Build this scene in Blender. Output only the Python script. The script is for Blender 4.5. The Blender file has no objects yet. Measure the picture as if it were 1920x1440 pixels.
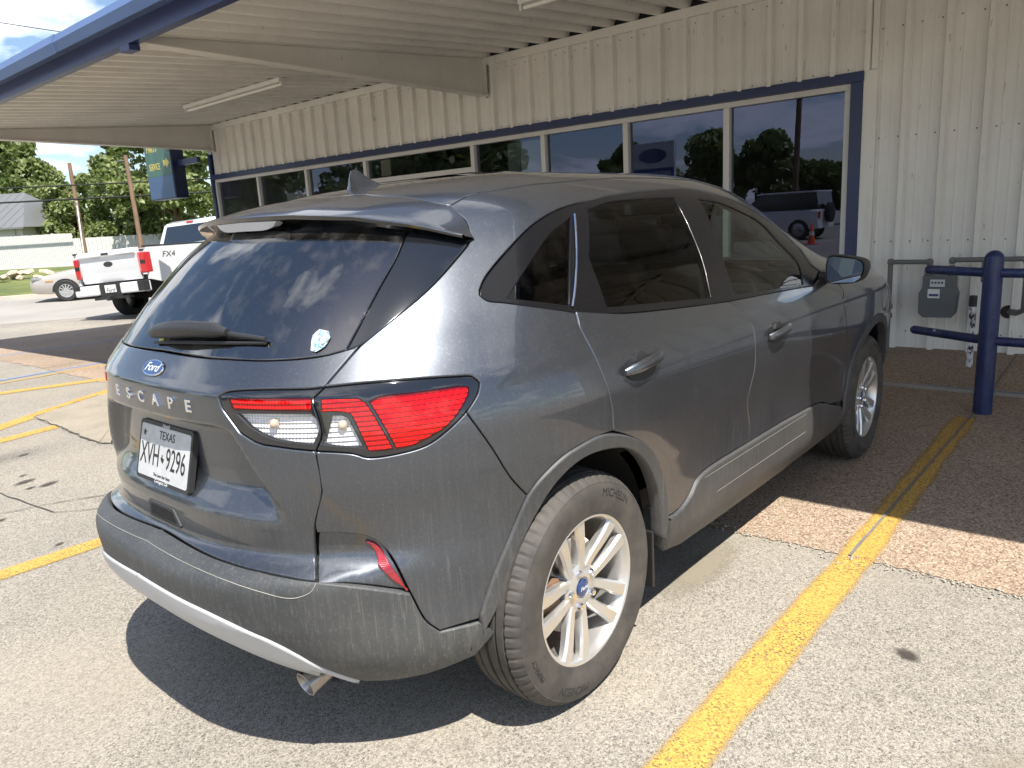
import bpy, bmesh, math, random
import numpy as np
from mathutils import Vector, Matrix
from mathutils.geometry import delaunay_2d_cdt

scene = bpy.context.scene
COL = scene.collection
R = math.radians

# ---------------------------------------------------------------- camera
cam_d = bpy.data.cameras.new('camera')
cam = bpy.data.objects.new('camera', cam_d)
COL.objects.link(cam)
CAM_LOC = np.array([-1.67052, -2.09543, 1.43878])
yaw, pitch, roll = 0.719668, 0.215721, -0.057252
fw = np.array([math.cos(pitch)*math.cos(yaw), math.cos(pitch)*math.sin(yaw), -math.sin(pitch)])
rt = np.array([math.sin(yaw), -math.cos(yaw), 0.0])
up = np.cross(rt, fw)
rt2 = math.cos(roll)*rt + math.sin(roll)*up
up2 = -math.sin(roll)*rt + math.cos(roll)*up
M = Matrix(((rt2[0], up2[0], -fw[0], CAM_LOC[0]), (rt2[1], up2[1], -fw[1], CAM_LOC[1]),
            (rt2[2], up2[2], -fw[2], CAM_LOC[2]), (0, 0, 0, 1)))
cam.matrix_world = M
cam_d.sensor_width = 36.0
cam_d.lens = 36.0 * 1412.79 / 1920.0
cam_d.clip_start = 0.05
cam_d.clip_end = 2000
scene.camera = cam

# ---------------------------------------------------------------- world, sun, exposure
SUN_DIR = Vector((0.21, 0.50, -1.0)).normalized()      # travel direction of the light
elev = math.asin(-SUN_DIR.z)
world = bpy.data.worlds.new('World')
scene.world = world
world.use_nodes = True
wn, wl = world.node_tree.nodes, world.node_tree.links
wn.clear()
w_out = wn.new('ShaderNodeOutputWorld')
w_bg = wn.new('ShaderNodeBackground')
w_bg.inputs['Strength'].default_value = 0.085
sky = wn.new('ShaderNodeTexSky')
sky.sky_type = 'NISHITA'
sky.sun_disc = False
sky.sun_elevation = elev
sky.sun_rotation = R(247)
sky.air_density = 1.0
sky.dust_density = 0.6
sky.ozone_density = 2.2
# fair-weather cumulus: a noise field on a plane overhead
tc = wn.new('ShaderNodeTexCoord')
sep = wn.new('ShaderNodeSeparateXYZ')
wl.new(tc.outputs['Generated'], sep.inputs[0])
mx = wn.new('ShaderNodeMath'); mx.operation = 'MAXIMUM'; mx.inputs[1].default_value = 0.0
wl.new(sep.outputs['Z'], mx.inputs[0])
ad = wn.new('ShaderNodeMath'); ad.operation = 'ADD'; ad.inputs[1].default_value = 0.22
wl.new(mx.outputs[0], ad.inputs[0])
cmb = wn.new('ShaderNodeCombineXYZ')
for i, k in enumerate('XY'):
    dv = wn.new('ShaderNodeMath'); dv.operation = 'DIVIDE'
    wl.new(sep.outputs[k], dv.inputs[0]); wl.new(ad.outputs[0], dv.inputs[1])
    wl.new(dv.outputs[0], cmb.inputs[i])
nz = wn.new('ShaderNodeTexNoise'); nz.noise_dimensions = '3D'
nz.inputs['Scale'].default_value = 1.7; nz.inputs['Detail'].default_value = 5; nz.inputs['Roughness'].default_value = 0.55
nz.inputs['Distortion'].default_value = 0.25
mp = wn.new('ShaderNodeMapping'); mp.inputs['Location'].default_value = (3.1, 1.7, 0.4)
wl.new(cmb.outputs[0], mp.inputs[0]); wl.new(mp.outputs[0], nz.inputs['Vector'])
rp = wn.new('ShaderNodeValToRGB')
rp.color_ramp.elements[0].position = 0.50; rp.color_ramp.elements[0].color = (0, 0, 0, 1)
rp.color_ramp.elements[1].position = 0.62; rp.color_ramp.elements[1].color = (1, 1, 1, 1)
wl.new(nz.outputs['Fac'], rp.inputs[0])
rc = wn.new('ShaderNodeValToRGB')
rc.color_ramp.elements[0].position = 0.52; rc.color_ramp.elements[0].color = (12.0, 12.2, 12.6, 1)
rc.color_ramp.elements[1].position = 0.80; rc.color_ramp.elements[1].color = (5.2, 5.5, 6.1, 1)
wl.new(nz.outputs['Fac'], rc.inputs[0])
wm = wn.new('ShaderNodeMix'); wm.data_type = 'RGBA'
wl.new(rp.outputs['Color'], wm.inputs[0])
wl.new(sky.outputs[0], wm.inputs[6]); wl.new(rc.outputs['Color'], wm.inputs[7])
wl.new(wm.outputs[2], w_bg.inputs['Color'])
wl.new(w_bg.outputs[0], w_out.inputs[0])

sun_d = bpy.data.lights.new('sun', 'SUN')
sun_d.energy = 4.4
sun_d.angle = R(0.53)
sun_d.color = (1.0, 0.95, 0.87)
sun = bpy.data.objects.new('sun', sun_d)
COL.objects.link(sun)
sun.location = (-20, -20, 60)
sun.rotation_euler = SUN_DIR.to_track_quat('-Z', 'Y').to_euler()

vs = scene.view_settings
vs.view_transform = 'Standard'
vs.look = 'None'
vs.exposure = 1.12
vs.gamma = 1.0
vs.use_curve_mapping = False
scene.cycles.max_bounces = 6
scene.cycles.diffuse_bounces = 3
scene.cycles.glossy_bounces = 4
scene.cycles.transparent_max_bounces = 10
scene.cycles.use_denoising = True
scene.cycles.use_adaptive_sampling = True
scene.cycles.adaptive_threshold = 0.02
scene.cycles.sample_clamp_indirect = 6.0

# ---------------------------------------------------------------- helpers
random.seed(7)
rng = np.random.default_rng(7)

def setp(o, label=None, cat=None, group=None, kind=None):
    if label: o['label'] = label
    if cat: o['category'] = cat
    if group: o['group'] = group
    if kind: o['kind'] = kind
    return o

def empty(name, loc=(0, 0, 0), rz=0.0, label=None, cat=None, group=None, kind=None):
    o = bpy.data.objects.new(name, None)
    o.empty_display_size = 0.1
    COL.objects.link(o)
    o.location = loc
    o.rotation_euler = (0, 0, rz)
    return setp(o, label, cat, group, kind)

def mesh_obj(name, verts, faces, mat, parent=None, smooth=False, normals=None, loc=None, rot=None):
    me = bpy.data.meshes.new(name)
    me.from_pydata([tuple(map(float, v)) for v in verts], [], [tuple(map(int, f)) for f in faces])
    if smooth or normals is not None:
        me.polygons.foreach_set('use_smooth', [True]*len(me.polygons))
    me.update()
    if normals is not None:
        me.normals_split_custom_set_from_vertices([tuple(map(float, n)) for n in normals])
    if isinstance(mat, (list, tuple)):
        for m in mat: me.materials.append(m)
    elif mat: me.materials.append(mat)
    o = bpy.data.objects.new(name, me)
    COL.objects.link(o)
    if parent: o.parent = parent
    if loc is not None: o.location = loc
    if rot is not None: o.rotation_euler = rot
    return o

def auto_smooth(o, ang=35):
    me = o.data
    bm = bmesh.new(); bm.from_mesh(me)
    bmesh.ops.remove_doubles(bm, verts=bm.verts, dist=1e-5)
    bmesh.ops.recalc_face_normals(bm, faces=bm.faces)
    for e in bm.edges:
        if len(e.link_faces) == 2 and e.calc_face_angle(0) > R(ang): e.smooth = False
    for f_ in bm.faces: f_.smooth = True
    bm.to_mesh(me); bm.free()
    return o

class MB:
    """collects simple solids into one mesh"""
    def __init__(s): s.v = []; s.f = []
    def add(s, v, f):
        b = len(s.v); s.v += [tuple(p) for p in v]; s.f += [tuple(i+b for i in q) for q in f]; return s
    def box(s, lo, hi, bev=0.0, M=None):
        x0, y0, z0 = lo; x1, y1, z1 = hi
        if bev <= 0:
            v = [(x0,y0,z0),(x1,y0,z0),(x1,y1,z0),(x0,y1,z0),(x0,y0,z1),(x1,y0,z1),(x1,y1,z1),(x0,y1,z1)]
            f = [(0,3,2,1),(4,5,6,7),(0,1,5,4),(1,2,6,5),(2,3,7,6),(3,0,4,7)]
        else:
            bm = bmesh.new()
            bmesh.ops.create_cube(bm, size=1)
            for q in bm.verts:
                q.co = Vector(((q.co.x+.5)*(x1-x0)+x0, (q.co.y+.5)*(y1-y0)+y0, (q.co.z+.5)*(z1-z0)+z0))
            bmesh.ops.bevel(bm, geom=bm.edges[:], offset=bev, segments=2, profile=.6, affect='EDGES')
            bm.verts.index_update()
            v = [tuple(q.co) for q in bm.verts]; f = [tuple(q.index for q in p.verts) for p in bm.faces]
            bm.free()
        if M is not None: v = [tuple(M @ Vector(p)) for p in v]
        return s.add(v, f)
    def tube(s, path, rad, n=10, cap=True):
        path = [np.array(p, float) for p in path]
        rads = rad if hasattr(rad, '__len__') else [rad]*len(path)
        V = []; F = []
        t0 = path[1]-path[0]; t0 /= np.linalg.norm(t0)
        u = np.cross(t0, [0, 0, 1.]);
        if np.linalg.norm(u) < 1e-3: u = np.cross(t0, [0, 1., 0])
        u /= np.linalg.norm(u)
        for i, p in enumerate(path):
            if i == 0: t = path[1]-path[0]
            elif i == len(path)-1: t = path[-1]-path[-2]
            else: t = path[i+1]-path[i-1]
            t = t/np.linalg.norm(t)
            u = u - t*(u@t); u /= np.linalg.norm(u); w = np.cross(t, u)
            for k in range(n):
                a = 2*math.pi*k/n
                V.append(p + rads[i]*(math.cos(a)*u + math.sin(a)*w))
        for i in range(len(path)-1):
            for k in range(n):
                a = i*n+k; b = i*n+(k+1) % n
                F.append((a, b, b+n, a+n))
        if cap:
            F.append(tuple(range(n-1, -1, -1))); F.append(tuple(range((len(path)-1)*n, len(path)*n)))
        return s.add(V, F)
    def lathe(s, prof, n=48, axis='z', c=(0, 0, 0), a0=0, a1=2*math.pi, M=None):
        full = abs(a1-a0-2*math.pi) < 1e-6
        m = n if full else n+1
        V = []; F = []
        for k in range(m):
            a = a0+(a1-a0)*k/n
            for r, h in prof:
                if axis == 'z': p = (r*math.cos(a), r*math.sin(a), h)
                elif axis == 'y': p = (r*math.cos(a), h, r*math.sin(a))
                else: p = (h, r*math.cos(a), r*math.sin(a))
                V.append((p[0]+c[0], p[1]+c[1], p[2]+c[2]))
        L = len(prof)
        for k in range(n):
            k2 = (k+1) % m
            for j in range(L-1):
                F.append((k*L+j, k*L+j+1, k2*L+j+1, k2*L+j))
        if M is not None: V = [tuple(M @ Vector(p)) for p in V]
        return s.add(V, F)
    def prism(s, poly, d0, d1, axis='y', M=None):
        """polygon in the two other axes, extruded along axis"""
        n = len(poly); V = []
        for d in (d0, d1):
            for a, b in poly:
                V.append({'x': (d, a, b), 'y': (a, d, b), 'z': (a, b, d)}[axis])
        F = [tuple(range(n)), tuple(range(2*n-1, n-1, -1))] + [(i, (i+1) % n, (i+1) % n+n, i+n) for i in range(n)]
        if M is not None: V = [tuple(M @ Vector(p)) for p in V]
        return s.add(V, F)
    def obj(s, name, mat, parent=None, smooth=None, **k):
        o = mesh_obj(name, s.v, s.f, mat, parent, **k)
        if smooth: auto_smooth(o, smooth)
        else:
            bm = bmesh.new(); bm.from_mesh(o.data); bmesh.ops.recalc_face_normals(bm, faces=bm.faces); bm.to_mesh(o.data); bm.free()
        return o

def text_mesh(body, size=1.0, extrude=0.0, align='CENTER', shear=0.0, bevel=0.0):
    """returns (verts, faces) of a flat text in the XY plane, centred"""
    cu = bpy.data.curves.new('t', 'FONT')
    cu.body = body; cu.size = size; cu.extrude = extrude; cu.align_x = align; cu.align_y = 'CENTER'
    cu.shear = shear; cu.bevel_depth = bevel; cu.resolution_u = 3
    ob = bpy.data.objects.new('t', cu)
    COL.objects.link(ob)
    dg = bpy.context.evaluated_depsgraph_get()
    me = ob.evaluated_get(dg).to_mesh()
    V = np.array([v.co[:] for v in me.vertices]) if len(me.vertices) else np.zeros((0, 3))
    F = [tuple(p.vertices) for p in me.polygons]
    ob.evaluated_get(dg).to_mesh_clear()
    bpy.data.objects.remove(ob); bpy.data.curves.remove(cu)
    return V, F

def flat_text(name, body, mat, parent, origin, xdir, ydir, size, extrude=0.001, sx=1.0, shear=0.0, bevel=0.0, label=None):
    V, F = text_mesh(body, size, extrude, shear=shear, bevel=bevel)
    xd = np.array(xdir, float); xd /= np.linalg.norm(xd); yd = np.array(ydir, float); yd /= np.linalg.norm(yd)
    nd = np.cross(xd, yd)
    P = np.array(origin)+V[:, :1]*sx*xd+V[:, 1:2]*yd+V[:, 2:3]*nd
    return mesh_obj(name, P, F, mat, parent)

# ---------------------------------------------------------------- materials
def newmat(name):
    m = bpy.data.materials.new(name); m.use_nodes = True
    nt = m.node_tree
    b = nt.nodes['Principled BSDF']
    return m, nt, nt.nodes, nt.links, b

def simple(name, col, rough=.5, metal=0.0, coat=0.0, spec=None, coatr=.05):
    m, nt, n, l, b = newmat(name)
    b.inputs['Base Color'].default_value = (*col, 1)
    b.inputs['Roughness'].default_value = rough
    b.inputs['Metallic'].default_value = metal
    b.inputs['Coat Weight'].default_value = coat
    b.inputs['Coat Roughness'].default_value = coatr
    if spec is not None: b.inputs['Specular IOR Level'].default_value = spec
    return m

def tex_coord(n, l, scale=(1, 1, 1), loc=(0, 0, 0), rot=(0, 0, 0)):
    tc = n.new('ShaderNodeTexCoord'); mp = n.new('ShaderNodeMapping')
    mp.inputs['Scale'].default_value = scale; mp.inputs['Location'].default_value = loc; mp.inputs['Rotation'].default_value = rot
    l.new(tc.outputs['Object'], mp.inputs[0])
    return mp.outputs[0]

def noise(n, l, vec, scale, detail=4, rough=.5, dist=0):
    t = n.new('ShaderNodeTexNoise'); t.inputs['Scale'].default_value = scale; t.inputs['Detail'].default_value = detail
    t.inputs['Roughness'].default_value = rough; t.inputs['Distortion'].default_value = dist
    l.new(vec, t.inputs['Vector']); return t.outputs['Fac']

def ramp(n, l, fac, stops):
    r = n.new('ShaderNodeValToRGB'); e = r.color_ramp.elements
    while len(e) < len(stops): e.new(.5)
    for el, (p, c) in zip(e, stops):
        el.position = p; el.color = (c, c, c, 1) if not hasattr(c, '__len__') else (*c, 1)
    l.new(fac, r.inputs[0]); return r.outputs['Color']

def mixc(n, l, fac, a, b, blend='MIX'):
    m = n.new('ShaderNodeMix'); m.data_type = 'RGBA'; m.blend_type = blend
    for s, x in ((m.inputs[0], fac), (m.inputs[6], a), (m.inputs[7], b)):
        if hasattr(x, 'is_output'): l.new(x, s)
        elif hasattr(x, '__len__'): s.default_value = (*x, 1) if len(x) == 3 else x
        else: s.default_value = x
    return m.outputs[2]

def math_(n, l, op, a, b=None, clamp=False):
    m = n.new('ShaderNodeMath'); m.operation = op; m.use_clamp = clamp
    for s, x in zip(m.inputs, (a, b)):
        if x is None: continue
        if hasattr(x, 'is_output'): l.new(x, s)
        else: s.default_value = x
    return m.outputs[0]

def bump(n, l, b, h, strength=.3, dist=.01):
    bp = n.new('ShaderNodeBump'); bp.inputs['Strength'].default_value = strength; bp.inputs['Distance'].default_value = dist
    l.new(h, bp.inputs['Height']); l.new(bp.outputs[0], b.inputs['Normal']); return bp

def dirt_mask(n, l, lo=.1, hi=1.1, streak=.5, amount=1.0):
    """dust: fine speckle, run-down streaks and more road film low on the body"""
    v = tex_coord(n, l, (60, 60, 2.0)); s1 = ramp(n, l, noise(n, l, v, 1.0, 2, .6), [(.50, 0), (.78, 1)])
    v2 = tex_coord(n, l); s2 = ramp(n, l, noise(n, l, v2, 3.0, 3, .6), [(.40, 0), (.75, 1)])
    s3 = ramp(n, l, noise(n, l, v2, 160, 0, .5), [(.66, 0), (.72, 1)])
    tc = n.new('ShaderNodeTexCoord'); sp = n.new('ShaderNodeSeparateXYZ'); l.new(tc.outputs['Object'], sp.inputs[0])
    mr = n.new('ShaderNodeMapRange'); mr.inputs[1].default_value = lo; mr.inputs[2].default_value = hi
    mr.inputs[3].default_value = 1.0; mr.inputs[4].default_value = 0.12
    l.new(sp.outputs['Z'], mr.inputs[0])
    s4 = ramp(n, l, noise(n, l, tex_coord(n, l, (190, 190, 4.5)), 1.0, 1, .5), [(.60, 0), (.74, 1)])
    a = math_(n, l, 'ADD', math_(n, l, 'MULTIPLY', s1, streak), math_(n, l, 'MULTIPLY', s4, .55)); a = math_(n, l, 'ADD', a, math_(n, l, 'MULTIPLY', s2, .35))
    a = math_(n, l, 'ADD', a, .18)
    a = math_(n, l, 'MULTIPLY', a, mr.outputs[0]); a = math_(n, l, 'ADD', a, math_(n, l, 'MULTIPLY', s3, .22))
    return math_(n, l, 'MULTIPLY', a, amount, True)

def make_paint():
    m, nt, n, l, b = newmat('car_paint')
    v = tex_coord(n, l)
    fl = n.new('ShaderNodeTexVoronoi'); fl.inputs['Scale'].default_value = 900; l.new(v, fl.inputs['Vector'])
    fc = ramp(n, l, fl.outputs['Distance'], [(.0, (.118, .129, .148)), (1, (.057, .063, .075))])
    d = dirt_mask(n, l, .30, 1.05, .40, .27)
    l.new(mixc(n, l, d, fc, (.27, .262, .248)), b.inputs['Base Color'])
    l.new(math_(n, l, 'SUBTRACT', .86, d), b.inputs['Metallic'])
    l.new(math_(n, l, 'ADD', .34, math_(n, l, 'MULTIPLY', d, .4)), b.inputs['Roughness'])
    l.new(math_(n, l, 'SUBTRACT', 1.0, math_(n, l, 'MULTIPLY', d, 1.0), True), b.inputs['Coat Weight'])
    l.new(math_(n, l, 'ADD', .03, math_(n, l, 'MULTIPLY', d, .35)), b.inputs['Coat Roughness'])
    return m

def make_plastic(name, col, dustcol=(.30, .28, .245), amount=.55, rough=.55, fine=True):
    m, nt, n, l, b = newmat(name)
    d = dirt_mask(n, l, .2, 1.0, .42, amount)
    l.new(mixc(n, l, d, col, dustcol), b.inputs['Base Color'])
    b.inputs['Roughness'].default_value = rough
    if fine: bump(n, l, b, noise(n, l, tex_coord(n, l), 700, 2), .12, .001)
    return m

def make_glass(name, tint, gloss=1.0, rough=0.0, ior=1.5, dust=0.0):
    m, nt, n, l, b = newmat(name)
    n.remove(b)
    out = n['Material Output']
    tr = n.new('ShaderNodeBsdfTransparent'); tr.inputs[0].default_value = (*tint, 1)
    gl = n.new('ShaderNodeBsdfGlossy'); gl.inputs['Roughness'].default_value = rough; gl.inputs[0].default_value = (gloss, gloss, gloss, 1) if not hasattr(gloss, '__len__') else (*gloss, 1)
    fr = n.new('ShaderNodeFresnel'); fr.inputs[0].default_value = ior
    mx = n.new('ShaderNodeMixShader'); ge = n.new('ShaderNodeNewGeometry'); l.new(math_(n, l, 'MULTIPLY', fr.outputs[0], math_(n, l, 'SUBTRACT', 1.0, ge.outputs['Backfacing'])), mx.inputs[0]); l.new(tr.outputs[0], mx.inputs[1]); l.new(gl.outputs[0], mx.inputs[2])
    last = mx.outputs[0]
    if dust > 0:
        df = n.new('ShaderNodeBsdfDiffuse'); df.inputs[0].default_value = (.45, .42, .37, 1)
        v = tex_coord(n, l); s = ramp(n, l, noise(n, l, v, 260, 2), [(.66, 0), (.74, 1)])
        s2 = ramp(n, l, noise(n, l, tex_coord(n, l, (16, 16, 3)), 1, 5), [(.5, 0), (.8, 1)])
        k = math_(n, l, 'MULTIPLY', math_(n, l, 'ADD', math_(n, l, 'MULTIPLY', s, .35), math_(n, l, 'MULTIPLY', s2, .25)), dust)
        k = math_(n, l, 'ADD', k, .02*dust)
        m2 = n.new('ShaderNodeMixShader'); l.new(k, m2.inputs[0]); l.new(last, m2.inputs[1]); l.new(df.outputs[0], m2.inputs[2])
        last = m2.outputs[0]
    l.new(last, out.inputs[0])
    return m

def make_lens(name, col, stripe=220, rough=.12, trans=0.0):
    m, nt, n, l, b = newmat(name)
    v = tex_coord(n, l)
    k = noise(n, l, tex_coord(n, l, (18, 18, 40)), 1, 3)
    l.new(mixc(n, l, ramp(n, l, k, [(.35, 0), (.65, 1)]), tuple(c*.62 for c in col), col), b.inputs['Base Color'])
    b.inputs['Roughness'].default_value = rough
    b.inputs['Coat Weight'].default_value = 1.0; b.inputs['Coat Roughness'].default_value = .02
    w = n.new('ShaderNodeTexWave'); w.bands_direction = 'Z'; w.inputs['Scale'].default_value = stripe/6.28; l.new(v, w.inputs[0])
    bp = bump(n, l, b, w.outputs['Fac'], .25, .001)
    return m

M_ = {}
M_['paint'] = make_paint()
M_['plastic'] = make_plastic('bumper_plastic', (.030, .034, .038), (.23, .218, .195), .46)
M_['cladding'] = make_plastic('cladding_plastic', (.036, .038, .041), (.23, .21, .18), .40)
M_['silver'] = make_plastic('valance_silver', (.42, .43, .44), (.34, .32, .28), .25, .38, False)
M_['gloss_black'] = simple('gloss_black', (.008, .009, .011), .09, 0, 1.0, None, .03)
M_['trim'] = simple('window_trim', (.007, .007, .008), .22, 0, .05, .22)
M_['satin_black'] = simple('satin_black', (.02, .02, .021), .45)
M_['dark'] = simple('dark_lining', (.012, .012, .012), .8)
M_['seat'] = simple('seat_fabric', (.05, .048, .046), .9)
M_['rear_glass'] = make_glass('privacy_glass', (.04, .044, .05), 1.0, 0.0, 2.35, .30)
M_['side_glass_dark'] = make_glass('privacy_side_glass', (.13, .13, .13), .8, 0.0, 1.40, .035)
M_['side_glass'] = make_glass('front_side_glass', (.66, .76, .71), .9, 0.0, 1.45, .05)
M_['windshield'] = make_glass('windshield_glass', (.55, .65, .6), 1.0, 0.0, 1.5, .2)
M_['red_lens'] = make_glass('red_lens', (.93, .02, .03), 1.0, 0.0, 1.5)
M_['red_bar'] = make_glass('red_bar_lens', (.80, .07, .08), 1.0, 0.0, 1.5)
M_['clear_cover'] = make_glass('clear_lens_cover', (.94, .94, .95), 1.0, 0.0, 1.5)
M_['clear_lens'] = make_lens('clear_lens', (.40, .40, .42), 300); M_['clear_lens'].node_tree.nodes['Principled BSDF'].inputs['Metallic'].default_value = .55
M_['reflector'] = make_lens('red_reflector', (.30, .012, .02), 500, .2)
M_['chrome'] = simple('chrome', (.82, .82, .83), .10, 1.0)
M_['alloy'] = simple('alloy_silver', (.62, .61, .59), .30, .75, .5)
M_['steel'] = simple('brake_steel', (.35, .33, .31), .35, 1.0)
M_['rust'] = simple('rusty_hub', (.16, .09, .05), .8)
M_['badge_blue'] = simple('badge_blue', (.02, .05, .16), .2, .2, 1.0)
M_['badge_white'] = simple('badge_white', (.75, .77, .8), .3, .3)
M_['exhaust'] = simple('exhaust_steel', (.35, .33, .31), .3, 1.0)

def make_rubber():
    m, nt, n, l, b = newmat('tyre_rubber')
    v = tex_coord(n, l)
    k = ramp(n, l, noise(n, l, v, 9, 3, .65), [(.3, 0), (.75, 1)])
    l.new(mixc(n, l, k, (.032, .030, .028), (.085, .076, .065)), b.inputs['Base Color'])
    b.inputs['Roughness'].default_value = .75
    bump(n, l, b, noise(n, l, v, 90, 3), .15, .002)
    return m
M_['rubber'] = make_rubber()
M_['rubber_dark'] = simple('tyre_groove', (.012, .012, .012), .9)
M_['rubber_letter'] = simple('tyre_letter', (.018, .018, .018), .6)

def make_bowl():
    m, nt, n, l, b = newmat('lamp_reflector')
    b.inputs['Base Color'].default_value = (.86, .86, .86, 1); b.inputs['Metallic'].default_value = .1; b.inputs['Roughness'].default_value = .30
    v = tex_coord(n, l)
    w = n.new('ShaderNodeTexWave'); w.bands_direction = 'Z'; w.inputs['Scale'].default_value = 26; l.new(v, w.inputs[0])
    w2 = n.new('ShaderNodeTexWave'); w2.bands_direction = 'Y'; w2.inputs['Scale'].default_value = 40; l.new(v, w2.inputs[0])
    h = math_(n, l, 'ADD', w.outputs['Fac'], math_(n, l, 'MULTIPLY', w2.outputs['Fac'], .6))
    bump(n, l, b, h, .9, .004); return m
M_['bowl'] = make_bowl()
M_['bulb'] = simple('bulb_glass', (.55, .45, .35), .08, .2, 1.0)

# ================================================================ ground
DN = np.array([math.cos(R(55)), math.sin(R(55))])      # the lot falls away towards the street
def zg(x, y):
    d = (np.asarray(x)-CAM_LOC[0])*DN[0]+(np.asarray(y)-CAM_LOC[1])*DN[1]
    z = -.027*np.clip(d-10, 0, 8.2)
    z = z+np.where(d > 27.6, .12+.026*np.clip(d-27.6, 0, 17.5), 0)
    return z

def speckle(n, l, v, cols, scale):
    vo = n.new('ShaderNodeTexVoronoi'); vo.inputs['Scale'].default_value = scale; l.new(v, vo.inputs['Vector'])
    sp = n.new('ShaderNodeSeparateColor'); l.new(vo.outputs['Color'], sp.inputs[0])
    return ramp(n, l, sp.outputs[0], [(i/(len(cols)-1), c) for i, c in enumerate(cols)]), vo

def make_asphalt(name='worn_asphalt', tone=1.0):
    m, nt, n, l, b = newmat(name)
    v = tex_coord(n, l)
    cols = [(.036, .034, .033), (.142, .134, .122), (.24, .226, .202), (.325, .307, .274), (.415, .39, .35), (.228, .196, .156)]
    c1, vo = speckle(n, l, v, cols, 290)
    c2, vo2 = speckle(n, l, v, cols, 145)
    c = mixc(n, l, .45, c1, c2)
    c = mixc(n, l, .06, c, (.36, .33, .28))
    big = ramp(n, l, noise(n, l, v, .55, 3, .55), [(.28, (.78, .77, .75)), (.72, (1.14, 1.10, 1.03))])
    c = mixc(n, l, 1.0, c, big, 'MULTIPLY')
    tan = ramp(n, l, noise(n, l, v, .9, 2), [(.5, 0), (.72, .55)])
    c = mixc(n, l, tan, c, (.29, .255, .197))
    # fine cracks
    vc = n.new('ShaderNodeTexVoronoi'); vc.feature = 'DISTANCE_TO_EDGE'; vc.inputs['Scale'].default_value = 1.5
    wv = n.new('ShaderNodeMix'); wv.data_type = 'VECTOR'; wv.inputs[0].default_value = .12
    nn_ = n.new('ShaderNodeTexNoise'); nn_.inputs['Scale'].default_value = 2.2; nn_.inputs['Detail'].default_value = 4; l.new(v, nn_.inputs['Vector'])
    l.new(v, wv.inputs[4]); l.new(nn_.outputs['Color'], wv.inputs[5]); l.new(wv.outputs[1], vc.inputs['Vector'])
    ck = ramp(n, l, vc.outputs['Distance'], [(0, 1), (.006, 0)])
    on = ramp(n, l, noise(n, l, v, .35, 3), [(.54, 0), (.64, 1)])
    ck = math_(n, l, 'MULTIPLY', ck, on)
    c = mixc(n, l, math_(n, l, 'MULTIPLY', ck, .16), c, (.09, .085, .08))
    if tone != 1: c = mixc(n, l, 1.0, c, (tone, tone, tone), 'MULTIPLY')
    l.new(c, b.inputs['Base Color']); b.inputs['Roughness'].default_value = .9
    h = math_(n, l, 'SUBTRACT', vo.outputs['Distance'], math_(n, l, 'MULTIPLY', ck, .5))
    bump(n, l, b, h, .55, .004)
    return m
M_['asphalt'] = make_asphalt()

def make_aggregate():
    m, nt, n, l, b = newmat('exposed_aggregate')
    v = tex_coord(n, l)
    cols = [(.072, .050, .037), (.19, .130, .087), (.30, .212, .146), (.385, .30, .224), (.46, .40, .325), (.23, .152, .10)]
    c1, vo = speckle(n, l, v, cols, 150); c2, _ = speckle(n, l, v, cols, 85)
    c = mixc(n, l, .35, c1, c2)
    big = ramp(n, l, noise(n, l, v, .8, 5), [(.3, (.82, .8, .78)), (.75, (1.1, 1.08, 1.05))])
    c = mixc(n, l, 1.0, c, big, 'MULTIPLY')
    l.new(c, b.inputs['Base Color']); b.inputs['Roughness'].default_value = .85
    bump(n, l, b, vo.outputs['Distance'], .7, .005)
    return m
M_['aggregate'] = make_aggregate()

def make_concrete(name, col, sc=.6):
    m, nt, n, l, b = newmat(name)
    v = tex_coord(n, l)
    k = ramp(n, l, noise(n, l, v, sc, 7, .6), [(.25, tuple(x*.72 for x in col)), (.75, tuple(min(1, x*1.12) for x in col))])
    k2 = ramp(n, l, noise(n, l, v, 60, 3), [(.3, .86), (.7, 1.08)])
    l.new(mixc(n, l, 1.0, k, k2, 'MULTIPLY'), b.inputs['Base Color']); b.inputs['Roughness'].default_value = .88
    bump(n, l, b, noise(n, l, v, 90, 3), .2, .003)
    return m
M_['street'] = make_concrete('street_concrete', (.29, .275, .248), .25)
M_['patch'] = make_concrete('tan_patch', (.29, .255, .197), 2.5)
M_['kerb'] = make_concrete('kerb_concrete', (.45, .38, .32), 1.0)

def make_grass():
    m, nt, n, l, b = newmat('grass_ground')
    v = tex_coord(n, l)
    k = ramp(n, l, noise(n, l, v, .5, 8, .65), [(.3, (.05, .075, .018)), (.55, (.12, .14, .035)), (.75, (.24, .20, .08))])
    l.new(k, b.inputs['Base Color']); b.inputs['Roughness'].default_value = .95
    bump(n, l, b, noise(n, l, v, 12, 4), .8, .05)
    return m
M_['grass'] = make_grass()

def sheet(name, d0, d1, t0, t1, nd, nt_, mat, dz=0.0):
    D, T = np.meshgrid(np.linspace(d0, d1, nd), np.linspace(t0, t1, nt_), indexing='ij')
    X = CAM_LOC[0]+D*DN[0]-T*DN[1]; Y = CAM_LOC[1]+D*DN[1]+T*DN[0]
    Z = zg(X, Y)+dz
    V = np.stack([X.ravel(), Y.ravel(), Z.ravel()], 1)
    F = [(i*nt_+j, (i+1)*nt_+j, (i+1)*nt_+j+1, i*nt_+j+1) for i in range(nd-1) for j in range(nt_-1)]
    return setp(mesh_obj(name, V, F, mat), kind='structure')
sheet('parking_lot', -140, 19.0, -160, 160, 160, 40, M_['asphalt'])
sheet('street', 18.95, 27.6, -160, 160, 30, 30, M_['street'], .004)
sheet('grass', 27.7, 400, -400, 400, 120, 40, M_['grass'])
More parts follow.
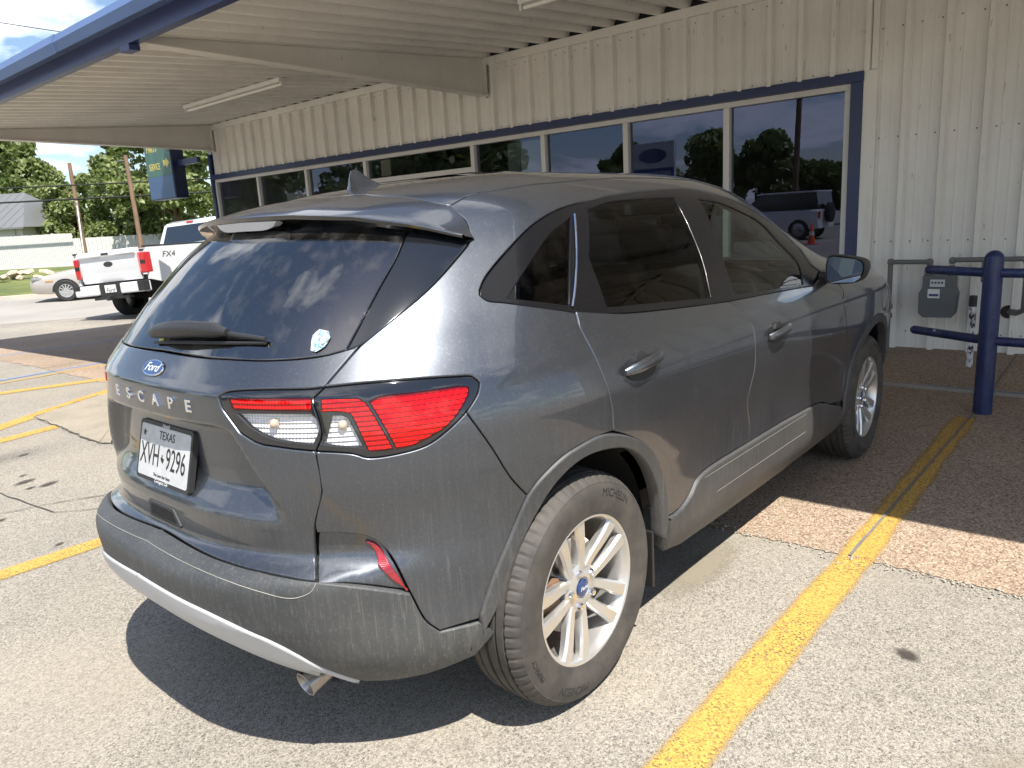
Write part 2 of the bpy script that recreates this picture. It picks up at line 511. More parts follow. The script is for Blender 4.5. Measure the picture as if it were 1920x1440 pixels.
# kerb along the far side of the street
T = np.linspace(-120, 120, 25); V = []
for t in T:
    for d, z in ((27.45, .0), (27.47, .13), (27.75, .135), (27.8, .0)):
        x = CAM_LOC[0]+d*DN[0]-t*DN[1]; y = CAM_LOC[1]+d*DN[1]+t*DN[0]; V.append((x, y, -.2214+z))
setp(mesh_obj('kerb', V, [(i*4+j, i*4+j+1, i*4+j+5, i*4+j+4) for i in range(24) for j in range(3)], M_['kerb']), kind='structure')

def ygrid(name, x0, x1, y0, y1, nx, ny, mat, dz, zf=None, edge=0.0):
    X, Y = np.meshgrid(np.linspace(x0, x1, nx), np.linspace(y0, y1, ny), indexing='ij')
    if edge: X[0] += edge*2.0*np.sin(np.linspace(y0, y1, ny)*7.3+np.sin(np.linspace(y0, y1, ny)*2.1)*3)+rng.normal(0, edge*.9, ny)
    Z = zg(X, Y)+dz+(zf(X) if zf else 0)
    V = np.stack([X.ravel(), Y.ravel(), Z.ravel()], 1)
    F = [(i*ny+j, (i+1)*ny+j, (i+1)*ny+j+1, i*ny+j+1) for i in range(nx-1) for j in range(ny-1)]
    return mesh_obj(name, V, F, mat)
slab = setp(ygrid('apron_slab', 1.36, 4.58, -14, 13.2, 8, 2000, M_['aggregate'], .0035, None, .007), kind='structure')
W = 5.75
walk = setp(ygrid('walkway', 4.56, W+.3, -14, 11.6, 4, 60, M_['aggregate'], .028, lambda X: (X-4.56)*.062), kind='structure')
V = []
for y in np.linspace(-14, 11.6, 40): V += [(4.545, y, zg(4.5, y)+.002), (4.552, y, zg(4.5, y)+.030), (4.60, y, zg(4.5, y)+.0315)]
setp(mesh_obj('walkway_edge', V, [(i*3+j, i*3+j+1, i*3+j+4, i*3+j+3) for i in range(39) for j in range(2)], make_concrete('edge_concrete', (.30, .27, .24), 2)), kind='structure')

# painted lines: worn paint that breaks up at its edges
def make_line(name, col, worn=.5):
    m, nt, n, l, b = newmat(name)
    b.inputs['Base Color'].default_value = (*col, 1); b.inputs['Roughness'].default_value = .8
    v = tex_coord(n, l)
    c, vo = speckle(n, l, v, [tuple(x*.75 for x in col), col, tuple(min(1, x*1.15) for x in col)], 150)
    l.new(c, b.inputs['Base Color'])
    tc2 = n.new('ShaderNodeTexCoord'); sp = n.new('ShaderNodeSeparateXYZ'); l.new(tc2.outputs['UV'], sp.inputs[0])
    e = math_(n, l, 'ABSOLUTE', math_(n, l, 'SUBTRACT', sp.outputs['X'], .5))
    k = math_(n, l, 'MULTIPLY', math_(n, l, 'SUBTRACT', e, .33), 3.4)
    k = math_(n, l, 'ADD', k, math_(n, l, 'MULTIPLY', noise(n, l, v, 240, 3, .7), 1.35)); k = math_(n, l, 'SUBTRACT', k, .13)
    k = math_(n, l, 'ADD', k, math_(n, l, 'MULTIPLY', math_(n, l, 'SUBTRACT', noise(n, l, v, 3, 4), .5), .7))
    msk = ramp(n, l, k, [(worn+.02, 0), (worn+.36, 1)])
    v3 = n.new('ShaderNodeTexVoronoi'); v3.inputs['Scale'].default_value = 170; l.new(v, v3.inputs['Vector']); s3 = n.new('ShaderNodeSeparateColor'); l.new(v3.outputs['Color'], s3.inputs[0])
    pit = math_(n, l, 'MULTIPLY', ramp(n, l, s3.outputs[1], [(.70, 0), (.80, .75)]), ramp(n, l, noise(n, l, v, 5, 3), [(.35, .35), (.65, 1)]))
    msk = math_(n, l, 'MAXIMUM', msk, pit)
    tr = n.new('ShaderNodeBsdfTransparent'); mx = n.new('ShaderNodeMixShader')
    l.new(msk, mx.inputs[0]); l.new(b.outputs[0], mx.inputs[1]); l.new(tr.outputs[0], mx.inputs[2]); l.new(mx.outputs[0], n['Material Output'].inputs[0])
    bump(n, l, b, vo.outputs['Distance'], .4, .003)
    return m
M_['yellow'] = make_line('yellow_road_paint', (.46, .285, .065), .44)
M_['yellow_slab'] = make_line('slab_yellow_paint', (.46, .28, .06), .30)
M_['yellow_thin'] = make_line('thin_yellow_paint', (.44, .28, .05), .40)
M_['blue_thin'] = make_line('faded_blue_paint', (.16, .24, .42), .30)
def line_strip(name, a, b, width, mat, dz, label=None, seg=12):
    a = np.array(a, float); b = np.array(b, float); t = (b-a)/np.linalg.norm(b-a); o = np.array([-t[1], t[0]])
    V = []; UV = []
    for i in range(seg+1):
        p = a+(b-a)*i/seg
        for s, u in ((-1, 0), (1, 1)):
            q = p+o*s*width/2; V.append((q[0], q[1], zg(q[0], q[1])+dz)); UV.append((u, i))
    F = [(i*2, i*2+2, i*2+3, i*2+1) for i in range(seg)]
    ob = mesh_obj(name, V, F, mat)
    uvl = ob.data.uv_layers.new(name='UVMap')
    for lp in ob.data.loops: uvl.data[lp.index].uv = UV[lp.vertex_index]
    return setp(ob, kind='structure')
line_strip('painted_line', (-4.0, -1.235), (1.385, -1.245), .185, M_['yellow'], .0048)
line_strip('painted_line', (1.38, -1.245), (3.82, -1.195), .20, M_['yellow_slab'], .0060)
line_strip('painted_line', (-.95, 1.75), (1.35, 1.742), .165, M_['yellow'], .004)
line_strip('painted_line', (1.36, 1.742), (3.8, 1.74), .15, M_['yellow_thin'], .008)
line_strip('painted_line', (-1.6, 4.25), (1.0, 4.72), .20, M_['yellow'], .004)
line_strip('painted_line', (-1.6, 4.05), (1.6, 5.95), .24, M_['yellow'], .004)
line_strip('painted_line', (-1.0, 7.25), (2.6, 6.05), .22, M_['yellow'], .0048)
line_strip('painted_line', (-1.5, 7.28), (2.6, 7.46), .07, M_['yellow_thin'], .0052)
line_strip('painted_line', (-1.5, 7.48), (2.8, 7.72), .10, M_['blue_thin'], .0056)
line_strip('painted_line', (.2, 10.18), (3.2, 10.4), .12, M_['blue_thin'], .0052)
line_strip('painted_line', (4.57, -1.55), (4.57, -.8), .03, M_['blue_thin'], .034)

# joint in the slab, crossing under the post
M_['sealant'] = make_concrete('joint_sealant', (.17, .16, .148), 6)
def wig(name, pts, w, mat, dz, zf=None):
    V = []
    for i, p in enumerate(pts):
        j = (rng.random()-.5)*w*.2
        for s in (-1, 1): V.append((p[0], p[1]+s*w/2*(.7+.6*rng.random())+j, zg(p[0], p[1])+dz+(zf(p[0]) if zf else 0)))
    return setp(mesh_obj(name, V, [(i*2, i*2+2, i*2+3, i*2+1) for i in range(len(pts)-1)], mat), kind='structure')
wig('slab_joint', [(x, -1.222) for x in np.linspace(1.37, 4.54, 30)], .013, M_['sealant'], .0115)
wig('slab_joint', [(x, -1.222) for x in np.linspace(4.62, W-.05, 30)], .016, M_['sealant'], .033, lambda x: (x-4.56)*.062)
for yj in (4.7, 8.0, -4.2): wig('slab_joint', [(x, yj) for x in np.linspace(1.37, 4.54, 40)], .015, M_['sealant'], .0115)

# stains and patches
def make_stain(name, col, dens=.5):
    m, nt, n, l, b = newmat(name)
    b.inputs['Base Color'].default_value = (*col, 1); b.inputs['Roughness'].default_value = .7
    tc2 = n.new('ShaderNodeTexCoord'); sp = n.new('ShaderNodeVectorMath'); sp.operation = 'DISTANCE'
    l.new(tc2.outputs['Object'], sp.inputs[0]); sp.inputs[1].default_value = (0, 0, 0)
    v = tex_coord(n, l)
    k = math_(n, l, 'ADD', math_(n, l, 'MULTIPLY', sp.outputs['Value'], .8), math_(n, l, 'MULTIPLY', noise(n, l, v, 5, 6, .75), .5))
    msk = ramp(n, l, k, [(.45, dens), (.80, 0)])
    tr = n.new('ShaderNodeBsdfTransparent'); mx = n.new('ShaderNodeMixShader')
    l.new(msk, mx.inputs[0]); l.new(tr.outputs[0], mx.inputs[1]); l.new(b.outputs[0], mx.inputs[2]); l.new(mx.outputs[0], n['Material Output'].inputs[0])
    return m
M_['stain'] = make_stain('oil_stain', (.05, .04, .035), .85)
M_['film'] = make_stain('tan_film', (.29, .255, .19), .6)
def disc(name, x, y, rx, ry, rot, mat, dz):
    V = [(0, 0, 0)]
    for k in range(24):
        t = 2*math.pi*k/24; V.append((math.cos(t), math.sin(t), 0))
    o = mesh_obj(name, V, [(0, 1+k, 1+(k+1) % 24) for k in range(24)], mat, loc=(x, y, float(zg(x, y))+dz), rot=(0, 0, rot)); o.scale = (rx, ry, 1)
    return setp(o, kind='structure')
disc('oil_stain', .755, -1.588, .075, .05, 1.0, M_['stain'], .005)
for x, y, r in ((-.307, 3.19, .10), (-.235, 3.0, .09), (-.33, 3.02, .05), (-.62, 2.55, .05), (-.27, 3.35, .04), (-.40, -.15, .07), (-.55, 1.9, .04), (-.1, 3.9, .06)):
    disc('oil_stain', x, y, r*1.2, r*.6, .3, M_['stain'], .0046+rng.random()*.002)
M_['tyre_film'] = make_stain('tyre_film', (.10, .095, .09), .30)
for x, y, a, b_, r_ in ((-1.2, 2.6, .9, .25, .05), (-.6, 3.9, 1.2, .3, .1), (.3, 2.4, .8, .2, 0), (-.1, -2.7, .9, .22, .02), (.75, -2.3, .6, .3, .4), (-1.6, -.1, .7, .25, .1)): disc('tyre_film', x, y, a, b_, r_, M_['tyre_film'], .0052+rng.random()*.001)
disc('dust_film', .15, -2.05, .55, .35, .4, M_['film'], .0055); disc('dust_film', -.1, -1.75, .30, .25, .9, M_['film'], .0062); disc('dust_film', .95, -.78, .5, .15, 0, M_['film'], .0058)
pp = [(.36, 5.175), (.62, 5.36), (1.051, 5.575), (1.33, 5.6), (1.33, 4.2), (1.33, 3.3), (.9, 3.42), (.399, 3.598), (.338, 3.678), (.34, 4.1), (.363, 4.59)]
cx, cy = np.mean(pp, 0); V = [(cx, cy, float(zg(cx, cy))+.0042)]
edge = []
for i in range(len(pp)):
    a = np.array(pp[i]); b_ = np.array(pp[(i+1) % len(pp)])
    for t in np.linspace(0, 1, 8)[:-1]:
        q = a+(b_-a)*t+rng.normal(0, .012, 2); edge.append(q)
V += [(q[0], q[1], float(zg(*q))+.0042) for q in edge]; m = len(edge)
setp(mesh_obj('concrete_patch', V, [(0, 1+i, 1+(i+1) % m) for i in range(m)], M_['patch']), kind='structure')
M_['crack'] = simple('crack_dark', (.06, .055, .05), .95)  # even dark colour of the crack strips
def crack(pts, w):
    P_ = []
    for a, b_ in zip(pts[:-1], pts[1:]):
        a = np.array(a, float); b_ = np.array(b_, float)
        for t in np.linspace(0, 1, 9)[:-1]: P_.append(a+(b_-a)*t+rng.normal(0, .006, 2))
    V = []
    for p in P_:
        o = rng.random()*w*.8+w*.3; V += [(p[0]-o*.5, p[1]-o*.5, float(zg(*p))+.0065), (p[0]+o*.5, p[1]+o*.5, float(zg(*p))+.0065)]
    setp(mesh_obj('crack', V, [(i*2, i*2+2, i*2+3, i*2+1) for i in range(len(P_)-1)], M_['crack']), kind='structure')
crack([(1.05, 5.58), (.62, 5.36), (.36, 5.17), (.363, 4.59), (.34, 4.1), (.34, 3.68), (.40, 3.6), (.9, 3.4)], .022)
crack([(-1.2, 2.9), (-.4, 2.6), (.2, 2.3), (.9, 2.4)], .008); crack([(-.9, 3.9), (-.5, 3.3), (-.4, 2.4), (.1, 1.95)], .007)

# loose stones along the broken edge between asphalt and slab
b = MB()
for k in range(520):
    y = rng.uniform(-2.6, 0.6) if k < 380 else rng.uniform(1.6, 9)
    x = 1.355+rng.normal(0, .022); r_ = rng.uniform(.003, .0075); z = float(zg(x, y))+.004+r_*.4
    q = rng.normal(0, 1, (6, 3))*.25+np.array([(1, 0, 0), (-1, 0, 0), (0, 1, 0), (0, -1, 0), (0, 0, .7), (0, 0, -.7)])
    b.add([(x+p[0]*r_, y+p[1]*r_, z+p[2]*r_) for p in q], [(0, 2, 4), (2, 1, 4), (1, 3, 4), (3, 0, 4), (2, 0, 5), (1, 2, 5), (3, 1, 5), (0, 3, 5)])
setp(b.obj('loose_gravel', make_concrete('pebble', (.36, .32, .27), 40)), 'small loose stones along the edge of the brown slab', 'gravel', None, 'stuff')

# ================================================================ building
def make_metal(name, col, stain=.5, rough=.45):
    m, nt, n, l, b = newmat(name)
    v = tex_coord(n, l)
    k = ramp(n, l, noise(n, l, v, 1.3, 3, .6), [(.3, tuple(x*.90 for x in col)), (.75, tuple(min(1, x*1.05) for x in col))])
    st = ramp(n, l, noise(n, l, tex_coord(n, l, (7, 7, .5)), 1, 3, .6), [(.56, 0), (.8, .45)])
    k = mixc(n, l, math_(n, l, 'MULTIPLY', st, stain), k, (.33, .25, .16))
    ch = ramp(n, l, noise(n, l, tex_coord(n, l, (30, 30, 9)), 1, 1), [(.73, 0), (.76, .8)])
    k = mixc(n, l, math_(n, l, 'MULTIPLY', ch, stain), k, (.13, .11, .09))
    l.new(k, b.inputs['Base Color']); b.inputs['Roughness'].default_value = rough
    bump(n, l, b, noise(n, l, v, 2.5, 1), .08, .01)
    return m
M_['cream'] = make_metal('cream_metal_wall', (.80, .775, .715), .40)
M_['deck'] = make_metal('cream_metal_deck', (.80, .775, .72), .28)
M_['beam'] = make_metal('cream_beam', (.74, .71, .65), .25)
M_['navy'] = make_metal('navy_paint', (.022, .034, .105), .0, .35)
M_['gutter'] = make_metal('blue_gutter', (.085, .14, .29), .1, .35)
M_['frame'] = make_metal('pale_window_frame', (.66, .64, .60), .25)
M_['pane'] = make_glass('shop_glass', (.40, .42, .45), (.60, .66, .95), 0.0, 1.8)
M_['rubber_screw'] = simple('screw_head', (.16, .13, .10), .6)
M_['room'] = simple('room_wall', (.10, .085, .07), .9)
M_['pale_board'] = simple('pale_green_board', (.62, .70, .65), .7)
M_['white_paint'] = simple('white_paint', (.72, .71, .68), .45)
M_['tube'] = simple('lamp_tube', (.80, .79, .74), .25)
bld = empty('dealership_building', (W, 5.7, 0), 0, 'long cream ribbed metal shop building with blue-trimmed windows and canopy', 'building')
BI = Matrix.Translation((-W, -5.7, 0))
def bpart(mb, name, mat, smooth=None, parent=None):
    o = mb.obj(name, mat, parent or bld, smooth=smooth)
    if parent is None or parent is bld: o.data.transform(BI)
    else: o.data.transform(BI)
    return o

def rib_profile(y0, n, sp):
    """wall sheet cross-section: offsets out from the wall against y"""
    P_ = []
    for k in range(n):
        y = y0+k*sp
        P_ += [(y-.034, .0), (y-.019, .052), (y+.019, .052), (y+.034, .0),
               (y+sp*.36-.012, 0), (y+sp*.36, .005), (y+sp*.36+.012, 0), (y+sp*.64-.012, 0), (y+sp*.64, .005), (y+sp*.64+.012, 0)]
    P_.append((y0+n*sp-.034, 0.0)); return P_
def wall_sheet(y0, n, sp, z0, z1, ex=0.0):
    prof = rib_profile(y0, n, sp); nz = max(2, int((z1-z0)/.6)+1)
    V = []; 
    for z in np.linspace(z0, z1, nz):
        for y, h in prof: V.append((W-h-ex, y, z))
    L = len(prof); F = [(i*L+j, i*L+j+1, (i+1)*L+j+1, (i+1)*L+j) for i in range(nz-1) for j in range(L-1)]
    o = mesh_obj('wall_panel', V, F, M_['cream'], bld); o.data.transform(BI)
    return o
sp = .2912
i = 0
y = 4.423-15*sp
while y < 11.3:
    n_ = 3 if y+3*sp < 11.5 else max(1, int((11.45-y)/sp))
    wall_sheet(y, n_, sp, 2.52, 3.30, .0005*(i % 2)); y += n_*sp; i += 1
y = .042-.304*27
for k in range(9): wall_sheet(y+.304*3*k, 3, .304, .05, 3.42, .0005*(k % 2))
# screws: tiny fastener heads on the sheets
b = MB()
for yy in np.arange(-8, 11.4, .147):
    for z in ((2.56, 3.24) if yy > .1 else (.25, 1.05, 1.95, 2.85)):
        y_ = yy+rng.normal(0, .01)
        b.add([(W-.004+dx*0-(.006 if k == 4 else 0), y_+dy, z+dz) for k, (dx, dy, dz) in enumerate([(0, -.006, -.006), (0, .006, -.006), (0, .006, .006), (0, -.006, .006), (0, 0, 0)])], [(0, 1, 4), (1, 2, 4), (2, 3, 4), (3, 0, 4)])
o = bpart(b, 'screw_heads', M_['rubber_screw']); o['kind'] = 'stuff'
# ledger strip and end trims
b = MB(); b.box((W+.001, -8.18, 3.33), (W+.003, 11.42, 3.50)); bpart(b, 'eave_shade_board', M_['dark'])  # dark board added so the deck openings above the ledger look shaded
b = MB(); b.box((W-.036, -.030, 2.531), (W-.001, .020, 3.294), .002); bpart(b, 'corner_trim', M_['cream'])
b = MB(); b.box((W-.055, .0, 3.295), (W, 4.50, 3.385), .004); bpart(b, 'ledger_strip', M_['cream'])
b = MB(); b.box((W-.055, 4.62, 3.295), (W, 11.45, 3.385), .004); bpart(b, 'ledger_strip', M_['cream'])
b = MB(); b.box((W-.055, -8.2, 3.295), (W, -.02, 3.385), .004); bpart(b, 'ledger_strip', M_['cream'])
# masses behind: side walls, back, roof, floor
b = MB(); b.box((W+.003, 11.43, -.5), (W+9, 11.53, 3.7)); b.box((W+.003, -8.3, -.3), (W+9, -8.2, 3.7)); b.box((W+8.9, -8.19, -.3), (W+9, 11.42, 3.7)); bpart(b, 'side_wall', M_['cream'])
b = MB(); b.box((W+.004, -8.19, 3.42), (W+8.89, 11.42, 3.6)); bpart(b, 'roof', M_['cream'])
b = MB(); b.box((W+.25, -8.1, .02), (W+8.85, 11.40, .12)); bpart(b, 'room_floor', M_['room'])
b = MB(); b.box((W+5, .0, .12), (W+5.1, 11.4, 3.3)); b.box((W+.08, .02, .12), (W+5, .08, 3.3)); b.box((W+.08, .0, 2.9), (W+5, 11.4, 2.95)); bpart(b, 'room_wall', M_['room'])
# storefront
b = MB(); b.box((W-.036, -.035, .06), (W+.01, .080, 2.528), .003); bpart(b, 'corner_trim', M_['cream'])
muls = [.212, 1.374, 2.55, 3.702, 4.864, 7.061, 8.558, 9.988, 11.40]
b = MB(); b.box((W-.05, .075, 2.445), (W+.02, 11.47, 2.53), .004); bpart(b, 'blue_header', M_['navy'])
b = MB(); b.box((W-.045, .082, .06), (W+.06, .185, 2.443), .004); bpart(b, 'blue_post', M_['navy'])
b = MB(); b.box((W-.045, 11.42, -.2), (W+.06, 11.50, 2.895), .004); bpart(b, 'blue_post', M_['navy'])
b = MB(); b.box((W+.0, .19, 2.39), (W+.10, 11.415, 2.443), .003); bpart(b, 'window_head', M_['frame'])
b = MB(); b.box((W+.0, .19, .35), (W+.12, 4.86, .42), .003); b.box((W+.0, 7.07, .35), (W+.12, 11.41, .42), .003); bpart(b, 'window_sill', M_['frame'])
b = MB(); b.box((W+.03, .19, .06), (W+.10, 4.85, .349)); b.box((W+.03, 7.08, -.2), (W+.10, 11.41, .349)); bpart(b, 'low_wall', M_['cream'])
for k, y in enumerate(muls):
    z0 = .421 if k not in (4, 5) else .05
    b = MB(); b.box((W-.004, y-.032, z0), (W+.105, y+.032, 2.389), .003); bpart(b, 'mullion', M_['frame'])
for k in range(8):
    if k == 4: continue
    a, c = muls[k]+.034, muls[k+1]-.034
    wv_ = [(W+.05, a, .42), (W+.05, c, .42), (W+.05, c, 2.39), (W+.05, a, 2.39)]
    o = mesh_obj('window_pane', wv_, [(0, 3, 2, 1)], M_['pane'], bld); o.data.transform(BI)
# entrance doors with transom
b = MB(); b.box((W+.0, 4.90, 2.06), (W+.10, 7.03, 2.125), .003); bpart(b, 'door_header', M_['frame'])
o = mesh_obj('transom_pane', [(W+.05, 4.9, 2.126), (W+.05, 7.03, 2.126), (W+.05, 7.03, 2.389), (W+.05, 4.9, 2.389)], [(0, 3, 2, 1)], M_['pane'], bld); o.data.transform(BI)
for a, c in ((4.91, 5.96), (5.975, 7.02)):
    b = MB()
    b.box((W+.01, a, .12), (W+.06, a+.085, 2.05), .003); b.box((W+.01, c-.085, .12), (W+.06, c, 2.05), .003)
    b.box((W+.01, a+.086, 1.955), (W+.06, c-.086, 2.05), .003); b.box((W+.01, a+.086, .12), (W+.06, c-.086, .36), .003)
    dr = bpart(b, 'entrance_door', M_['frame'])
    o = mesh_obj('door_pane', [(W+.035, a+.08, .36), (W+.035, c-.08, .36), (W+.035, c-.08, 1.96), (W+.035, a+.08, 1.96)], [(0, 3, 2, 1)], M_['pane'], dr); o.data.transform(BI)
    b = MB(); hx = c-.12 if a < 5 else a+.12
    b.tube([(W-.05, hx, .95), (W-.05, hx, 1.25)], .012, 8); b.obj('door_pull', M_['frame'], dr); dr.children[-1].data.transform(BI)
# things behind the glass
b = MB(); b.box((W+.12, 3.76, .45), (W+.13, 4.15, 2.36)); bpart(b, 'inner_board', M_['pale_board'])
b = MB(); b.box((W+.12, 4.16, .45), (W+.15, 4.36, 2.36)); bpart(b, 'inner_board', simple('dark_green_board', (.30, .36, .33), .7))
b = MB(); b.box((W+.06, 6.55, 2.15), (W+.062, 6.76, 2.37)); o = bpart(b, 'paper_notice', simple('cream_paper', (.66, .62, .42), .8)); 
b = MB(); b.box((W+.06, 8.62, 1.86), (W+.062, 9.25, 2.06)); o = bpart(b, 'paper_notice', M_['white_paint'])

# canopy
def deck_z(x): return 3.095+.0685*(x-1.44)
def deck_sheet(y0, n, sp):
    prof = []
    for k in range(n):
        y = y0+k*sp
        prof += [(y-.034, 0), (y+.034, 0), (y+.060, .066), (y+sp-.060, .066)]
    prof.append((y0+n*sp-.034, 0))
    V = []
    xs = np.linspace(1.42, 5.80, 5)
    for x in xs:
        for y, h in prof: V.append((x, y, deck_z(x)+h))
    L = len(prof); F = [(i*L+j, i*L+j+1, (i+1)*L+j+1, (i+1)*L+j) for i in range(4) for j in range(L-1)]
    o = mesh_obj('deck_panel', V, F, M_['deck'], bld); o.data.transform(BI)
for k in range(22): deck_sheet(-8.1+k*.9, 3, .3)
b = MB(); b.box((1.3, -8.2, 3.44), (W, 11.7, 3.46)); o = bpart(b, 'canopy_top', M_['deck'])
for v_ in o.data.vertices:
    x = v_.co.x+W; v_.co.z += .0685*(x-1.44)-.262
def beam(y):
    # tapered I-beam with flanges
    w = .006; fl = .075
    zb = lambda x: 3.022-(x-1.44)*.0186
    b = MB()
    xs = [1.442, W-.062]
    def slab_(y0, y1, zl0, zh0, zl1, zh1):
        b.add([(xs[0], y0, zl0), (xs[0], y1, zl0), (xs[0], y1, zh0), (xs[0], y0, zh0), (xs[1], y0, zl1), (xs[1], y1, zl1), (xs[1], y1, zh1), (xs[1], y0, zh1)],
              [(0, 1, 2, 3), (4, 7, 6, 5), (0, 4, 5, 1), (1, 5, 6, 2), (2, 6, 7, 3), (3, 7, 4, 0)])
    slab_(y-w, y+w, zb(xs[0])+.012, deck_z(xs[0])-.012, zb(xs[1])+.012, deck_z(xs[1])-.012)
    slab_(y-fl, y+fl, zb(xs[0]), zb(xs[0])+.012, zb(xs[1]), zb(xs[1])+.012)
    slab_(y-fl, y+fl, deck_z(xs[0])-.012, deck_z(xs[0])-.001, deck_z(xs[1])-.012, deck_z(xs[1])-.001)
    b.box((W-.061, y-fl, 2.94), (W-.052, y+fl, 3.38)); b.box((W-.051, y-.03, 2.92), (W-.0, y+.03, 3.293))
    bpart(b, 'canopy_beam', M_['beam'])
for y in (4.56, 11.27, -2.3): beam(y)
# fascia: channel, sloped gutter soffit, gutter face in lengths
b = MB(); b.box((1.36, -8.3, 3.005), (1.44, 11.75, 3.165), .004); bpart(b, 'blue_channel', M_['navy'])
for y in (4.56, 11.27, -2.3):
    b = MB(); b.box((1.35, y-.085, 2.955), (1.441, y+.085, 3.003), .003); bpart(b, 'beam_bracket', M_['navy'])
edges_y = [-8.4, -2.6, 3.6, 5.62, 8.9, 11.8]
for k, (a, c) in enumerate(zip(edges_y[:-1], edges_y[1:])):
    e = .006 if k % 2 else 0
    b = MB()
    pr = [(1.43, 3.168), (1.225-e, 3.115-e), (1.205-e, 3.195), (1.23-e, 3.262+e), (1.34, 3.275), (1.43, 3.275)]
    b.prism([(x, z) for x, z in pr], a+.001, c-.001, 'y'); bpart(b, 'gutter', M_['gutter'])
# strip lights
def strip_light(y0, y1, x, label):
    z = deck_z(x)
    t = empty('strip_light', (x, (y0+y1)/2, z), 0, label, 'light fixture', 'strip lights under the canopy')
    b = MB(); b.box((-.055, (y0-y1)/2, -.052), (.055, (y1-y0)/2, -.004), .006); b.obj('housing', M_['white_paint'], t)
    b = MB(); b.tube([(0, (y0-y1)/2+.03, -.074), (0, (y1-y0)/2-.03, -.074)], .019, 10); b.obj('tube', M_['tube'], t, smooth=50)
    for s in (-1, 1):
        b = MB(); b.box((-.03, s*(y1-y0)/2-.02 if s > 0 else s*(y1-y0)/2, -.10), (.03, s*(y1-y0)/2 if s > 0 else s*(y1-y0)/2+.02, -.05), .003); b.obj('end_holder', M_['white_paint'], t)
strip_light(6.27, 8.70, 3.98, 'long white fluorescent fixture under the canopy, between the two beams')
strip_light(-.15, 2.28, 3.72, 'white fluorescent fixture cut off by the top edge of the photo')

# ---------------------------------------------------------------- utilities by the wall
M_['meter_grey'] = simple('meter_grey', (.115, .125, .125), .5)
M_['pipe_grey'] = simple('pipe_grey', (.14, .14, .135), .55)
mt = empty('gas_meter', (5.48, -.66, .43), 0, 'grey gas meter hung on pipes in front of the ribbed wall', 'gas meter')
b = MB(); b.prism([(-.13, .03), (-.10, 0), (.10, -.005), (.135, .03), (.14, .19), (.115, .25), (.115, .345), (-.115, .345), (-.115, .25), (-.14, .19)], -.06, .10, 'x')
b.prism([(-.142, .035), (-.105, -.008), (.105, -.012), (.147, .03), (.15, .20), (-.15, .20)], -.012, .012, 'x'); b.obj('body', M_['meter_grey'], mt)
b = MB(); b.box((-.075, -.055, .255), (-.058, .055, .315), .003); o = b.obj('dial_plate', simple('dial_white', (.55, .56, .58), .4), mt)
for k in range(4):
    c = MB(); c.lathe([(.0, -.0770), (.009, -.0770)], 12, 'x', (0, -.036+k*.024, .290)); c.obj('dial', M_['ink0'] if 'ink0' in M_ else simple('dial_ink', (.03, .05, .08), .5), o)
b = MB(); b.box((-.0645, -.02, .16), (-.060, .07, .235)); o = b.obj('notice_label', M_['white_paint'], mt)
b = MB(); b.box((-.0655, -.012, .175), (-.0646, .06, .195)); b.obj('label_print', simple('print_blue', (.05, .06, .15), .5), o)
for yy in (-.085, .085):
    b = MB(); b.lathe([(.0, .385), (.034, .385), (.034, .345), (.028, .335)], 14, 'z', (0.02, yy, 0)); b.obj('union_nut', M_['pipe_grey'], mt, smooth=40)
pp_ = empty('gas_piping', (5.5, -.5, 0), 0, 'grey gas pipes with elbows above the gas meter', 'pipe')
def gp(path, r=.021, name='pipe'):
    b = MB(); b.tube([(p[0]-5.5, p[1]+.5, p[2]) for p in path], r, 10); b.obj(name, M_['pipe_grey'], pp_, smooth=50)
gp([(5.5, -.27, .03), (5.5, -.27, .86)]); gp([(5.5, -.27, .885), (5.5, -.575, .885)]); gp([(5.5, -.575, .88), (5.5, -.575, .80)])
gp([(5.5, -.745, .80), (5.5, -.745, .86)]); gp([(5.5, -.77, .90), (5.5, -1.25, .905)]); gp([(5.5, -.98, .90), (5.5, -.98, .72)], .024)
for q in ((5.5, -.27, .885), (5.5, -.575, .885), (5.5, -.745, .895)):
    b = MB(); a = .03
    b.lathe([(.0, -a), (a*.75, -a*.8), (a, 0), (a*.75, a*.8), (0, a)], 12, 'z', (q[0]-5.5, q[1]+.5, q[2])); b.obj('elbow', M_['pipe_grey'], pp_, smooth=60)
for z in (.42, .50): gp([(5.5, -.27, z-.02), (5.5, -.27, z+.02)], .032, 'coupling')
b = MB(); b.lathe([(.0, -.03), (.05, -.03), (.062, -.005), (.062, .005), (.05, .03), (0, .035)], 18, 'z', (-.02, .36, .60)); b.tube([(0, .23, .60), (-.01, .36, .60)], .025, 8); b.obj('regulator', M_['pipe_grey'], pp_, smooth=40)
gp([(5.5, -1.25, .905), (5.5, -1.27, .86), (5.5, -1.27, .50), (5.62, -1.20, .46), (5.78, -1.13, .45)], .026)
b = MB(); b.lathe([(.0, -.002), (.055, -.002), (.055, .004), (0, .004)], 16, 'x', (W-.006, -1.13, .45)); b.obj('wall_hole', simple('rust_hole', (.05, .035, .025), .9), bld).data.transform(BI)
pv = empty('stub_pipe', (5.22, -.965, .065), 0, 'short scuffed white stub pipe with black top beside the wall', 'pipe')
def make_scuff():
    m, nt, n, l, b = newmat('scuffed_white')
    k = ramp(n, l, noise(n, l, tex_coord(n, l, (20, 20, 14)), 1, 4, .6), [(.50, (.62, .62, .63)), (.56, (.03, .03, .04))])
    l.new(k, b.inputs['Base Color']); b.inputs['Roughness'].default_value = .5; return m
b = MB(); b.tube([(0, 0, 0), (0, .005, .49)], .024, 14); b.obj('pipe', make_scuff(), pv, smooth=50)
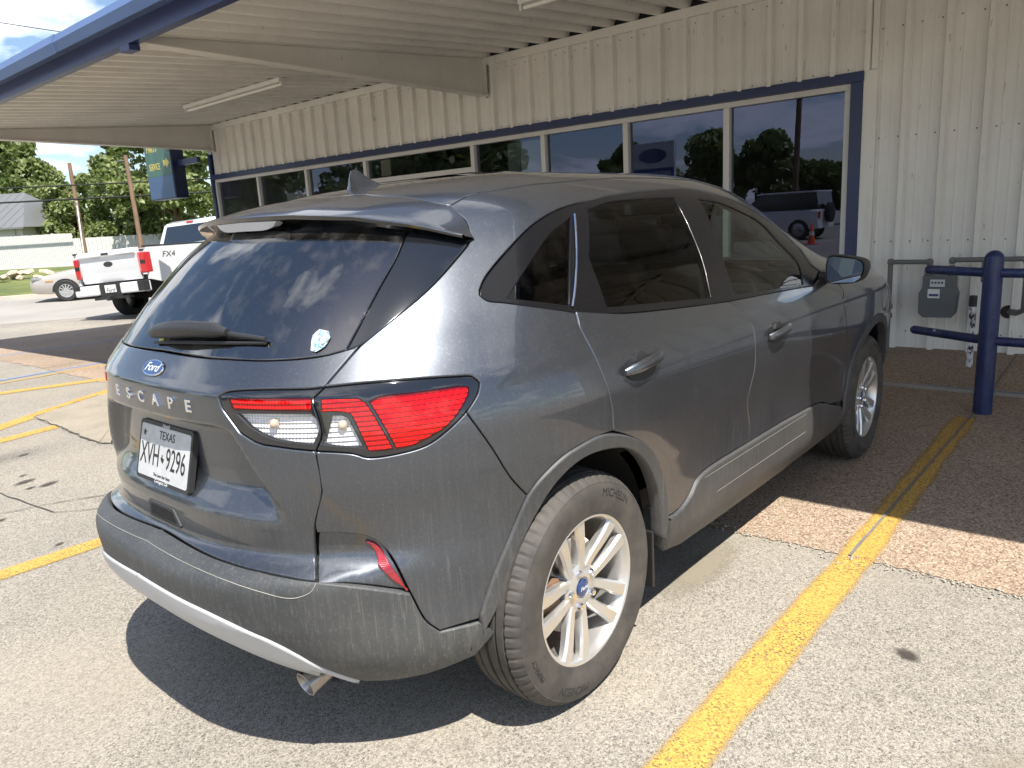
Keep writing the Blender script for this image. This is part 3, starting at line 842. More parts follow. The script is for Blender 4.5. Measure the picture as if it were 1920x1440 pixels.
b = MB(); b.tube([(0, .005, .49), (0, .005, .575)], .028, 14); b.obj('cap', simple('black_cap', (.02, .02, .022), .6), pv, smooth=50)

# blue guard post with rails
def make_post():
    m, nt, n, l, b = newmat('guard_post_blue')
    v = tex_coord(n, l)
    k = ramp(n, l, noise(n, l, v, 5, 4, .6), [(.3, (.010, .018, .07)), (.75, (.020, .033, .115))])
    ch = ramp(n, l, noise(n, l, tex_coord(n, l, (16, 16, 9)), 1, 3, .6), [(.70, 0), (.725, 1)])
    k = mixc(n, l, ch, k, (.35, .34, .33))
    du = ramp(n, l, noise(n, l, tex_coord(n, l, (30, 30, 2.5)), 1, 3), [(.5, 0), (.85, .35)])
    l.new(mixc(n, l, du, k, (.16, .14, .12)), b.inputs['Base Color']); l.new(ramp(n, l, noise(n, l, v, 9, 3), [(.3, .35), (.8, .65)]), b.inputs['Roughness'])
    bump(n, l, b, noise(n, l, v, 14, 3), .15, .004); return m
M_['post_blue'] = make_post()
gd = empty('guard_post', (4.0, -1.26, .004), 0, 'dark blue steel guard post with two rails in front of the gas meter', 'guard post')
b = MB(); b.lathe([(.056, 0), (.056, 1.012)]+[(.056*math.cos(t), 1.012+.056*math.sin(t)) for t in np.linspace(.15, math.pi/2, 7)], 28, 'z'); b.obj('post', M_['post_blue'], gd, smooth=60)
def rail(p, q, nm='rail'):
    p = np.array(p, float); q = np.array(q, float); t = (q-p)/np.linalg.norm(q-p); r = .030
    path = [p-t*r*.98, p-t*r*.8, p-t*r*.4, p, q]; b = MB(); b.tube(path, [.004, .018, .027, r, r], 12); b.obj(nm, M_['post_blue'], gd, smooth=60)
rail((.14, .395, .935), (0, 0, .925)); rail((.20, .48, .505), (0, 0, .487))
rail((-.30, -2.5, .93), (0, 0, .925)); rail((-.30, -2.5, .49), (0, 0, .487))

# ================================================================ the grey car
# body surface: rows of (v, z, half width, rear x, rear roundness, front x, front roundness)
ROWS=[
# v    z     w     xr     nr   xf    nf
(0.00,.215, .815, -.600, 4.6, 3.30, 3.8),
(0.06,.285, .866, -.715, 3.8, 3.50, 4.2),
(0.14,.370, .902, -.815, 3.3, 3.58, 4.5),
(0.20,.435, .906, -.866, 3.05, 3.60, 4.6),
(0.24,.475, .907, -.890, 2.92, 3.61, 4.8),
(0.33,.570, .907, -.904, 2.92, 3.62, 5.0),
(0.36,.598, .908, -.894, 2.92, 3.62, 5.0),
(0.375,.615,.909, -.858, 2.9, 3.62, 5.0),
(0.39,.630, .910, -.822, 2.88, 3.62, 5.0),
(0.41,.648, .912, -.808, 2.88, 3.62, 5.0),
(0.46,.700, .918, -.812, 2.88, 3.62, 5.0),
(0.50,.745, .924, -.818, 2.88, 3.62, 5.0),
(0.57,.820, .932, -.815, 2.9, 3.60, 5.0),
(0.67,.920, .932, -.808, 2.9, 3.54, 5.0),
(0.75,1.00, .917, -.803, 2.9, 3.42, 5.0),
(0.79,1.045,.899, -.803, 2.9, 3.22, 4.8),
(0.81,1.062,.891, -.795, 2.9, 3.10, 4.6),
(0.84,1.085,.880, -.778, 2.9, 3.00, 4.4),
(0.89,1.125,.862, -.748, 2.85, 2.80, 3.8),
(1.00,1.200,.828, -.690, 2.8, 2.62, 3.3),
(1.15,1.300,.772, -.600, 2.75, 2.40, 3.2),
(1.30,1.400,.710, -.490, 2.7, 2.19, 3.2),
(1.42,1.480,.650, -.360, 2.6, 2.02, 3.2),
(1.52,1.535,.565, -.190, 2.5, 1.90, 3.1),
(1.60,1.573,.460,  .040, 2.4, 1.79, 3.0),
(1.68,1.600,.320,  .340, 2.3, 1.66, 2.8),
(1.75,1.614,.140,  .660, 2.2, 1.48, 2.6),
(1.80,1.617,.001,  1.00, 2.0, 1.22, 2.0),
]
R_=np.array(ROWS)
def pchip(x,y,xi):
    h=np.diff(x);d=np.diff(y)/h
    m=np.zeros_like(y)
    for i in range(1,len(x)-1):
        if d[i-1]*d[i]<=0: m[i]=0
        else:
            w1=2*h[i]+h[i-1];w2=h[i]+2*h[i-1]
            m[i]=(w1+w2)/(w1/d[i-1]+w2/d[i])
    m[0]=d[0];m[-1]=d[-1]
    k=np.clip(np.searchsorted(x,xi)-1,0,len(h)-1)
    t=(xi-x[k])/h[k]
    return ((1+2*t)*(1-t)**2*y[k]+t*(1-t)**2*h[k]*m[k]+t*t*(3-2*t)*y[k+1]+t*t*(t-1)*h[k]*m[k+1])
VV=np.linspace(0,1.8,1801)
def gs(a,s):
    r=int(4*s);k=np.exp(-.5*(np.arange(-r,r+1)/s)**2);k/=k.sum()
    p=np.concatenate([2*a[0]-a[1:r+1][::-1],a,2*a[-1]-a[-r-1:-1][::-1]])
    return np.convolve(p,k,'valid')
SM={1:4,2:25,3:4,4:20,5:25,6:20}
TAB=[gs(pchip(R_[:,0],R_[:,i],VV),SM[i]) for i in range(1,7)]
XRS=gs(TAB[2],70)
XC0,XC1=0.45,2.70

def _tab():
    t=np.linspace(0,np.pi/2,4001);n=2.9
    x=-1.28*np.cos(t)**(2/n);y=.9*np.sin(t)**(2/n)
    L=np.concatenate([[0],np.cumsum(np.hypot(np.diff(x),np.diff(y)))]);return t,L
TT,LL=_tab(); LR=LL[-1]; LS=2.25; LF=1.75
def sst(a,b,x): 
    t=np.clip((x-a)/(b-a),0,1);return t*t*(3-2*t)
def S(A,v,disp=True):
    """A: metres round the car from the rear centre line; v: about metres up. right half (y<0)"""
    A=np.asarray(A,float);v=np.asarray(v,float)
    z,w,xr,nr,xf,nf=[np.interp(v,VV,t) for t in TAB]
    xr=xr+(np.interp(v,VV,XRS)-xr)*sst(.62,.92,A)*sst(.2,.3,v)*(1-sst(.55,.7,v))
    c0=np.minimum(XC0,xr+.42*(xf-xr))
    c1=np.maximum(np.minimum(XC1,xf-.42*(xf-xr)),c0+.02)
    t=np.interp(A,LL,TT)
    xR=c0-(c0-xr)*np.cos(t)**(2/nr); yR=w*np.abs(np.sin(t))**(2/nr)*(1-.035*np.clip((c0-xR)/1.3,0,1)**2)
    m=np.clip((A-LR)/LS,0,1); xM=c0+(c1-c0)*m
    q=np.clip((A-LR-LS)/LF,0,1); t2=np.pi/2-np.interp((1-q)*LR,LL,TT)
    xF=c1+(xf-c1)*np.abs(np.sin(t2))**(2/nf); yF=w*np.abs(np.cos(t2))**(2/nf)
    x=np.where(A<=LR,xR,np.where(A<LR+LS,xM,xF)); y=np.where(A<=LR,yR,np.where(A<LR+LS,w,yF))
    if disp:
        side=.335+(.965-z)*.70
        d=(1-sst(.945,.972,z))*sst(.715,.815,z)*(1-sst(side-.03,side+.035,y))
        x=x+np.where(A<LR,.048*d,0)
    return np.stack([x,-y,z+0*x],-1)

POLY={
'tailgate':[(0,0.9),(0.2797,0.8972),(0.2999,0.8976),(0.3195,0.8977),(0.3384,0.8976),(0.3568,0.8974),(0.3745,0.8971),(0.3917,0.8968),(0.4084,0.8964),(0.4246,0.8962),(0.4402,0.896),(0.4555,0.896),(0.4703,0.8961),(0.4849,0.8964),(0.4994,0.8968),(0.5136,0.8972),(0.5276,0.8977),(0.5414,0.8983),(0.5548,0.899),(0.568,0.8998),(0.5807,0.9008),(0.5931,0.902),(0.6051,0.9033),(0.6167,0.9049),(0.6286,0.907),(0.64,0.9094),(0.6511,0.9122),(0.6618,0.9153),(0.6724,0.9185),(0.683,0.9217),(0.6935,0.925),(0.7042,0.9282),(0.715,0.9312),(0.7088,0.9206),(0.7028,0.9103),(0.6967,0.9003),(0.6907,0.8904),(0.6845,0.8805),(0.6783,0.8709),(0.672,0.8613),(0.6655,0.8514),(0.659,0.8412),(0.6527,0.8306),(0.6464,0.8201),(0.6362,0.8192),(0.626,0.8183),(0.6123,0.8175),(0.6046,0.8174),(0.5952,0.8174),(0.5842,0.8175),(0.5719,0.8177),(0.5584,0.818),(0.5439,0.8182),(0.5286,0.8183),(0.5126,0.8183),(0.4962,0.8181),(0.4796,0.8178),(0.4629,0.8172),(0.4465,0.8165),(0.4307,0.8154),(0.4157,0.8141),(0.4019,0.8126),(0.3896,0.8108),(0.3793,0.8088),(0.3713,0.8066),(0.3577,0.7991),(0.3463,0.7911),(0.353,0.765),(0.4,0.71),(0.44,0.69),(0.467,0.6822),(0.4814,0.6809),(0.4956,0.6794),(0.5095,0.6778),(0.523,0.6762),(0.536,0.6746),(0.5483,0.6731),(0.5602,0.6718),(0.5715,0.6706),(0.5824,0.6695),(0.5932,0.6683),(0.604,0.667),(0.6051,0.6557),(0.6066,0.6443),(0.6084,0.6327),(0.6101,0.6212),(0.6118,0.6096),(0.6131,0.5982),(0.6139,0.587),(0.6142,0.576),(0.6138,0.5653),(0.6122,0.5532),(0.6096,0.5416),(0.6063,0.5302),(0.6026,0.5189),(0.5987,0.5073),(0.595,0.4952),(0.5908,0.4822),(0.5875,0.4709),(0.5848,0.459),(0.5828,0.4463),(0.581,0.4331),(0.5797,0.4193),(0.5805,0.4051),(0.588,0.3932),(0.6001,0.3841),(0.6147,0.3768),(0.6287,0.37),(0.6404,0.3628),(0.5563,0.3706),(0.4765,0.3757),(0.375,0.38),(0.272,0.3834),(0.21,0.3856),(0.15,0.3877),(0.067,0.3905),(0,0.392)],
'tl_in':[(0.6464,0.8201),(0.6362,0.8192),(0.626,0.8183),(0.6123,0.8175),(0.6046,0.8174),(0.5952,0.8174),(0.5842,0.8175),(0.5719,0.8177),(0.5584,0.818),(0.5439,0.8182),(0.5286,0.8183),(0.5126,0.8183),(0.4962,0.8181),(0.4796,0.8178),(0.4629,0.8172),(0.4465,0.8165),(0.4307,0.8154),(0.4157,0.8141),(0.4019,0.8126),(0.3896,0.8108),(0.3793,0.8088),(0.3713,0.8066),(0.3577,0.7991),(0.3463,0.7911),(0.353,0.765),(0.4,0.71),(0.44,0.69),(0.467,0.6822),(0.4814,0.6809),(0.4956,0.6794),(0.5095,0.6778),(0.523,0.6762),(0.536,0.6746),(0.5483,0.6731),(0.5602,0.6718),(0.5715,0.6706),(0.5824,0.6695),(0.5932,0.6683),(0.604,0.667),(0.609,0.6771),(0.6144,0.6869),(0.6192,0.6971),(0.6223,0.7086),(0.6231,0.7191),(0.6228,0.7304),(0.6219,0.7421),(0.6207,0.7539),(0.6194,0.7649),(0.6183,0.7757),(0.6178,0.7869)],
'tl_out':[(0.6464,0.8201),(0.6579,0.8206),(0.669,0.8212),(0.68,0.8217),(0.6909,0.8221),(0.702,0.8225),(0.7134,0.8229),(0.7253,0.8231),(0.7379,0.8233),(0.7512,0.8233),(0.7611,0.8232),(0.7719,0.8231),(0.7835,0.8229),(0.7957,0.8226),(0.8084,0.8223),(0.8216,0.8218),(0.8351,0.8213),(0.8489,0.8207),(0.8628,0.82),(0.8767,0.8193),(0.8905,0.8185),(0.904,0.8176),(0.9172,0.8166),(0.9299,0.8157),(0.942,0.8147),(0.9533,0.8137),(0.9637,0.8127),(0.9731,0.8118),(0.9812,0.8108),(0.9981,0.8094),(1.0113,0.8081),(1.0224,0.8043),(1.0323,0.7949),(1.039,0.7848),(1.0336,0.7744),(1.0265,0.7641),(1.0197,0.7572),(1.0112,0.7494),(1.0017,0.7409),(0.9919,0.7325),(0.9823,0.7244),(0.972,0.7164),(0.9613,0.7086),(0.9504,0.7011),(0.9394,0.6939),(0.9285,0.687),(0.9178,0.6803),(0.9072,0.6738),(0.8963,0.6677),(0.8851,0.6623),(0.8734,0.6576),(0.8636,0.6546),(0.8533,0.6522),(0.8427,0.6501),(0.832,0.6485),(0.8211,0.6471),(0.8104,0.6459),(0.7998,0.6448),(0.7874,0.6437),(0.7745,0.6427),(0.7616,0.642),(0.7492,0.6418),(0.7377,0.6422),(0.7275,0.6434),(0.7168,0.6467),(0.7077,0.6512),(0.6966,0.6554),(0.6876,0.6575),(0.6773,0.6593),(0.6659,0.6609),(0.6539,0.6623),(0.6414,0.6636),(0.6287,0.6647),(0.6162,0.6659),(0.604,0.667),(0.609,0.6771),(0.6144,0.6869),(0.6192,0.6971),(0.6223,0.7086),(0.6231,0.7191),(0.6228,0.7304),(0.6219,0.7421),(0.6207,0.7539),(0.6194,0.7649),(0.6183,0.7757),(0.6178,0.7869)],
'rear_glass':[(0,0.905),(0.2788,0.8988),(0.2991,0.8992),(0.3187,0.8993),(0.3377,0.8992),(0.3561,0.899),(0.3738,0.8987),(0.3911,0.8984),(0.4078,0.898),(0.424,0.8978),(0.4397,0.8976),(0.455,0.8976),(0.4698,0.8977),(0.4846,0.8981),(0.4993,0.8985),(0.5139,0.899),(0.5283,0.8996),(0.5425,0.9003),(0.5562,0.9011),(0.5695,0.902),(0.5822,0.903),(0.5943,0.9041),(0.6057,0.9053),(0.6163,0.9066),(0.629,0.9086),(0.6404,0.911),(0.6511,0.9137),(0.6614,0.9165),(0.6717,0.9194),(0.6823,0.922),(0.6859,0.9354),(0.6895,0.9494),(0.6932,0.9637),(0.6969,0.9783),(0.7006,0.993),(0.7043,1.0075),(0.708,1.0221),(0.7118,1.0366),(0.7155,1.0511),(0.7193,1.0654),(0.723,1.0794),(0.7266,1.0931),(0.7301,1.1064),(0.7334,1.1192),(0.7367,1.1314),(0.7414,1.1487),(0.7461,1.1653),(0.7508,1.1812),(0.7553,1.1964),(0.7595,1.2111),(0.7631,1.2252),(0.7659,1.2389),(0.7683,1.2548),(0.7696,1.2695),(0.7702,1.2838),(0.7707,1.2984),(0.772,1.36),(0.7,1.4),(0.5,1.42),(0,1.425)],
'applique':[(0.6823,0.922),(0.6927,0.9239),(0.703,0.9257),(0.715,0.9312),(0.721,0.9354),(0.7276,0.9408),(0.7349,0.9474),(0.7428,0.955),(0.7512,0.9636),(0.7601,0.973),(0.7694,0.983),(0.7789,0.9935),(0.7887,1.0044),(0.7987,1.0156),(0.8089,1.027),(0.8191,1.0385),(0.8293,1.05),(0.8394,1.0615),(0.8492,1.0726),(0.8587,1.0834),(0.8677,1.0937),(0.8761,1.1032),(0.8867,1.1156),(0.8971,1.1282),(0.9073,1.1407),(0.9173,1.1533),(0.927,1.1657),(0.9364,1.178),(0.9455,1.1899),(0.9543,1.2014),(0.9625,1.2123),(0.9702,1.2226),(0.9816,1.237),(0.9919,1.25),(1.0003,1.2626),(1.0056,1.2756),(1.0054,1.2967),(1.0009,1.3178),(0.94,1.34),(0.772,1.36),(0.7707,1.2984),(0.7702,1.2838),(0.7696,1.2695),(0.7683,1.2548),(0.7659,1.2389),(0.763,1.2249),(0.7592,1.2099),(0.7549,1.1943),(0.7503,1.1784),(0.7456,1.1624),(0.741,1.1467),(0.7367,1.1314)],
'dlo':[(1.0455,1.0886),(1.0511,1.1027),(1.0569,1.1169),(1.0654,1.1325),(1.0736,1.1441),(1.0839,1.157),(1.096,1.1707),(1.1096,1.1851),(1.1244,1.1998),(1.1399,1.2144),(1.1556,1.2286),(1.1709,1.242),(1.1866,1.2553),(1.2027,1.2686),(1.2193,1.2817),(1.2365,1.2945),(1.2543,1.3068),(1.2729,1.3184),(1.2924,1.3293),(1.3144,1.3401),(1.338,1.3504),(1.3629,1.36),(1.3892,1.3692),(1.4168,1.3777),(1.4456,1.3855),(1.4844,1.3943),(1.5248,1.4015),(1.5689,1.4081),(1.6198,1.4149),(1.6666,1.4206),(1.72,1.4264),(1.7823,1.4322),(1.8784,1.4379),(2.0171,1.4435),(2.16,1.4488),(2.2829,1.4531),(2.4095,1.4573),(2.5397,1.4613),(2.6734,1.4652),(2.8105,1.4689),(2.9509,1.4724),(3.0943,1.4757),(3.2407,1.4788),(3.3917,1.4818),(3.552,1.4849),(3.7191,1.488),(3.89,1.4909),(4.0614,1.4933),(4.1244,1.495),(4.1719,1.4958),(4.2181,1.4954),(4.2606,1.4937),(4.3046,1.4898),(4.3429,1.4842),(4.3765,1.4773),(4.4069,1.4693),(4.4358,1.4608),(4.465,1.4519),(4.4984,1.4417),(4.5311,1.4308),(4.563,1.4192),(4.594,1.4069),(4.6239,1.3939),(4.6502,1.3804),(4.6738,1.3661),(4.6954,1.351),(4.7159,1.3353),(4.736,1.3189),(4.756,1.3019),(4.7744,1.2844),(4.7905,1.2659),(4.8026,1.2457),(4.8085,1.2233),(4.8078,1.2037),(4.8026,1.1824),(4.7936,1.1599),(4.7815,1.1364),(4.7662,1.1124),(4.7488,1.0883),(4.7305,1.0645),(4.7121,1.0414),(4.6891,1.0142),(4.6637,0.9872),(4.6324,0.9599),(4.594,0.9331),(4.5466,0.9072),(4.4872,0.8827),(4.3721,0.8608),(4.2767,0.8384),(4.2005,0.8153),(4.178,0.8182),(4.1583,0.8211),(4.1402,0.824),(4.1229,0.8269),(4.1065,0.8298),(4.0977,0.8315),(4.0896,0.8332),(4.0628,0.8348),(3.9631,0.8364),(3.8609,0.838),(3.7576,0.8396),(3.654,0.8411),(3.5514,0.8427),(3.4506,0.8444),(3.3524,0.8461),(3.2578,0.8478),(3.1673,0.8496),(3.0816,0.8516),(2.9911,0.8538),(2.9028,0.8561),(2.8166,0.8584),(2.7322,0.8608),(2.6492,0.8633),(2.5675,0.8658),(2.4869,0.8684),(2.4072,0.871),(2.3281,0.8736),(2.2496,0.8762),(2.1715,0.8789),(2.0938,0.8815),(2.0164,0.8841),(1.9395,0.8867),(1.8633,0.8894),(1.8155,0.8921),(1.7837,0.8949),(1.7528,0.8978),(1.7229,0.9008),(1.694,0.9039),(1.666,0.9071),(1.639,0.9106),(1.612,0.9143),(1.5863,0.918),(1.5615,0.9218),(1.5376,0.9257),(1.5142,0.9298),(1.4912,0.934),(1.4684,0.9385),(1.4457,0.9432),(1.4229,0.9481),(1.3999,0.9534),(1.3809,0.958),(1.361,0.9631),(1.3408,0.9686),(1.3202,0.9744),(1.2996,0.9803),(1.2792,0.9862),(1.2591,0.9922),(1.2395,0.998),(1.2206,1.0037),(1.2025,1.0091),(1.1854,1.0142),(1.1694,1.0189),(1.1548,1.0232),(1.1414,1.027),(1.1297,1.0303),(1.1102,1.0348),(1.0937,1.0379),(1.0796,1.0412),(1.0676,1.0463),(1.0553,1.0569),(1.045,1.0688)],
'quarter':[(0.715,0.9312),(0.7232,0.9405),(0.7317,0.9499),(0.7404,0.9595),(0.7492,0.9692),(0.7582,0.9789),(0.7673,0.9886),(0.7765,0.9983),(0.7857,1.0079),(0.7951,1.0175),(0.8044,1.0272),(0.8138,1.0368),(0.8232,1.0464),(0.8324,1.0561),(0.8416,1.0656),(0.8506,1.0751),(0.8593,1.0846),(0.8679,1.094),(0.8761,1.1032),(0.8867,1.1156),(0.8971,1.1282),(0.9073,1.1407),(0.9173,1.1533),(0.927,1.1657),(0.9364,1.178),(0.9455,1.1899),(0.9543,1.2014),(0.9625,1.2123),(0.9702,1.2226),(0.9816,1.237),(0.9919,1.25),(1.0003,1.2626),(1.0056,1.2756),(1.0063,1.2967),(1.0009,1.3178),(0.9924,1.3393),(0.9775,1.3608),(0.961,1.3754),(0.9399,1.3902),(0.9164,1.4056),(0.8926,1.4218),(0.893,1.43),(0.95,1.475),(1.043,1.502),(1.4,1.535),(2.1,1.56),(3.2,1.585),(4.2,1.585),(4.6,1.56),(4.85,1.5),(4.97,1.4),(5,1.25),(5.02,1.05),(4.95,0.93),(4.6,0.86),(4.4872,0.8827),(4.7121,1.0414),(4.726,1.0649),(4.7417,1.0889),(4.7581,1.113),(4.774,1.1368),(4.7879,1.1602),(4.7993,1.1826),(4.8068,1.2038),(4.8085,1.2233),(4.8026,1.2457),(4.7905,1.2659),(4.7744,1.2844),(4.756,1.3019),(4.736,1.3189),(4.7159,1.3353),(4.6954,1.351),(4.6738,1.3661),(4.6502,1.3804),(4.6239,1.3939),(4.594,1.4069),(4.563,1.4192),(4.5311,1.4308),(4.4984,1.4417),(4.465,1.4519),(4.4358,1.4608),(4.4069,1.4693),(4.3765,1.4773),(4.3429,1.4842),(4.3046,1.4898),(4.2606,1.4937),(4.2181,1.4954),(4.1719,1.4958),(4.1244,1.495),(4.0614,1.4933),(3.89,1.4909),(3.7191,1.488),(3.552,1.4849),(3.3917,1.4818),(3.2407,1.4788),(3.0944,1.4756),(2.9513,1.472),(2.8114,1.4682),(2.6749,1.4641),(2.5415,1.4601),(2.4114,1.4561),(2.2843,1.4523),(2.16,1.4488),(1.6198,1.4149),(1.5708,1.4077),(1.5265,1.4012),(1.485,1.3942),(1.4456,1.3855),(1.4168,1.3777),(1.3892,1.3692),(1.3629,1.36),(1.338,1.3504),(1.3144,1.3401),(1.2924,1.3293),(1.2729,1.3184),(1.2543,1.3068),(1.2365,1.2945),(1.2193,1.2817),(1.2027,1.2686),(1.1866,1.2553),(1.1709,1.242),(1.1556,1.2286),(1.1399,1.2144),(1.1244,1.1998),(1.1096,1.1851),(1.096,1.1707),(1.0839,1.157),(1.0736,1.1441),(1.0654,1.1325),(1.0569,1.1169),(1.0511,1.1027),(1.0455,1.0886),(1.045,1.0688),(1.0553,1.0569),(1.0676,1.0463),(1.0796,1.0412),(1.0937,1.0379),(1.1102,1.0348),(1.1297,1.0303),(1.1414,1.0271),(1.1544,1.0235),(1.1688,1.0196),(1.1843,1.0152),(1.2009,1.0106),(1.2185,1.0056),(1.2369,1.0004),(1.2562,0.9949),(1.276,0.9893),(1.2963,0.9834),(1.3169,0.9775),(1.3378,0.9714),(1.3587,0.9653),(1.3795,0.9593),(1.3999,0.9534),(1.4123,0.8935),(1.4201,0.8769),(1.428,0.8609),(1.4353,0.845),(1.4411,0.8285),(1.4453,0.8123),(1.4485,0.7975),(1.4506,0.7845),(1.4526,0.7737),(1.4548,0.7635),(1.4567,0.7527),(1.4585,0.7404),(1.4603,0.7289),(1.4627,0.7163),(1.4657,0.7029),(1.4692,0.689),(1.473,0.6751),(1.4769,0.6613),(1.4802,0.6478),(1.483,0.6316),(1.4843,0.6158),(1.4847,0.6005),(1.4849,0.5853),(1.4859,0.5701),(1.4362,0.5708),(1.4156,0.569),(1.3948,0.5673),(1.3744,0.5654),(1.3553,0.5635),(1.338,0.5615),(1.3231,0.5593),(1.3078,0.5565),(1.2951,0.5536),(1.2818,0.5497),(1.2694,0.5453),(1.2565,0.5402),(1.2435,0.5344),(1.2307,0.528),(1.2184,0.521),(1.2088,0.5147),(1.1995,0.5078),(1.1904,0.5004),(1.1816,0.4929),(1.1729,0.4854),(1.1644,0.4781),(1.156,0.4709),(1.1442,0.4819),(1.1327,0.4924),(1.1216,0.5033),(1.1108,0.5147),(1.1004,0.5271),(1.0927,0.5376),(1.0853,0.5487),(1.0782,0.5602),(1.0713,0.572),(1.0645,0.5841),(1.0578,0.5964),(1.0508,0.6086),(1.0437,0.6208),(1.0365,0.6325),(1.0292,0.6443),(1.0218,0.6561),(1.0145,0.6677),(1.0074,0.6793),(1.0006,0.6909),(0.994,0.7023),(0.9879,0.7135),(0.9823,0.7244),(0.9911,0.733),(1.0008,0.7415),(1.0106,0.7497),(1.0195,0.7573),(1.0265,0.7641),(1.0336,0.7744),(1.039,0.7848),(1.0323,0.7949),(1.0224,0.8043),(1.0113,0.8081),(0.9981,0.8094),(0.9812,0.8108),(0.9731,0.8118),(0.9637,0.8127),(0.9533,0.8137),(0.942,0.8147),(0.9299,0.8157),(0.9172,0.8166),(0.904,0.8176),(0.8905,0.8185),(0.8767,0.8193),(0.8628,0.82),(0.8489,0.8207),(0.8351,0.8213),(0.8216,0.8218),(0.8084,0.8223),(0.7957,0.8226),(0.7835,0.8229),(0.7719,0.8231),(0.7611,0.8232),(0.7512,0.8233),(0.7379,0.8233),(0.7253,0.8231),(0.7134,0.8229),(0.702,0.8225),(0.6909,0.8221),(0.68,0.8217),(0.669,0.8212),(0.6579,0.8206),(0.6464,0.8201),(0.6526,0.8305),(0.6589,0.8409),(0.6652,0.8509),(0.6716,0.8606),(0.678,0.8704),(0.6845,0.8805)],
'bumper_cover':[(0.604,0.667),(0.6162,0.6659),(0.6287,0.6647),(0.6414,0.6636),(0.6539,0.6623),(0.6659,0.6609),(0.6773,0.6593),(0.6876,0.6575),(0.6966,0.6554),(0.7077,0.6512),(0.7168,0.6467),(0.7275,0.6434),(0.7377,0.6422),(0.7492,0.6418),(0.7616,0.642),(0.7745,0.6427),(0.7874,0.6437),(0.7998,0.6448),(0.8104,0.6459),(0.8211,0.6471),(0.832,0.6485),(0.8427,0.6501),(0.8533,0.6522),(0.8636,0.6546),(0.8734,0.6576),(0.8851,0.6623),(0.8963,0.6677),(0.9072,0.6738),(0.9178,0.6803),(0.9285,0.687),(0.9392,0.6941),(0.9497,0.7016),(0.9603,0.7093),(0.9711,0.717),(0.9823,0.7244),(0.9879,0.7135),(0.994,0.7023),(1.0006,0.6909),(1.0074,0.6793),(1.0145,0.6677),(1.0218,0.6561),(1.0292,0.6443),(1.0365,0.6325),(1.0437,0.6208),(1.0508,0.6086),(1.0578,0.5964),(1.0645,0.5841),(1.0713,0.572),(1.0782,0.5602),(1.0853,0.5487),(1.0927,0.5376),(1.1004,0.5271),(1.1108,0.5147),(1.1216,0.5033),(1.1327,0.4924),(1.1442,0.4819),(1.156,0.4709),(1.1505,0.46),(1.1453,0.449),(1.1402,0.4379),(1.1354,0.4265),(1.1309,0.4144),(1.1273,0.4027),(1.124,0.3908),(1.1205,0.3798),(1.1167,0.3697),(1.1126,0.3597),(1.1085,0.348),(1.1047,0.3372),(1.1001,0.3266),(1.0951,0.3164),(1.0896,0.3062),(1.0839,0.2961),(1.0784,0.2861),(1.073,0.276),(1.0679,0.2659),(1.0632,0.2557),(1.059,0.2453),(1.0553,0.2346),(1.0514,0.2236),(1.0472,0.2126),(1.0425,0.2017),(1.0375,0.1911),(1.0322,0.1807),(1.0188,0.181),(1.0056,0.1813),(0.9925,0.1814),(0.9796,0.1815),(0.9667,0.1815),(0.954,0.1814),(0.9413,0.1812),(0.9287,0.1809),(0.9162,0.1805),(0.907,0.1909),(0.8978,0.2013),(0.8898,0.2144),(0.8855,0.2243),(0.8809,0.2353),(0.8759,0.2469),(0.8712,0.259),(0.8666,0.2713),(0.8617,0.2836),(0.8567,0.2956),(0.8518,0.3078),(0.8465,0.3207),(0.8405,0.3344),(0.8334,0.3488),(0.8253,0.3616),(0.8149,0.3717),(0.8028,0.3811),(0.7903,0.3902),(0.7759,0.4022),(0.7639,0.4138),(0.7533,0.4242),(0.7429,0.4331),(0.7324,0.4406),(0.7225,0.4461),(0.7124,0.4502),(0.702,0.4533),(0.691,0.4558),(0.6795,0.4583),(0.6683,0.4602),(0.6564,0.4616),(0.644,0.4626),(0.6311,0.4632),(0.6181,0.4637),(0.6051,0.4641),(0.5923,0.4646),(0.5908,0.4726),(0.5908,0.4822),(0.5929,0.4909),(0.5959,0.5015),(0.5992,0.5135),(0.6029,0.5264),(0.6067,0.5397),(0.6105,0.5529),(0.6138,0.5653)],
'bumper_inset':[(0.5923,0.4646),(0.6051,0.4641),(0.6181,0.4637),(0.6311,0.4632),(0.644,0.4626),(0.6564,0.4616),(0.6683,0.4602),(0.6795,0.4583),(0.691,0.4558),(0.702,0.4533),(0.7124,0.4502),(0.7225,0.4461),(0.7324,0.4406),(0.7429,0.4331),(0.7533,0.4242),(0.7639,0.4138),(0.7759,0.4022),(0.7903,0.3902),(0.8028,0.3812),(0.8148,0.3719),(0.825,0.362),(0.8331,0.3496),(0.8402,0.3353),(0.8463,0.3215),(0.8517,0.3083),(0.8567,0.2956),(0.8458,0.2997),(0.8348,0.3039),(0.8237,0.3081),(0.8125,0.3123),(0.8014,0.3165),(0.7904,0.3207),(0.7795,0.3248),(0.7687,0.3289),(0.7583,0.3328),(0.748,0.3366),(0.738,0.3403),(0.7283,0.3437),(0.719,0.3467),(0.7101,0.3494),(0.7019,0.3518),(0.6884,0.3552),(0.6762,0.3577),(0.6646,0.3596),(0.6529,0.3613),(0.6404,0.3628),(0.6291,0.3697),(0.6157,0.3762),(0.602,0.383),(0.5903,0.3909),(0.583,0.4008),(0.5808,0.4135),(0.5826,0.4264),(0.5849,0.4387),(0.5872,0.4509)],
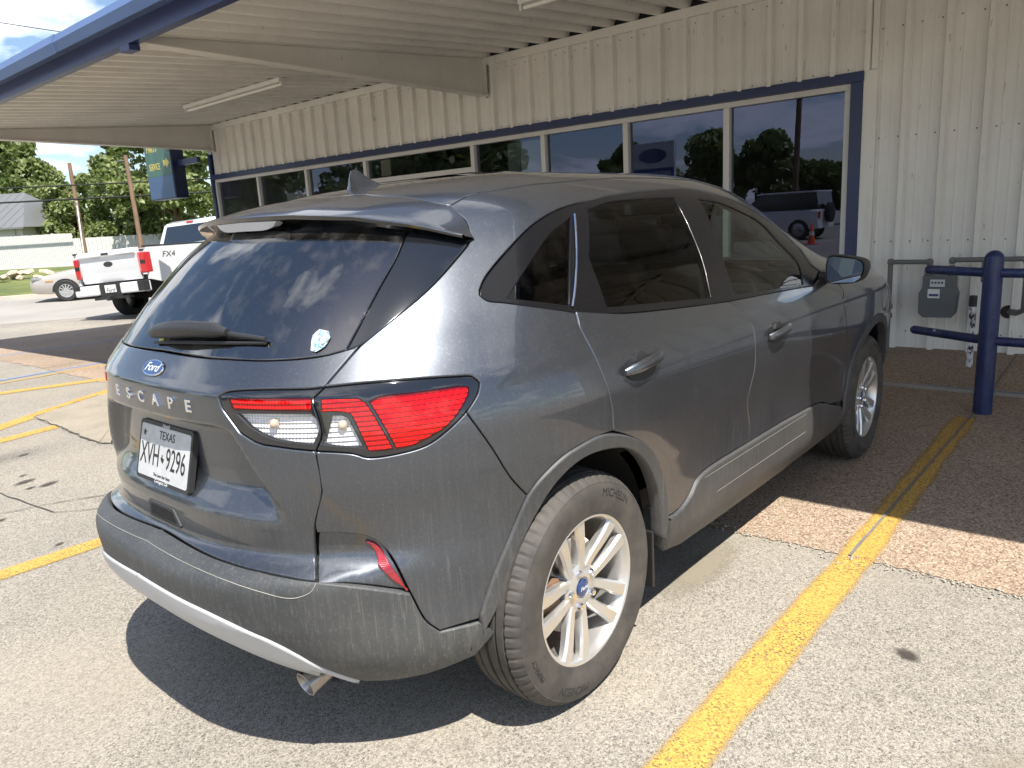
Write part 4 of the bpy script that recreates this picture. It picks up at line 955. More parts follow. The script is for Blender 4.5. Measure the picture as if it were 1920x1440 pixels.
'reflector':[(0.7074,0.4358),(0.7199,0.4345),(0.7322,0.4311),(0.7419,0.4239),(0.7517,0.4137),(0.7637,0.4018),(0.7759,0.3917),(0.7905,0.3816),(0.8048,0.3716),(0.8168,0.3615),(0.8258,0.3496),(0.8344,0.3353),(0.8416,0.3218),(0.8482,0.309),(0.8542,0.2962),(0.8456,0.3045),(0.8367,0.3127),(0.8279,0.321),(0.8192,0.3297),(0.8107,0.3392),(0.8005,0.3516),(0.7896,0.3628),(0.7757,0.3719),(0.7593,0.3806)],
'bumper':[(0,0.3905),(0.067,0.389),(0.15,0.3862),(0.21,0.3841),(0.272,0.3819),(0.375,0.3785),(0.4765,0.3742),(0.5563,0.3691),(0.6413,0.3619),(0.6536,0.3603),(0.6653,0.3586),(0.6766,0.3565),(0.6887,0.3539),(0.7022,0.3504),(0.7104,0.3481),(0.7192,0.3453),(0.7285,0.3422),(0.7381,0.3388),(0.7481,0.3352),(0.7583,0.3314),(0.7688,0.3275),(0.7795,0.3234),(0.7903,0.3194),(0.8014,0.3152),(0.8125,0.311),(0.8237,0.3068),(0.8348,0.3026),(0.8458,0.2984),(0.8567,0.2943),(0.8616,0.2828),(0.8664,0.2707),(0.871,0.2583),(0.8758,0.2461),(0.8807,0.2342),(0.8852,0.223),(0.8895,0.213),(0.8974,0.1999),(0.9066,0.1895),(0.9158,0.1791),(0.9281,0.1787),(0.9405,0.1783),(0.9531,0.1777),(0.9657,0.1771),(0.9784,0.1764),(0.9913,0.1755),(1.0044,0.1746),(1.0176,0.1736),(1.031,0.1724),(1.075,0.13),(1,0.075),(0.83,0.055),(0.572,0.0425),(0.5604,0.0454),(0.55,0.05),(0.5444,0.0599),(0.5404,0.0731),(0.535,0.085),(0.5225,0.0995),(0.508,0.108),(0.4935,0.105),(0.48,0.096),(0.4711,0.0794),(0.462,0.066),(0.4472,0.0696),(0.43,0.08),(0.4183,0.0875),(0.4059,0.0965),(0.3931,0.106),(0.38,0.115),(0.3687,0.1223),(0.3573,0.1297),(0.3455,0.137),(0.3331,0.1438),(0.32,0.15),(0.3064,0.1554),(0.292,0.1603),(0.277,0.1648),(0.2616,0.1688),(0.2459,0.1726),(0.23,0.176),(0.215,0.1789),(0.1996,0.1813),(0.184,0.1835),(0.1682,0.1853),(0.1522,0.187),(0.1361,0.1886),(0.12,0.19),(0.1053,0.1912),(0.0904,0.1921),(0.0754,0.1929),(0.0604,0.1935),(0.0452,0.1941),(0.0301,0.1947),(0.015,0.1953),(0,0.196)],
'valance':[(0,0.291),(0.0139,0.2906),(0.0276,0.2903),(0.0414,0.2899),(0.0554,0.2895),(0.07,0.289),(0.0844,0.2885),(0.0994,0.2879),(0.1147,0.2873),(0.1301,0.2866),(0.1453,0.2858),(0.16,0.285),(0.1757,0.284),(0.1911,0.2829),(0.2063,0.2818),(0.2215,0.2805),(0.237,0.279),(0.2508,0.2777),(0.2648,0.2763),(0.2788,0.2748),(0.2929,0.2731),(0.3066,0.2712),(0.32,0.269),(0.3344,0.2662),(0.3487,0.263),(0.3626,0.2595),(0.376,0.2558),(0.389,0.252),(0.4025,0.2477),(0.4154,0.2433),(0.4278,0.2385),(0.44,0.233),(0.4518,0.2269),(0.4634,0.2203),(0.4745,0.213),(0.485,0.205),(0.4952,0.1962),(0.5049,0.1867),(0.5139,0.1764),(0.522,0.165),(0.5283,0.1533),(0.5336,0.1403),(0.5384,0.1267),(0.5431,0.113),(0.548,0.1),(0.554,0.0855),(0.56,0.0713),(0.566,0.0572),(0.572,0.043),(0.5604,0.0454),(0.55,0.05),(0.5444,0.0599),(0.5404,0.0731),(0.535,0.085),(0.5225,0.0995),(0.508,0.108),(0.4935,0.105),(0.48,0.096),(0.4711,0.0794),(0.462,0.066),(0.4472,0.0696),(0.43,0.08),(0.4183,0.0875),(0.4059,0.0965),(0.3931,0.106),(0.38,0.115),(0.3687,0.1223),(0.3573,0.1297),(0.3455,0.137),(0.3331,0.1438),(0.32,0.15),(0.3064,0.1554),(0.292,0.1603),(0.277,0.1648),(0.2616,0.1688),(0.2459,0.1726),(0.23,0.176),(0.215,0.1789),(0.1996,0.1813),(0.184,0.1835),(0.1682,0.1853),(0.1522,0.187),(0.1361,0.1886),(0.12,0.19),(0.1053,0.1912),(0.0904,0.1921),(0.0754,0.1929),(0.0604,0.1935),(0.0452,0.1941),(0.0301,0.1947),(0.015,0.1953),(0,0.196)],
'arch_rear':[(1.0335,0.1903),(1.0392,0.2009),(1.0445,0.2118),(1.0494,0.2228),(1.0538,0.2338),(1.058,0.2446),(1.0627,0.2553),(1.0679,0.2659),(1.073,0.2755),(1.0781,0.285),(1.0833,0.2945),(1.0887,0.3041),(1.0941,0.314),(1.0992,0.3244),(1.1041,0.3357),(1.1085,0.348),(1.1117,0.3577),(1.1149,0.3669),(1.118,0.3763),(1.1208,0.3871),(1.1234,0.3994),(1.1265,0.412),(1.1302,0.4237),(1.1344,0.4347),(1.139,0.4451),(1.1438,0.455),(1.149,0.4641),(1.1545,0.4722),(1.1602,0.4793),(1.169,0.4882),(1.1782,0.4959),(1.1878,0.5028),(1.1978,0.5091),(1.208,0.515),(1.2184,0.521),(1.2306,0.5277),(1.2434,0.5341),(1.2565,0.54),(1.2694,0.5453),(1.2818,0.5497),(1.2951,0.5536),(1.3078,0.5565),(1.3231,0.5593),(1.3379,0.562),(1.3551,0.5652),(1.3741,0.5683),(1.3943,0.5707),(1.4152,0.5717),(1.4362,0.5708),(1.4565,0.568),(1.4779,0.5637),(1.5002,0.558),(1.523,0.5513),(1.5457,0.5435),(1.5679,0.535),(1.5926,0.5244),(1.6179,0.5125),(1.6432,0.4994),(1.6675,0.4857),(1.6901,0.4713),(1.7107,0.4553),(1.729,0.4378),(1.7455,0.4189),(1.7608,0.3974),(1.7749,0.3766),(1.7859,0.3599),(1.7949,0.3397),(1.8018,0.3199),(1.8071,0.3019),(1.8114,0.2849),(1.815,0.269),(1.8186,0.2495),(1.8215,0.23),(1.8238,0.2106),(1.8254,0.1922),(1.8258,0.1757),(1.8256,0.1597),(1.8263,0.1432),(1.8295,0.1242),(1.7988,0.1487),(1.7946,0.1634),(1.7917,0.177),(1.7886,0.1914),(1.7838,0.2082),(1.7789,0.225),(1.7744,0.2432),(1.7705,0.2616),(1.7664,0.2802),(1.7614,0.2989),(1.7551,0.3178),(1.7466,0.3371),(1.7351,0.3579),(1.7213,0.3756),(1.705,0.3955),(1.6874,0.4161),(1.6695,0.4336),(1.651,0.4489),(1.6274,0.4657),(1.603,0.4804),(1.578,0.4932),(1.5524,0.5041),(1.528,0.5122),(1.5026,0.5185),(1.4772,0.5232),(1.4528,0.5267),(1.4304,0.5291),(1.4104,0.5305),(1.3915,0.5308),(1.3734,0.5302),(1.3561,0.5284),(1.3392,0.5256),(1.3255,0.5223),(1.3121,0.5183),(1.2991,0.5136),(1.2865,0.5082),(1.2745,0.5022),(1.263,0.4958),(1.2521,0.4889),(1.2428,0.4824),(1.234,0.4754),(1.2257,0.4679),(1.2178,0.4598),(1.2103,0.4511),(1.2032,0.442),(1.1965,0.4324),(1.1901,0.4223),(1.1841,0.4114),(1.1796,0.4013),(1.1754,0.3905),(1.1713,0.3801),(1.1669,0.3704),(1.1624,0.3609),(1.158,0.3498),(1.1533,0.3378),(1.1482,0.3263),(1.1427,0.3156),(1.1371,0.3054),(1.1315,0.2956),(1.1262,0.2864),(1.1213,0.2776),(1.1153,0.2662),(1.1103,0.255),(1.1061,0.2441),(1.1025,0.2332),(1.0986,0.2225),(1.0939,0.212),(1.0882,0.202),(1.0818,0.1929),(1.0748,0.1844),(1.0673,0.1761),(1.0594,0.1681),(1.0512,0.16),(1.0429,0.1517),(1.0346,0.1429)],
'arch_front':[(4.3174,0.0498),(4.2665,0.1129),(4.2555,0.176),(4.2461,0.2407),(4.2428,0.3004),(4.2526,0.361),(4.2693,0.4157),(4.2923,0.4615),(4.322,0.4977),(4.3587,0.5275),(4.4014,0.5497),(4.4479,0.5634),(4.4964,0.5681),(4.5454,0.5634),(4.5937,0.5497),(4.6407,0.5275),(4.6875,0.4977),(4.7346,0.4615),(4.7795,0.4157),(4.8201,0.361),(4.8579,0.3004),(4.9018,0.2407),(4.9453,0.176),(4.9873,0.1129),(5.0929,0.0498),(5.027,0.0555),(4.9412,0.1128),(4.9034,0.1699),(4.866,0.2277),(4.823,0.2825),(4.786,0.3345),(4.7497,0.3833),(4.7093,0.4289),(4.6662,0.4633),(4.6218,0.4894),(4.5772,0.5087),(4.5327,0.5207),(4.4886,0.5247),(4.4455,0.5207),(4.4049,0.5087),(4.3682,0.4894),(4.3364,0.4633),(4.3099,0.4289),(4.2893,0.3833),(4.2736,0.3345),(4.2665,0.2825),(4.2723,0.2277),(4.2797,0.1699),(4.2914,0.1128),(4.3379,0.0555)],
'rocker':[(1.8248,0.1978),(1.8515,0.197),(1.8952,0.1961),(1.9381,0.1975),(1.9784,0.202),(2.0187,0.2091),(2.0573,0.2179),(2.0921,0.2274),(2.1183,0.2377),(2.1399,0.249),(2.1618,0.2596),(2.1891,0.268),(2.2293,0.2747),(2.2755,0.279),(2.334,0.2823),(2.379,0.2839),(2.4314,0.2849),(2.4902,0.2854),(2.5542,0.2856),(2.6224,0.2855),(2.6933,0.2853),(2.7655,0.2852),(2.8375,0.2853),(2.9016,0.2854),(2.968,0.2855),(3.0367,0.2856),(3.1076,0.2856),(3.1805,0.2856),(3.2553,0.2855),(3.3318,0.2855),(3.4098,0.2854),(3.489,0.2854),(3.5694,0.2854),(4.0875,0.2776),(4.1142,0.2637),(4.158,0.225),(4.2266,0.1858),(4.2675,0.102),(4.2877,0.0468),(3.92,0.0254),(2.8333,0.0254),(2.1061,0.0382),(1.8379,0.0737)],
'rear_door':[(1.4081,0.9564),(1.429,0.9521),(1.4503,0.9475),(1.4719,0.9428),(1.4938,0.9379),(1.5163,0.933),(1.5393,0.9282),(1.5629,0.9235),(1.5874,0.9189),(1.6127,0.9146),(1.639,0.9106),(1.6657,0.907),(1.6935,0.9036),(1.7224,0.9005),(1.7522,0.8975),(1.7831,0.8946),(1.815,0.8919),(1.8624,0.8892),(1.9389,0.8866),(2.0161,0.8841),(2.0937,0.8815),(2.1715,0.8789),(2.2499,0.8763),(2.3293,0.8737),(2.4096,0.8713),(2.4908,0.8689),(2.5728,0.8665),(2.6558,0.8641),(2.7396,0.8617),(2.8242,0.8593),(2.9094,0.8568),(2.9953,0.8542),(3.0816,0.8516),(3.0907,0.8349),(3.0954,0.8177),(3.0912,0.801),(3.0773,0.7856),(3.0596,0.7696),(3.0401,0.7535),(3.0173,0.7346),(2.9977,0.7158),(2.9799,0.695),(2.9669,0.6734),(2.9593,0.652),(2.954,0.6312),(2.9471,0.6109),(2.9378,0.5906),(2.9266,0.5697),(2.9163,0.5542),(2.9036,0.5382),(2.8907,0.5217),(2.8794,0.5052),(2.8708,0.4891),(2.8665,0.4736),(2.8686,0.458),(2.8811,0.4368),(2.9005,0.4149),(2.9246,0.3906),(2.947,0.369),(2.9687,0.3476),(2.9913,0.3242),(3.0126,0.3029),(3.0052,0.2841),(2.9262,0.2848),(2.8375,0.2853),(2.7829,0.2854),(2.7183,0.2856),(2.6479,0.2858),(2.5756,0.2858),(2.5049,0.2856),(2.4391,0.285),(2.3812,0.2839),(2.334,0.2823),(2.2755,0.279),(2.2293,0.2747),(2.1891,0.268),(2.1618,0.2596),(2.1399,0.249),(2.1183,0.2377),(2.0921,0.2274),(2.0573,0.2179),(2.0187,0.2091),(1.9784,0.202),(1.9381,0.1975),(1.8952,0.1961),(1.8515,0.197),(1.8248,0.1978),(1.822,0.2158),(1.82,0.2335),(1.818,0.251),(1.815,0.269),(1.8114,0.2847),(1.8071,0.3016),(1.8018,0.3197),(1.7949,0.3395),(1.7859,0.3599),(1.7749,0.3766),(1.7608,0.3974),(1.7455,0.4189),(1.729,0.4378),(1.7107,0.4553),(1.6901,0.4713),(1.667,0.4856),(1.6416,0.4992),(1.6156,0.5122),(1.5906,0.5242),(1.5679,0.535),(1.546,0.5451),(1.5252,0.5538),(1.5053,0.5619),(1.4859,0.5701),(1.4849,0.5853),(1.4847,0.6005),(1.4843,0.6158),(1.483,0.6316),(1.4802,0.6478),(1.4769,0.6613),(1.473,0.6751),(1.4692,0.689),(1.4657,0.7029),(1.4627,0.7163),(1.4603,0.7289),(1.4585,0.7404),(1.4567,0.7527),(1.4548,0.7635),(1.4526,0.7737),(1.4506,0.7845),(1.4485,0.7975),(1.4453,0.8123),(1.4411,0.8285),(1.4353,0.845),(1.428,0.8609),(1.4201,0.8769),(1.4123,0.8935)],
'front_door':[(3.0816,0.8516),(3.1719,0.8501),(3.2657,0.8486),(3.3627,0.8471),(3.4621,0.8455),(3.5633,0.8439),(3.6654,0.8422),(3.7677,0.8405),(3.8693,0.8387),(3.9694,0.837),(4.0669,0.8352),(4.0898,0.8334),(4.0977,0.8316),(4.1065,0.8298),(4.1229,0.8269),(4.1402,0.824),(4.1583,0.8211),(4.178,0.8182),(4.2005,0.8153),(4.2564,0.8292),(4.3239,0.8433),(4.3491,0.8203),(4.2001,0.7229),(4.1906,0.7025),(4.1864,0.6816),(4.1853,0.66),(4.1857,0.6371),(4.1861,0.6126),(4.1862,0.5887),(4.1869,0.5637),(4.1891,0.5378),(4.1933,0.5111),(4.1987,0.4847),(4.2045,0.4586),(4.21,0.4319),(4.2149,0.4038),(4.2182,0.3756),(4.2193,0.3513),(4.2195,0.3242),(4.2196,0.3001),(4.221,0.277),(4.2241,0.2536),(4.2232,0.2049),(4.158,0.225),(4.1142,0.2637),(4.0875,0.2776),(3.5694,0.2854),(3.0052,0.2841),(2.947,0.369),(2.9273,0.3904),(2.9029,0.4148),(2.8819,0.4368),(2.8686,0.458),(2.8665,0.4736),(2.8708,0.4891),(2.8794,0.5052),(2.8907,0.5217),(2.9036,0.5382),(2.9163,0.5542),(2.9266,0.5697),(2.9378,0.5906),(2.9471,0.6109),(2.954,0.6312),(2.9593,0.652),(2.9669,0.6734),(2.9799,0.695),(2.9977,0.7158),(3.0173,0.7346),(3.0357,0.7534),(3.0504,0.7694),(3.0773,0.7856)],
'fender':[(4.3491,0.8203),(4.4872,0.8827),(4.6,0.86),(4.95,0.865),(5.1,0.84),(5.3,0.8),(5.4,0.72),(5.35,0.6),(5.2,0.45),(5.05,0.3),(5.0929,0.0498),(4.9873,0.1129),(4.9453,0.176),(4.9018,0.2407),(4.8579,0.3004),(4.8201,0.361),(4.7795,0.4157),(4.7346,0.4615),(4.6875,0.4977),(4.6407,0.5275),(4.5937,0.5497),(4.5454,0.5634),(4.4964,0.5681),(4.4479,0.5634),(4.4014,0.5497),(4.3587,0.5275),(4.322,0.4977),(4.2923,0.4615),(4.2693,0.4157),(4.2526,0.361),(4.2428,0.3004),(4.2461,0.2407),(4.2555,0.176),(4.2665,0.1129),(4.3174,0.0498),(4.2241,0.2536),(4.221,0.277),(4.2196,0.3001),(4.2195,0.3242),(4.2193,0.3513),(4.2182,0.3756),(4.2149,0.4038),(4.21,0.4319),(4.2045,0.4586),(4.1987,0.4847),(4.1933,0.5111),(4.1891,0.5378),(4.1869,0.5637),(4.1862,0.5887),(4.1861,0.6126),(4.1857,0.6371),(4.1853,0.66),(4.1864,0.6816),(4.1906,0.7025),(4.2001,0.7229)],
'front_bumper':[(5.4,0.72),(5.8372,0.72),(5.8372,0.05),(4.8,0.03),(5.0929,0.0498),(5.05,0.3),(5.2,0.45),(5.35,0.6)],
'hood':[(5.4,0.72),(5.3,0.8),(5.1,0.84),(4.95,0.865),(5,0.885),(5.8372,0.9),(5.8372,0.72)],
'windshield':[(4.985,0.93),(5.05,1.05),(5.03,1.25),(5,1.4),(4.95,1.47),(5.3,1.5),(5.8372,1.51),(5.8372,0.905),(5.1,0.89)],
'roof':[(0.893,1.43),(0.95,1.475),(1.043,1.502),(1.4,1.535),(2.1,1.56),(3.2,1.585),(4.2,1.585),(4.6,1.56),(4.85,1.5),(4.95,1.475),(5.3,1.505),(5.8372,1.515),(5.8372,1.79),(0,1.79),(0,1.535),(0.3987,1.5208),(0.4385,1.5161),(0.4752,1.5118),(0.5094,1.5078),(0.5414,1.5041),(0.5716,1.5003),(0.5999,1.4966),(0.6264,1.4928),(0.6511,1.4887),(0.6738,1.4843),(0.7044,1.4771),(0.7316,1.4695),(0.7567,1.4618),(0.7814,1.4545)],
'glass_q':[(1.1368,1.0474),(1.148,1.0619),(1.1597,1.0769),(1.172,1.0921),(1.1846,1.1076),(1.1977,1.1231),(1.2111,1.1385),(1.2247,1.1538),(1.2385,1.1688),(1.2525,1.1833),(1.2666,1.1972),(1.2847,1.2149),(1.3025,1.2322),(1.3206,1.249),(1.3395,1.2651),(1.3597,1.2804),(1.3821,1.2949),(1.4052,1.3074),(1.4301,1.3186),(1.4568,1.329),(1.4851,1.3391),(1.5152,1.3493),(1.5472,1.3602),(1.5351,1.3391),(1.5238,1.3182),(1.5127,1.2973),(1.5018,1.2763),(1.4914,1.2555),(1.4814,1.2348),(1.4719,1.2144),(1.4629,1.1942),(1.4543,1.1741),(1.4462,1.1542),(1.4384,1.1344),(1.4309,1.1147),(1.4237,1.0952),(1.4168,1.0759),(1.4103,1.0567),(1.4042,1.0376),(1.3985,1.0187),(1.3934,1),(1.3886,0.9813)],
'glass_r':[(1.6954,1.3859),(1.7427,1.3938),(1.7958,1.4023),(1.8868,1.4106),(2.0257,1.4179),(2.1385,1.422),(2.2647,1.4256),(2.4013,1.4285),(2.5457,1.4309),(2.6946,1.4328),(2.8448,1.4343),(2.9929,1.4356),(3.135,1.4367),(3.2672,1.4376),(3.4317,1.4383),(3.5837,1.4381),(3.7294,1.4374),(3.8754,1.4366),(4.029,1.4359),(3.9492,1.4098),(3.8897,1.3861),(3.8415,1.3636),(3.7984,1.3416),(3.7557,1.3195),(3.71,1.2965),(3.6611,1.2727),(3.6132,1.2492),(3.5659,1.2252),(3.5189,1.2008),(3.4718,1.1761),(3.4243,1.1514),(3.376,1.1265),(3.327,1.1017),(3.2774,1.0771),(3.2268,1.0524),(3.1759,1.0278),(3.1265,1.0033),(3.0798,0.9787),(3.035,0.9538),(2.99,0.9293),(2.9414,0.9058),(2.8878,0.8837),(2.8021,0.8868),(2.717,0.8899),(2.6325,0.893),(2.5486,0.896),(2.4654,0.8991),(2.3828,0.9021),(2.301,0.905),(2.2199,0.908),(2.1396,0.9109),(2.06,0.9138),(1.9813,0.9166),(1.9034,0.9194),(1.8324,0.9222),(1.7993,0.9249),(1.7677,0.9276),(1.7369,0.9302),(1.707,0.9327),(1.6779,0.9352),(1.6495,0.9376),(1.6219,0.9399),(1.5949,0.9422),(1.5686,0.9444),(1.5672,0.9638),(1.5661,0.983),(1.5653,1.0022),(1.5645,1.0217),(1.5639,1.042),(1.5634,1.0595),(1.5627,1.0776),(1.5621,1.0962),(1.5614,1.1151),(1.5607,1.1341),(1.5601,1.1531),(1.5595,1.172)],
'glass_f':[(4.2342,1.4204),(4.2657,1.415),(4.2994,1.4101),(4.3341,1.405),(4.3683,1.3989),(4.4003,1.391),(4.4325,1.3803),(4.4631,1.368),(4.4922,1.3543),(4.5194,1.3398),(4.5445,1.3246),(4.5667,1.3099),(4.5868,1.2944),(4.6035,1.2779),(4.6155,1.26),(4.621,1.2405),(4.6178,1.2186),(4.6072,1.1951),(4.5926,1.1704),(4.5767,1.1447),(4.5615,1.1183),(4.5511,1.0957),(4.5419,1.0719),(4.5324,1.0475),(4.5211,1.0226),(4.5065,0.9976),(4.4851,0.9727),(4.4543,0.9484),(4.3938,0.9161),(4.3174,0.8864),(4.2404,0.8597),(4.1784,0.8328),(4.1579,0.8361),(4.1393,0.8392),(4.1227,0.8422),(4.1082,0.8451),(4.0966,0.8479),(4.0868,0.8507),(4.0153,0.8533),(3.9123,0.8559),(3.8103,0.8585),(3.7094,0.8609),(3.6095,0.8633),(3.5108,0.8657),(3.4131,0.868),(3.3164,0.8703),(3.3789,0.8908),(3.4352,0.9129),(3.4819,0.9362),(3.5233,0.9603),(3.5649,0.9845),(3.6092,1.0083),(3.6581,1.0322),(3.7111,1.0562),(3.7671,1.0803),(3.826,1.1045),(3.8872,1.1288),(3.9506,1.1532),(4.0162,1.1776),(4.0838,1.2022),(4.1005,1.2269),(4.1171,1.2518),(4.1357,1.2767),(4.1561,1.3019)],
'pillar_r':[(1.5629,1.3596),(1.6012,1.3674),(1.6426,1.3753),(1.688,1.3835),(1.6679,1.3612),(1.6502,1.3392),(1.6338,1.3172),(1.618,1.295),(1.6032,1.273),(1.59,1.2514),(1.5785,1.2305),(1.569,1.2102),(1.5615,1.1908),(1.5563,1.1723),(1.5532,1.1518),(1.5526,1.1323),(1.5536,1.1134),(1.5556,1.0951),(1.5579,1.0772),(1.5599,1.0597),(1.561,1.0423),(1.5615,1.0217),(1.5621,1.0018),(1.5628,0.9822),(1.5637,0.9624),(1.565,0.9426),(1.5391,0.9477),(1.5137,0.9527),(1.4889,0.9576),(1.4646,0.9623),(1.4409,0.967),(1.4177,0.9715),(1.3949,0.976)],
'handle_r':[(1.6556,0.7357)],
'handle_f':[(3.355,0.6845)],
'wiper':[(0,0.9542),(0.3231,0.9746),(0.4505,0.958)],
'bump_seam':[(0,0.3715),(0.0611,0.3702),(0.0871,0.3699),(0.1125,0.3696),(0.1373,0.3692),(0.1615,0.3688),(0.1851,0.3683),(0.2082,0.3678),(0.2318,0.3672),(0.255,0.3666),(0.2777,0.3659),(0.2994,0.3651),(0.3201,0.3642),(0.3397,0.3632),(0.3569,0.3623),(0.3729,0.3611),(0.3883,0.36),(0.4033,0.3588),(0.4176,0.3573),(0.4319,0.3556),(0.4468,0.3536),(0.4616,0.3513),(0.476,0.3488),(0.4901,0.3462),(0.5035,0.3435),(0.5163,0.3409),(0.5296,0.3378),(0.5425,0.3346),(0.5547,0.3316),(0.5661,0.3291),(0.5764,0.3274),(0.5872,0.3265),(0.5969,0.3266),(0.6067,0.3281),(0.6185,0.3313),(0.63,0.336),(0.6385,0.342),(0.6426,0.3507),(0.6436,0.359)],
'sticker':[(0.5887,0.9229),(0.5861,0.9401),(0.5833,0.9577),(0.5834,0.9725),(0.5895,0.9839),(0.5976,0.9932),(0.6111,0.9889),(0.6244,0.9845),(0.6329,0.9642),(0.6295,0.9486),(0.6246,0.9347),(0.6145,0.9251),(0.6028,0.9172)],
'tl_in_red':[(0.3822,0.7903),(0.3982,0.7915),(0.4133,0.7926),(0.4289,0.7936),(0.4467,0.7945),(0.4578,0.7949),(0.4697,0.7952),(0.4824,0.7954),(0.4956,0.7956),(0.5091,0.7956),(0.5229,0.7956),(0.5369,0.7955),(0.5508,0.7952),(0.5646,0.7949),(0.5781,0.7945),(0.5914,0.7941),(0.6042,0.7936),(0.6165,0.7931),(0.6139,0.7818),(0.611,0.7718),(0.6082,0.762),(0.5967,0.7625),(0.5852,0.7629),(0.5736,0.7632),(0.5618,0.7635),(0.5496,0.7638),(0.537,0.7641),(0.5237,0.7643),(0.5122,0.7645),(0.5002,0.7646),(0.4877,0.7647),(0.4748,0.7647),(0.4614,0.7647),(0.4476,0.7646),(0.4334,0.7645),(0.4189,0.7643),(0.4041,0.764),(0.389,0.7636)],
'tl_in_clear':[(0.3922,0.7582),(0.4083,0.7588),(0.4241,0.7593),(0.4396,0.7596),(0.4546,0.7599),(0.4692,0.7601),(0.4833,0.7603),(0.4969,0.7603),(0.51,0.7603),(0.5225,0.7602),(0.5358,0.7601),(0.5484,0.7599),(0.5606,0.7597),(0.5724,0.7594),(0.5841,0.7591),(0.5956,0.7587),(0.6072,0.7583),(0.6139,0.7511),(0.6192,0.7429),(0.621,0.7321),(0.6196,0.7197),(0.6146,0.708),(0.6071,0.6954),(0.5997,0.6827),(0.5872,0.684),(0.5745,0.6852),(0.5618,0.6865),(0.5493,0.6879),(0.5374,0.6894),(0.5256,0.6909),(0.5139,0.6926),(0.5024,0.695),(0.4885,0.6989),(0.475,0.7037),(0.4621,0.7089),(0.4508,0.7144),(0.4401,0.7203),(0.4292,0.7262)],
'tl_out_bar':[(0.639,0.7891),(0.6493,0.7887),(0.6594,0.7884),(0.6697,0.7879),(0.6802,0.7873),(0.6907,0.7869),(0.702,0.7866),(0.7132,0.786),(0.7232,0.7849),(0.731,0.7829),(0.7426,0.774),(0.7473,0.7665),(0.7517,0.7562),(0.7544,0.7494),(0.7575,0.7408),(0.7611,0.7308),(0.7653,0.7197),(0.77,0.7077),(0.775,0.6952),(0.7803,0.6826),(0.7857,0.6703),(0.7911,0.6586),(0.7809,0.6578),(0.7707,0.657),(0.7606,0.6568),(0.7506,0.6575),(0.7406,0.6586),(0.7306,0.6598),(0.7262,0.6714),(0.7219,0.6831),(0.7176,0.6952),(0.7139,0.7068),(0.7104,0.7192),(0.7073,0.7307),(0.7048,0.7397),(0.7007,0.752),(0.6859,0.7568),(0.6773,0.758),(0.6666,0.7589),(0.6548,0.7595),(0.6427,0.76),(0.631,0.7605)],
'tl_out_clear':[(0.6528,0.7542),(0.6679,0.7539),(0.6812,0.7526),(0.6922,0.7469),(0.6965,0.7381),(0.7004,0.7259),(0.7039,0.7162),(0.708,0.7047),(0.7125,0.6922),(0.7174,0.6793),(0.7223,0.6669),(0.7116,0.6684),(0.7007,0.6698),(0.6899,0.6712),(0.6792,0.6725),(0.6688,0.6739),(0.6589,0.6753),(0.6477,0.6771),(0.6371,0.6791),(0.6268,0.681),(0.6162,0.6829),(0.6238,0.6915),(0.6307,0.7009),(0.6348,0.7099),(0.6382,0.7198),(0.642,0.7295)],
'tl_out_red':[(0.7499,0.7744),(0.7593,0.778),(0.7688,0.7817),(0.7799,0.7848),(0.7893,0.7861),(0.8001,0.7867),(0.8117,0.7867),(0.824,0.7865),(0.8365,0.7861),(0.8488,0.7857),(0.8606,0.7856),(0.8735,0.7857),(0.8866,0.7857),(0.8997,0.7858),(0.9126,0.7858),(0.9251,0.7857),(0.9371,0.7857),(0.9514,0.7858),(0.9654,0.7861),(0.9783,0.786),(0.9892,0.7852),(0.9988,0.7828),(1.0071,0.78),(1.0062,0.7697),(0.9997,0.7612),(0.9894,0.7509),(0.9779,0.74),(0.9692,0.7318),(0.96,0.7231),(0.9503,0.7144),(0.9403,0.7062),(0.9302,0.6988),(0.9195,0.6924),(0.9081,0.6868),(0.8965,0.6817),(0.8851,0.6772),(0.8743,0.6731),(0.8635,0.669),(0.8531,0.6654),(0.8429,0.6623),(0.8328,0.6601),(0.8205,0.6587),(0.8085,0.6583),(0.7964,0.6579),(0.7915,0.6698),(0.7867,0.6817),(0.7815,0.6945),(0.7777,0.7037),(0.7738,0.7134),(0.7699,0.7234),(0.7662,0.7334),(0.7627,0.7431),(0.7595,0.7523)]}

AMAX = LR+LS+LF
def SN(A, v, eps=.003):
    A = np.asarray(A, float); v = np.asarray(v, float)
    a0 = np.clip(A-eps, 0, AMAX); a1 = np.clip(A+eps, 0, AMAX); v0 = np.clip(v-eps, 0, 1.8); v1 = np.clip(v+eps, 0, 1.8)
    da = (S(a1, v)-S(a0, v))/np.maximum(a1-a0, 1e-6)[..., None]; dv = (S(A, v1)-S(A, v0))/np.maximum(v1-v0, 1e-6)[..., None]
    n = np.cross(da, dv); n /= np.maximum(np.linalg.norm(n, axis=-1, keepdims=True), 1e-9)
    # on the centre line the surface is symmetric
    k = A < 1e-6
    n[k, 1] = 0; n /= np.maximum(np.linalg.norm(n, axis=-1, keepdims=True), 1e-9)
    return S(A, v), n, da, dv

def resample(poly, step):
    P = [np.array(p, float) for p in poly]; out = []
    for i in range(len(P)):
        a, b = P[i], P[(i+1) % len(P)]
        pa, pb = S(*a), S(*b)
        mid = S(*((a+b)/2)); L = np.linalg.norm(pa-mid)+np.linalg.norm(mid-pb)
        m = max(1, int(math.ceil(L/step)))
        for k in range(m): out.append(a+(b-a)*k/m)
    res = [out[0]]
    for p in out[1:]:
        if np.linalg.norm(S(*p)-S(*res[-1])) > step*.25 or abs(p[0]) < 1e-9 and abs(res[-1][0]) > 1e-9: res.append(p)
    if np.linalg.norm(S(*res[-1])-S(*res[0])) < step*.25: res.pop()
    return np.array(res)

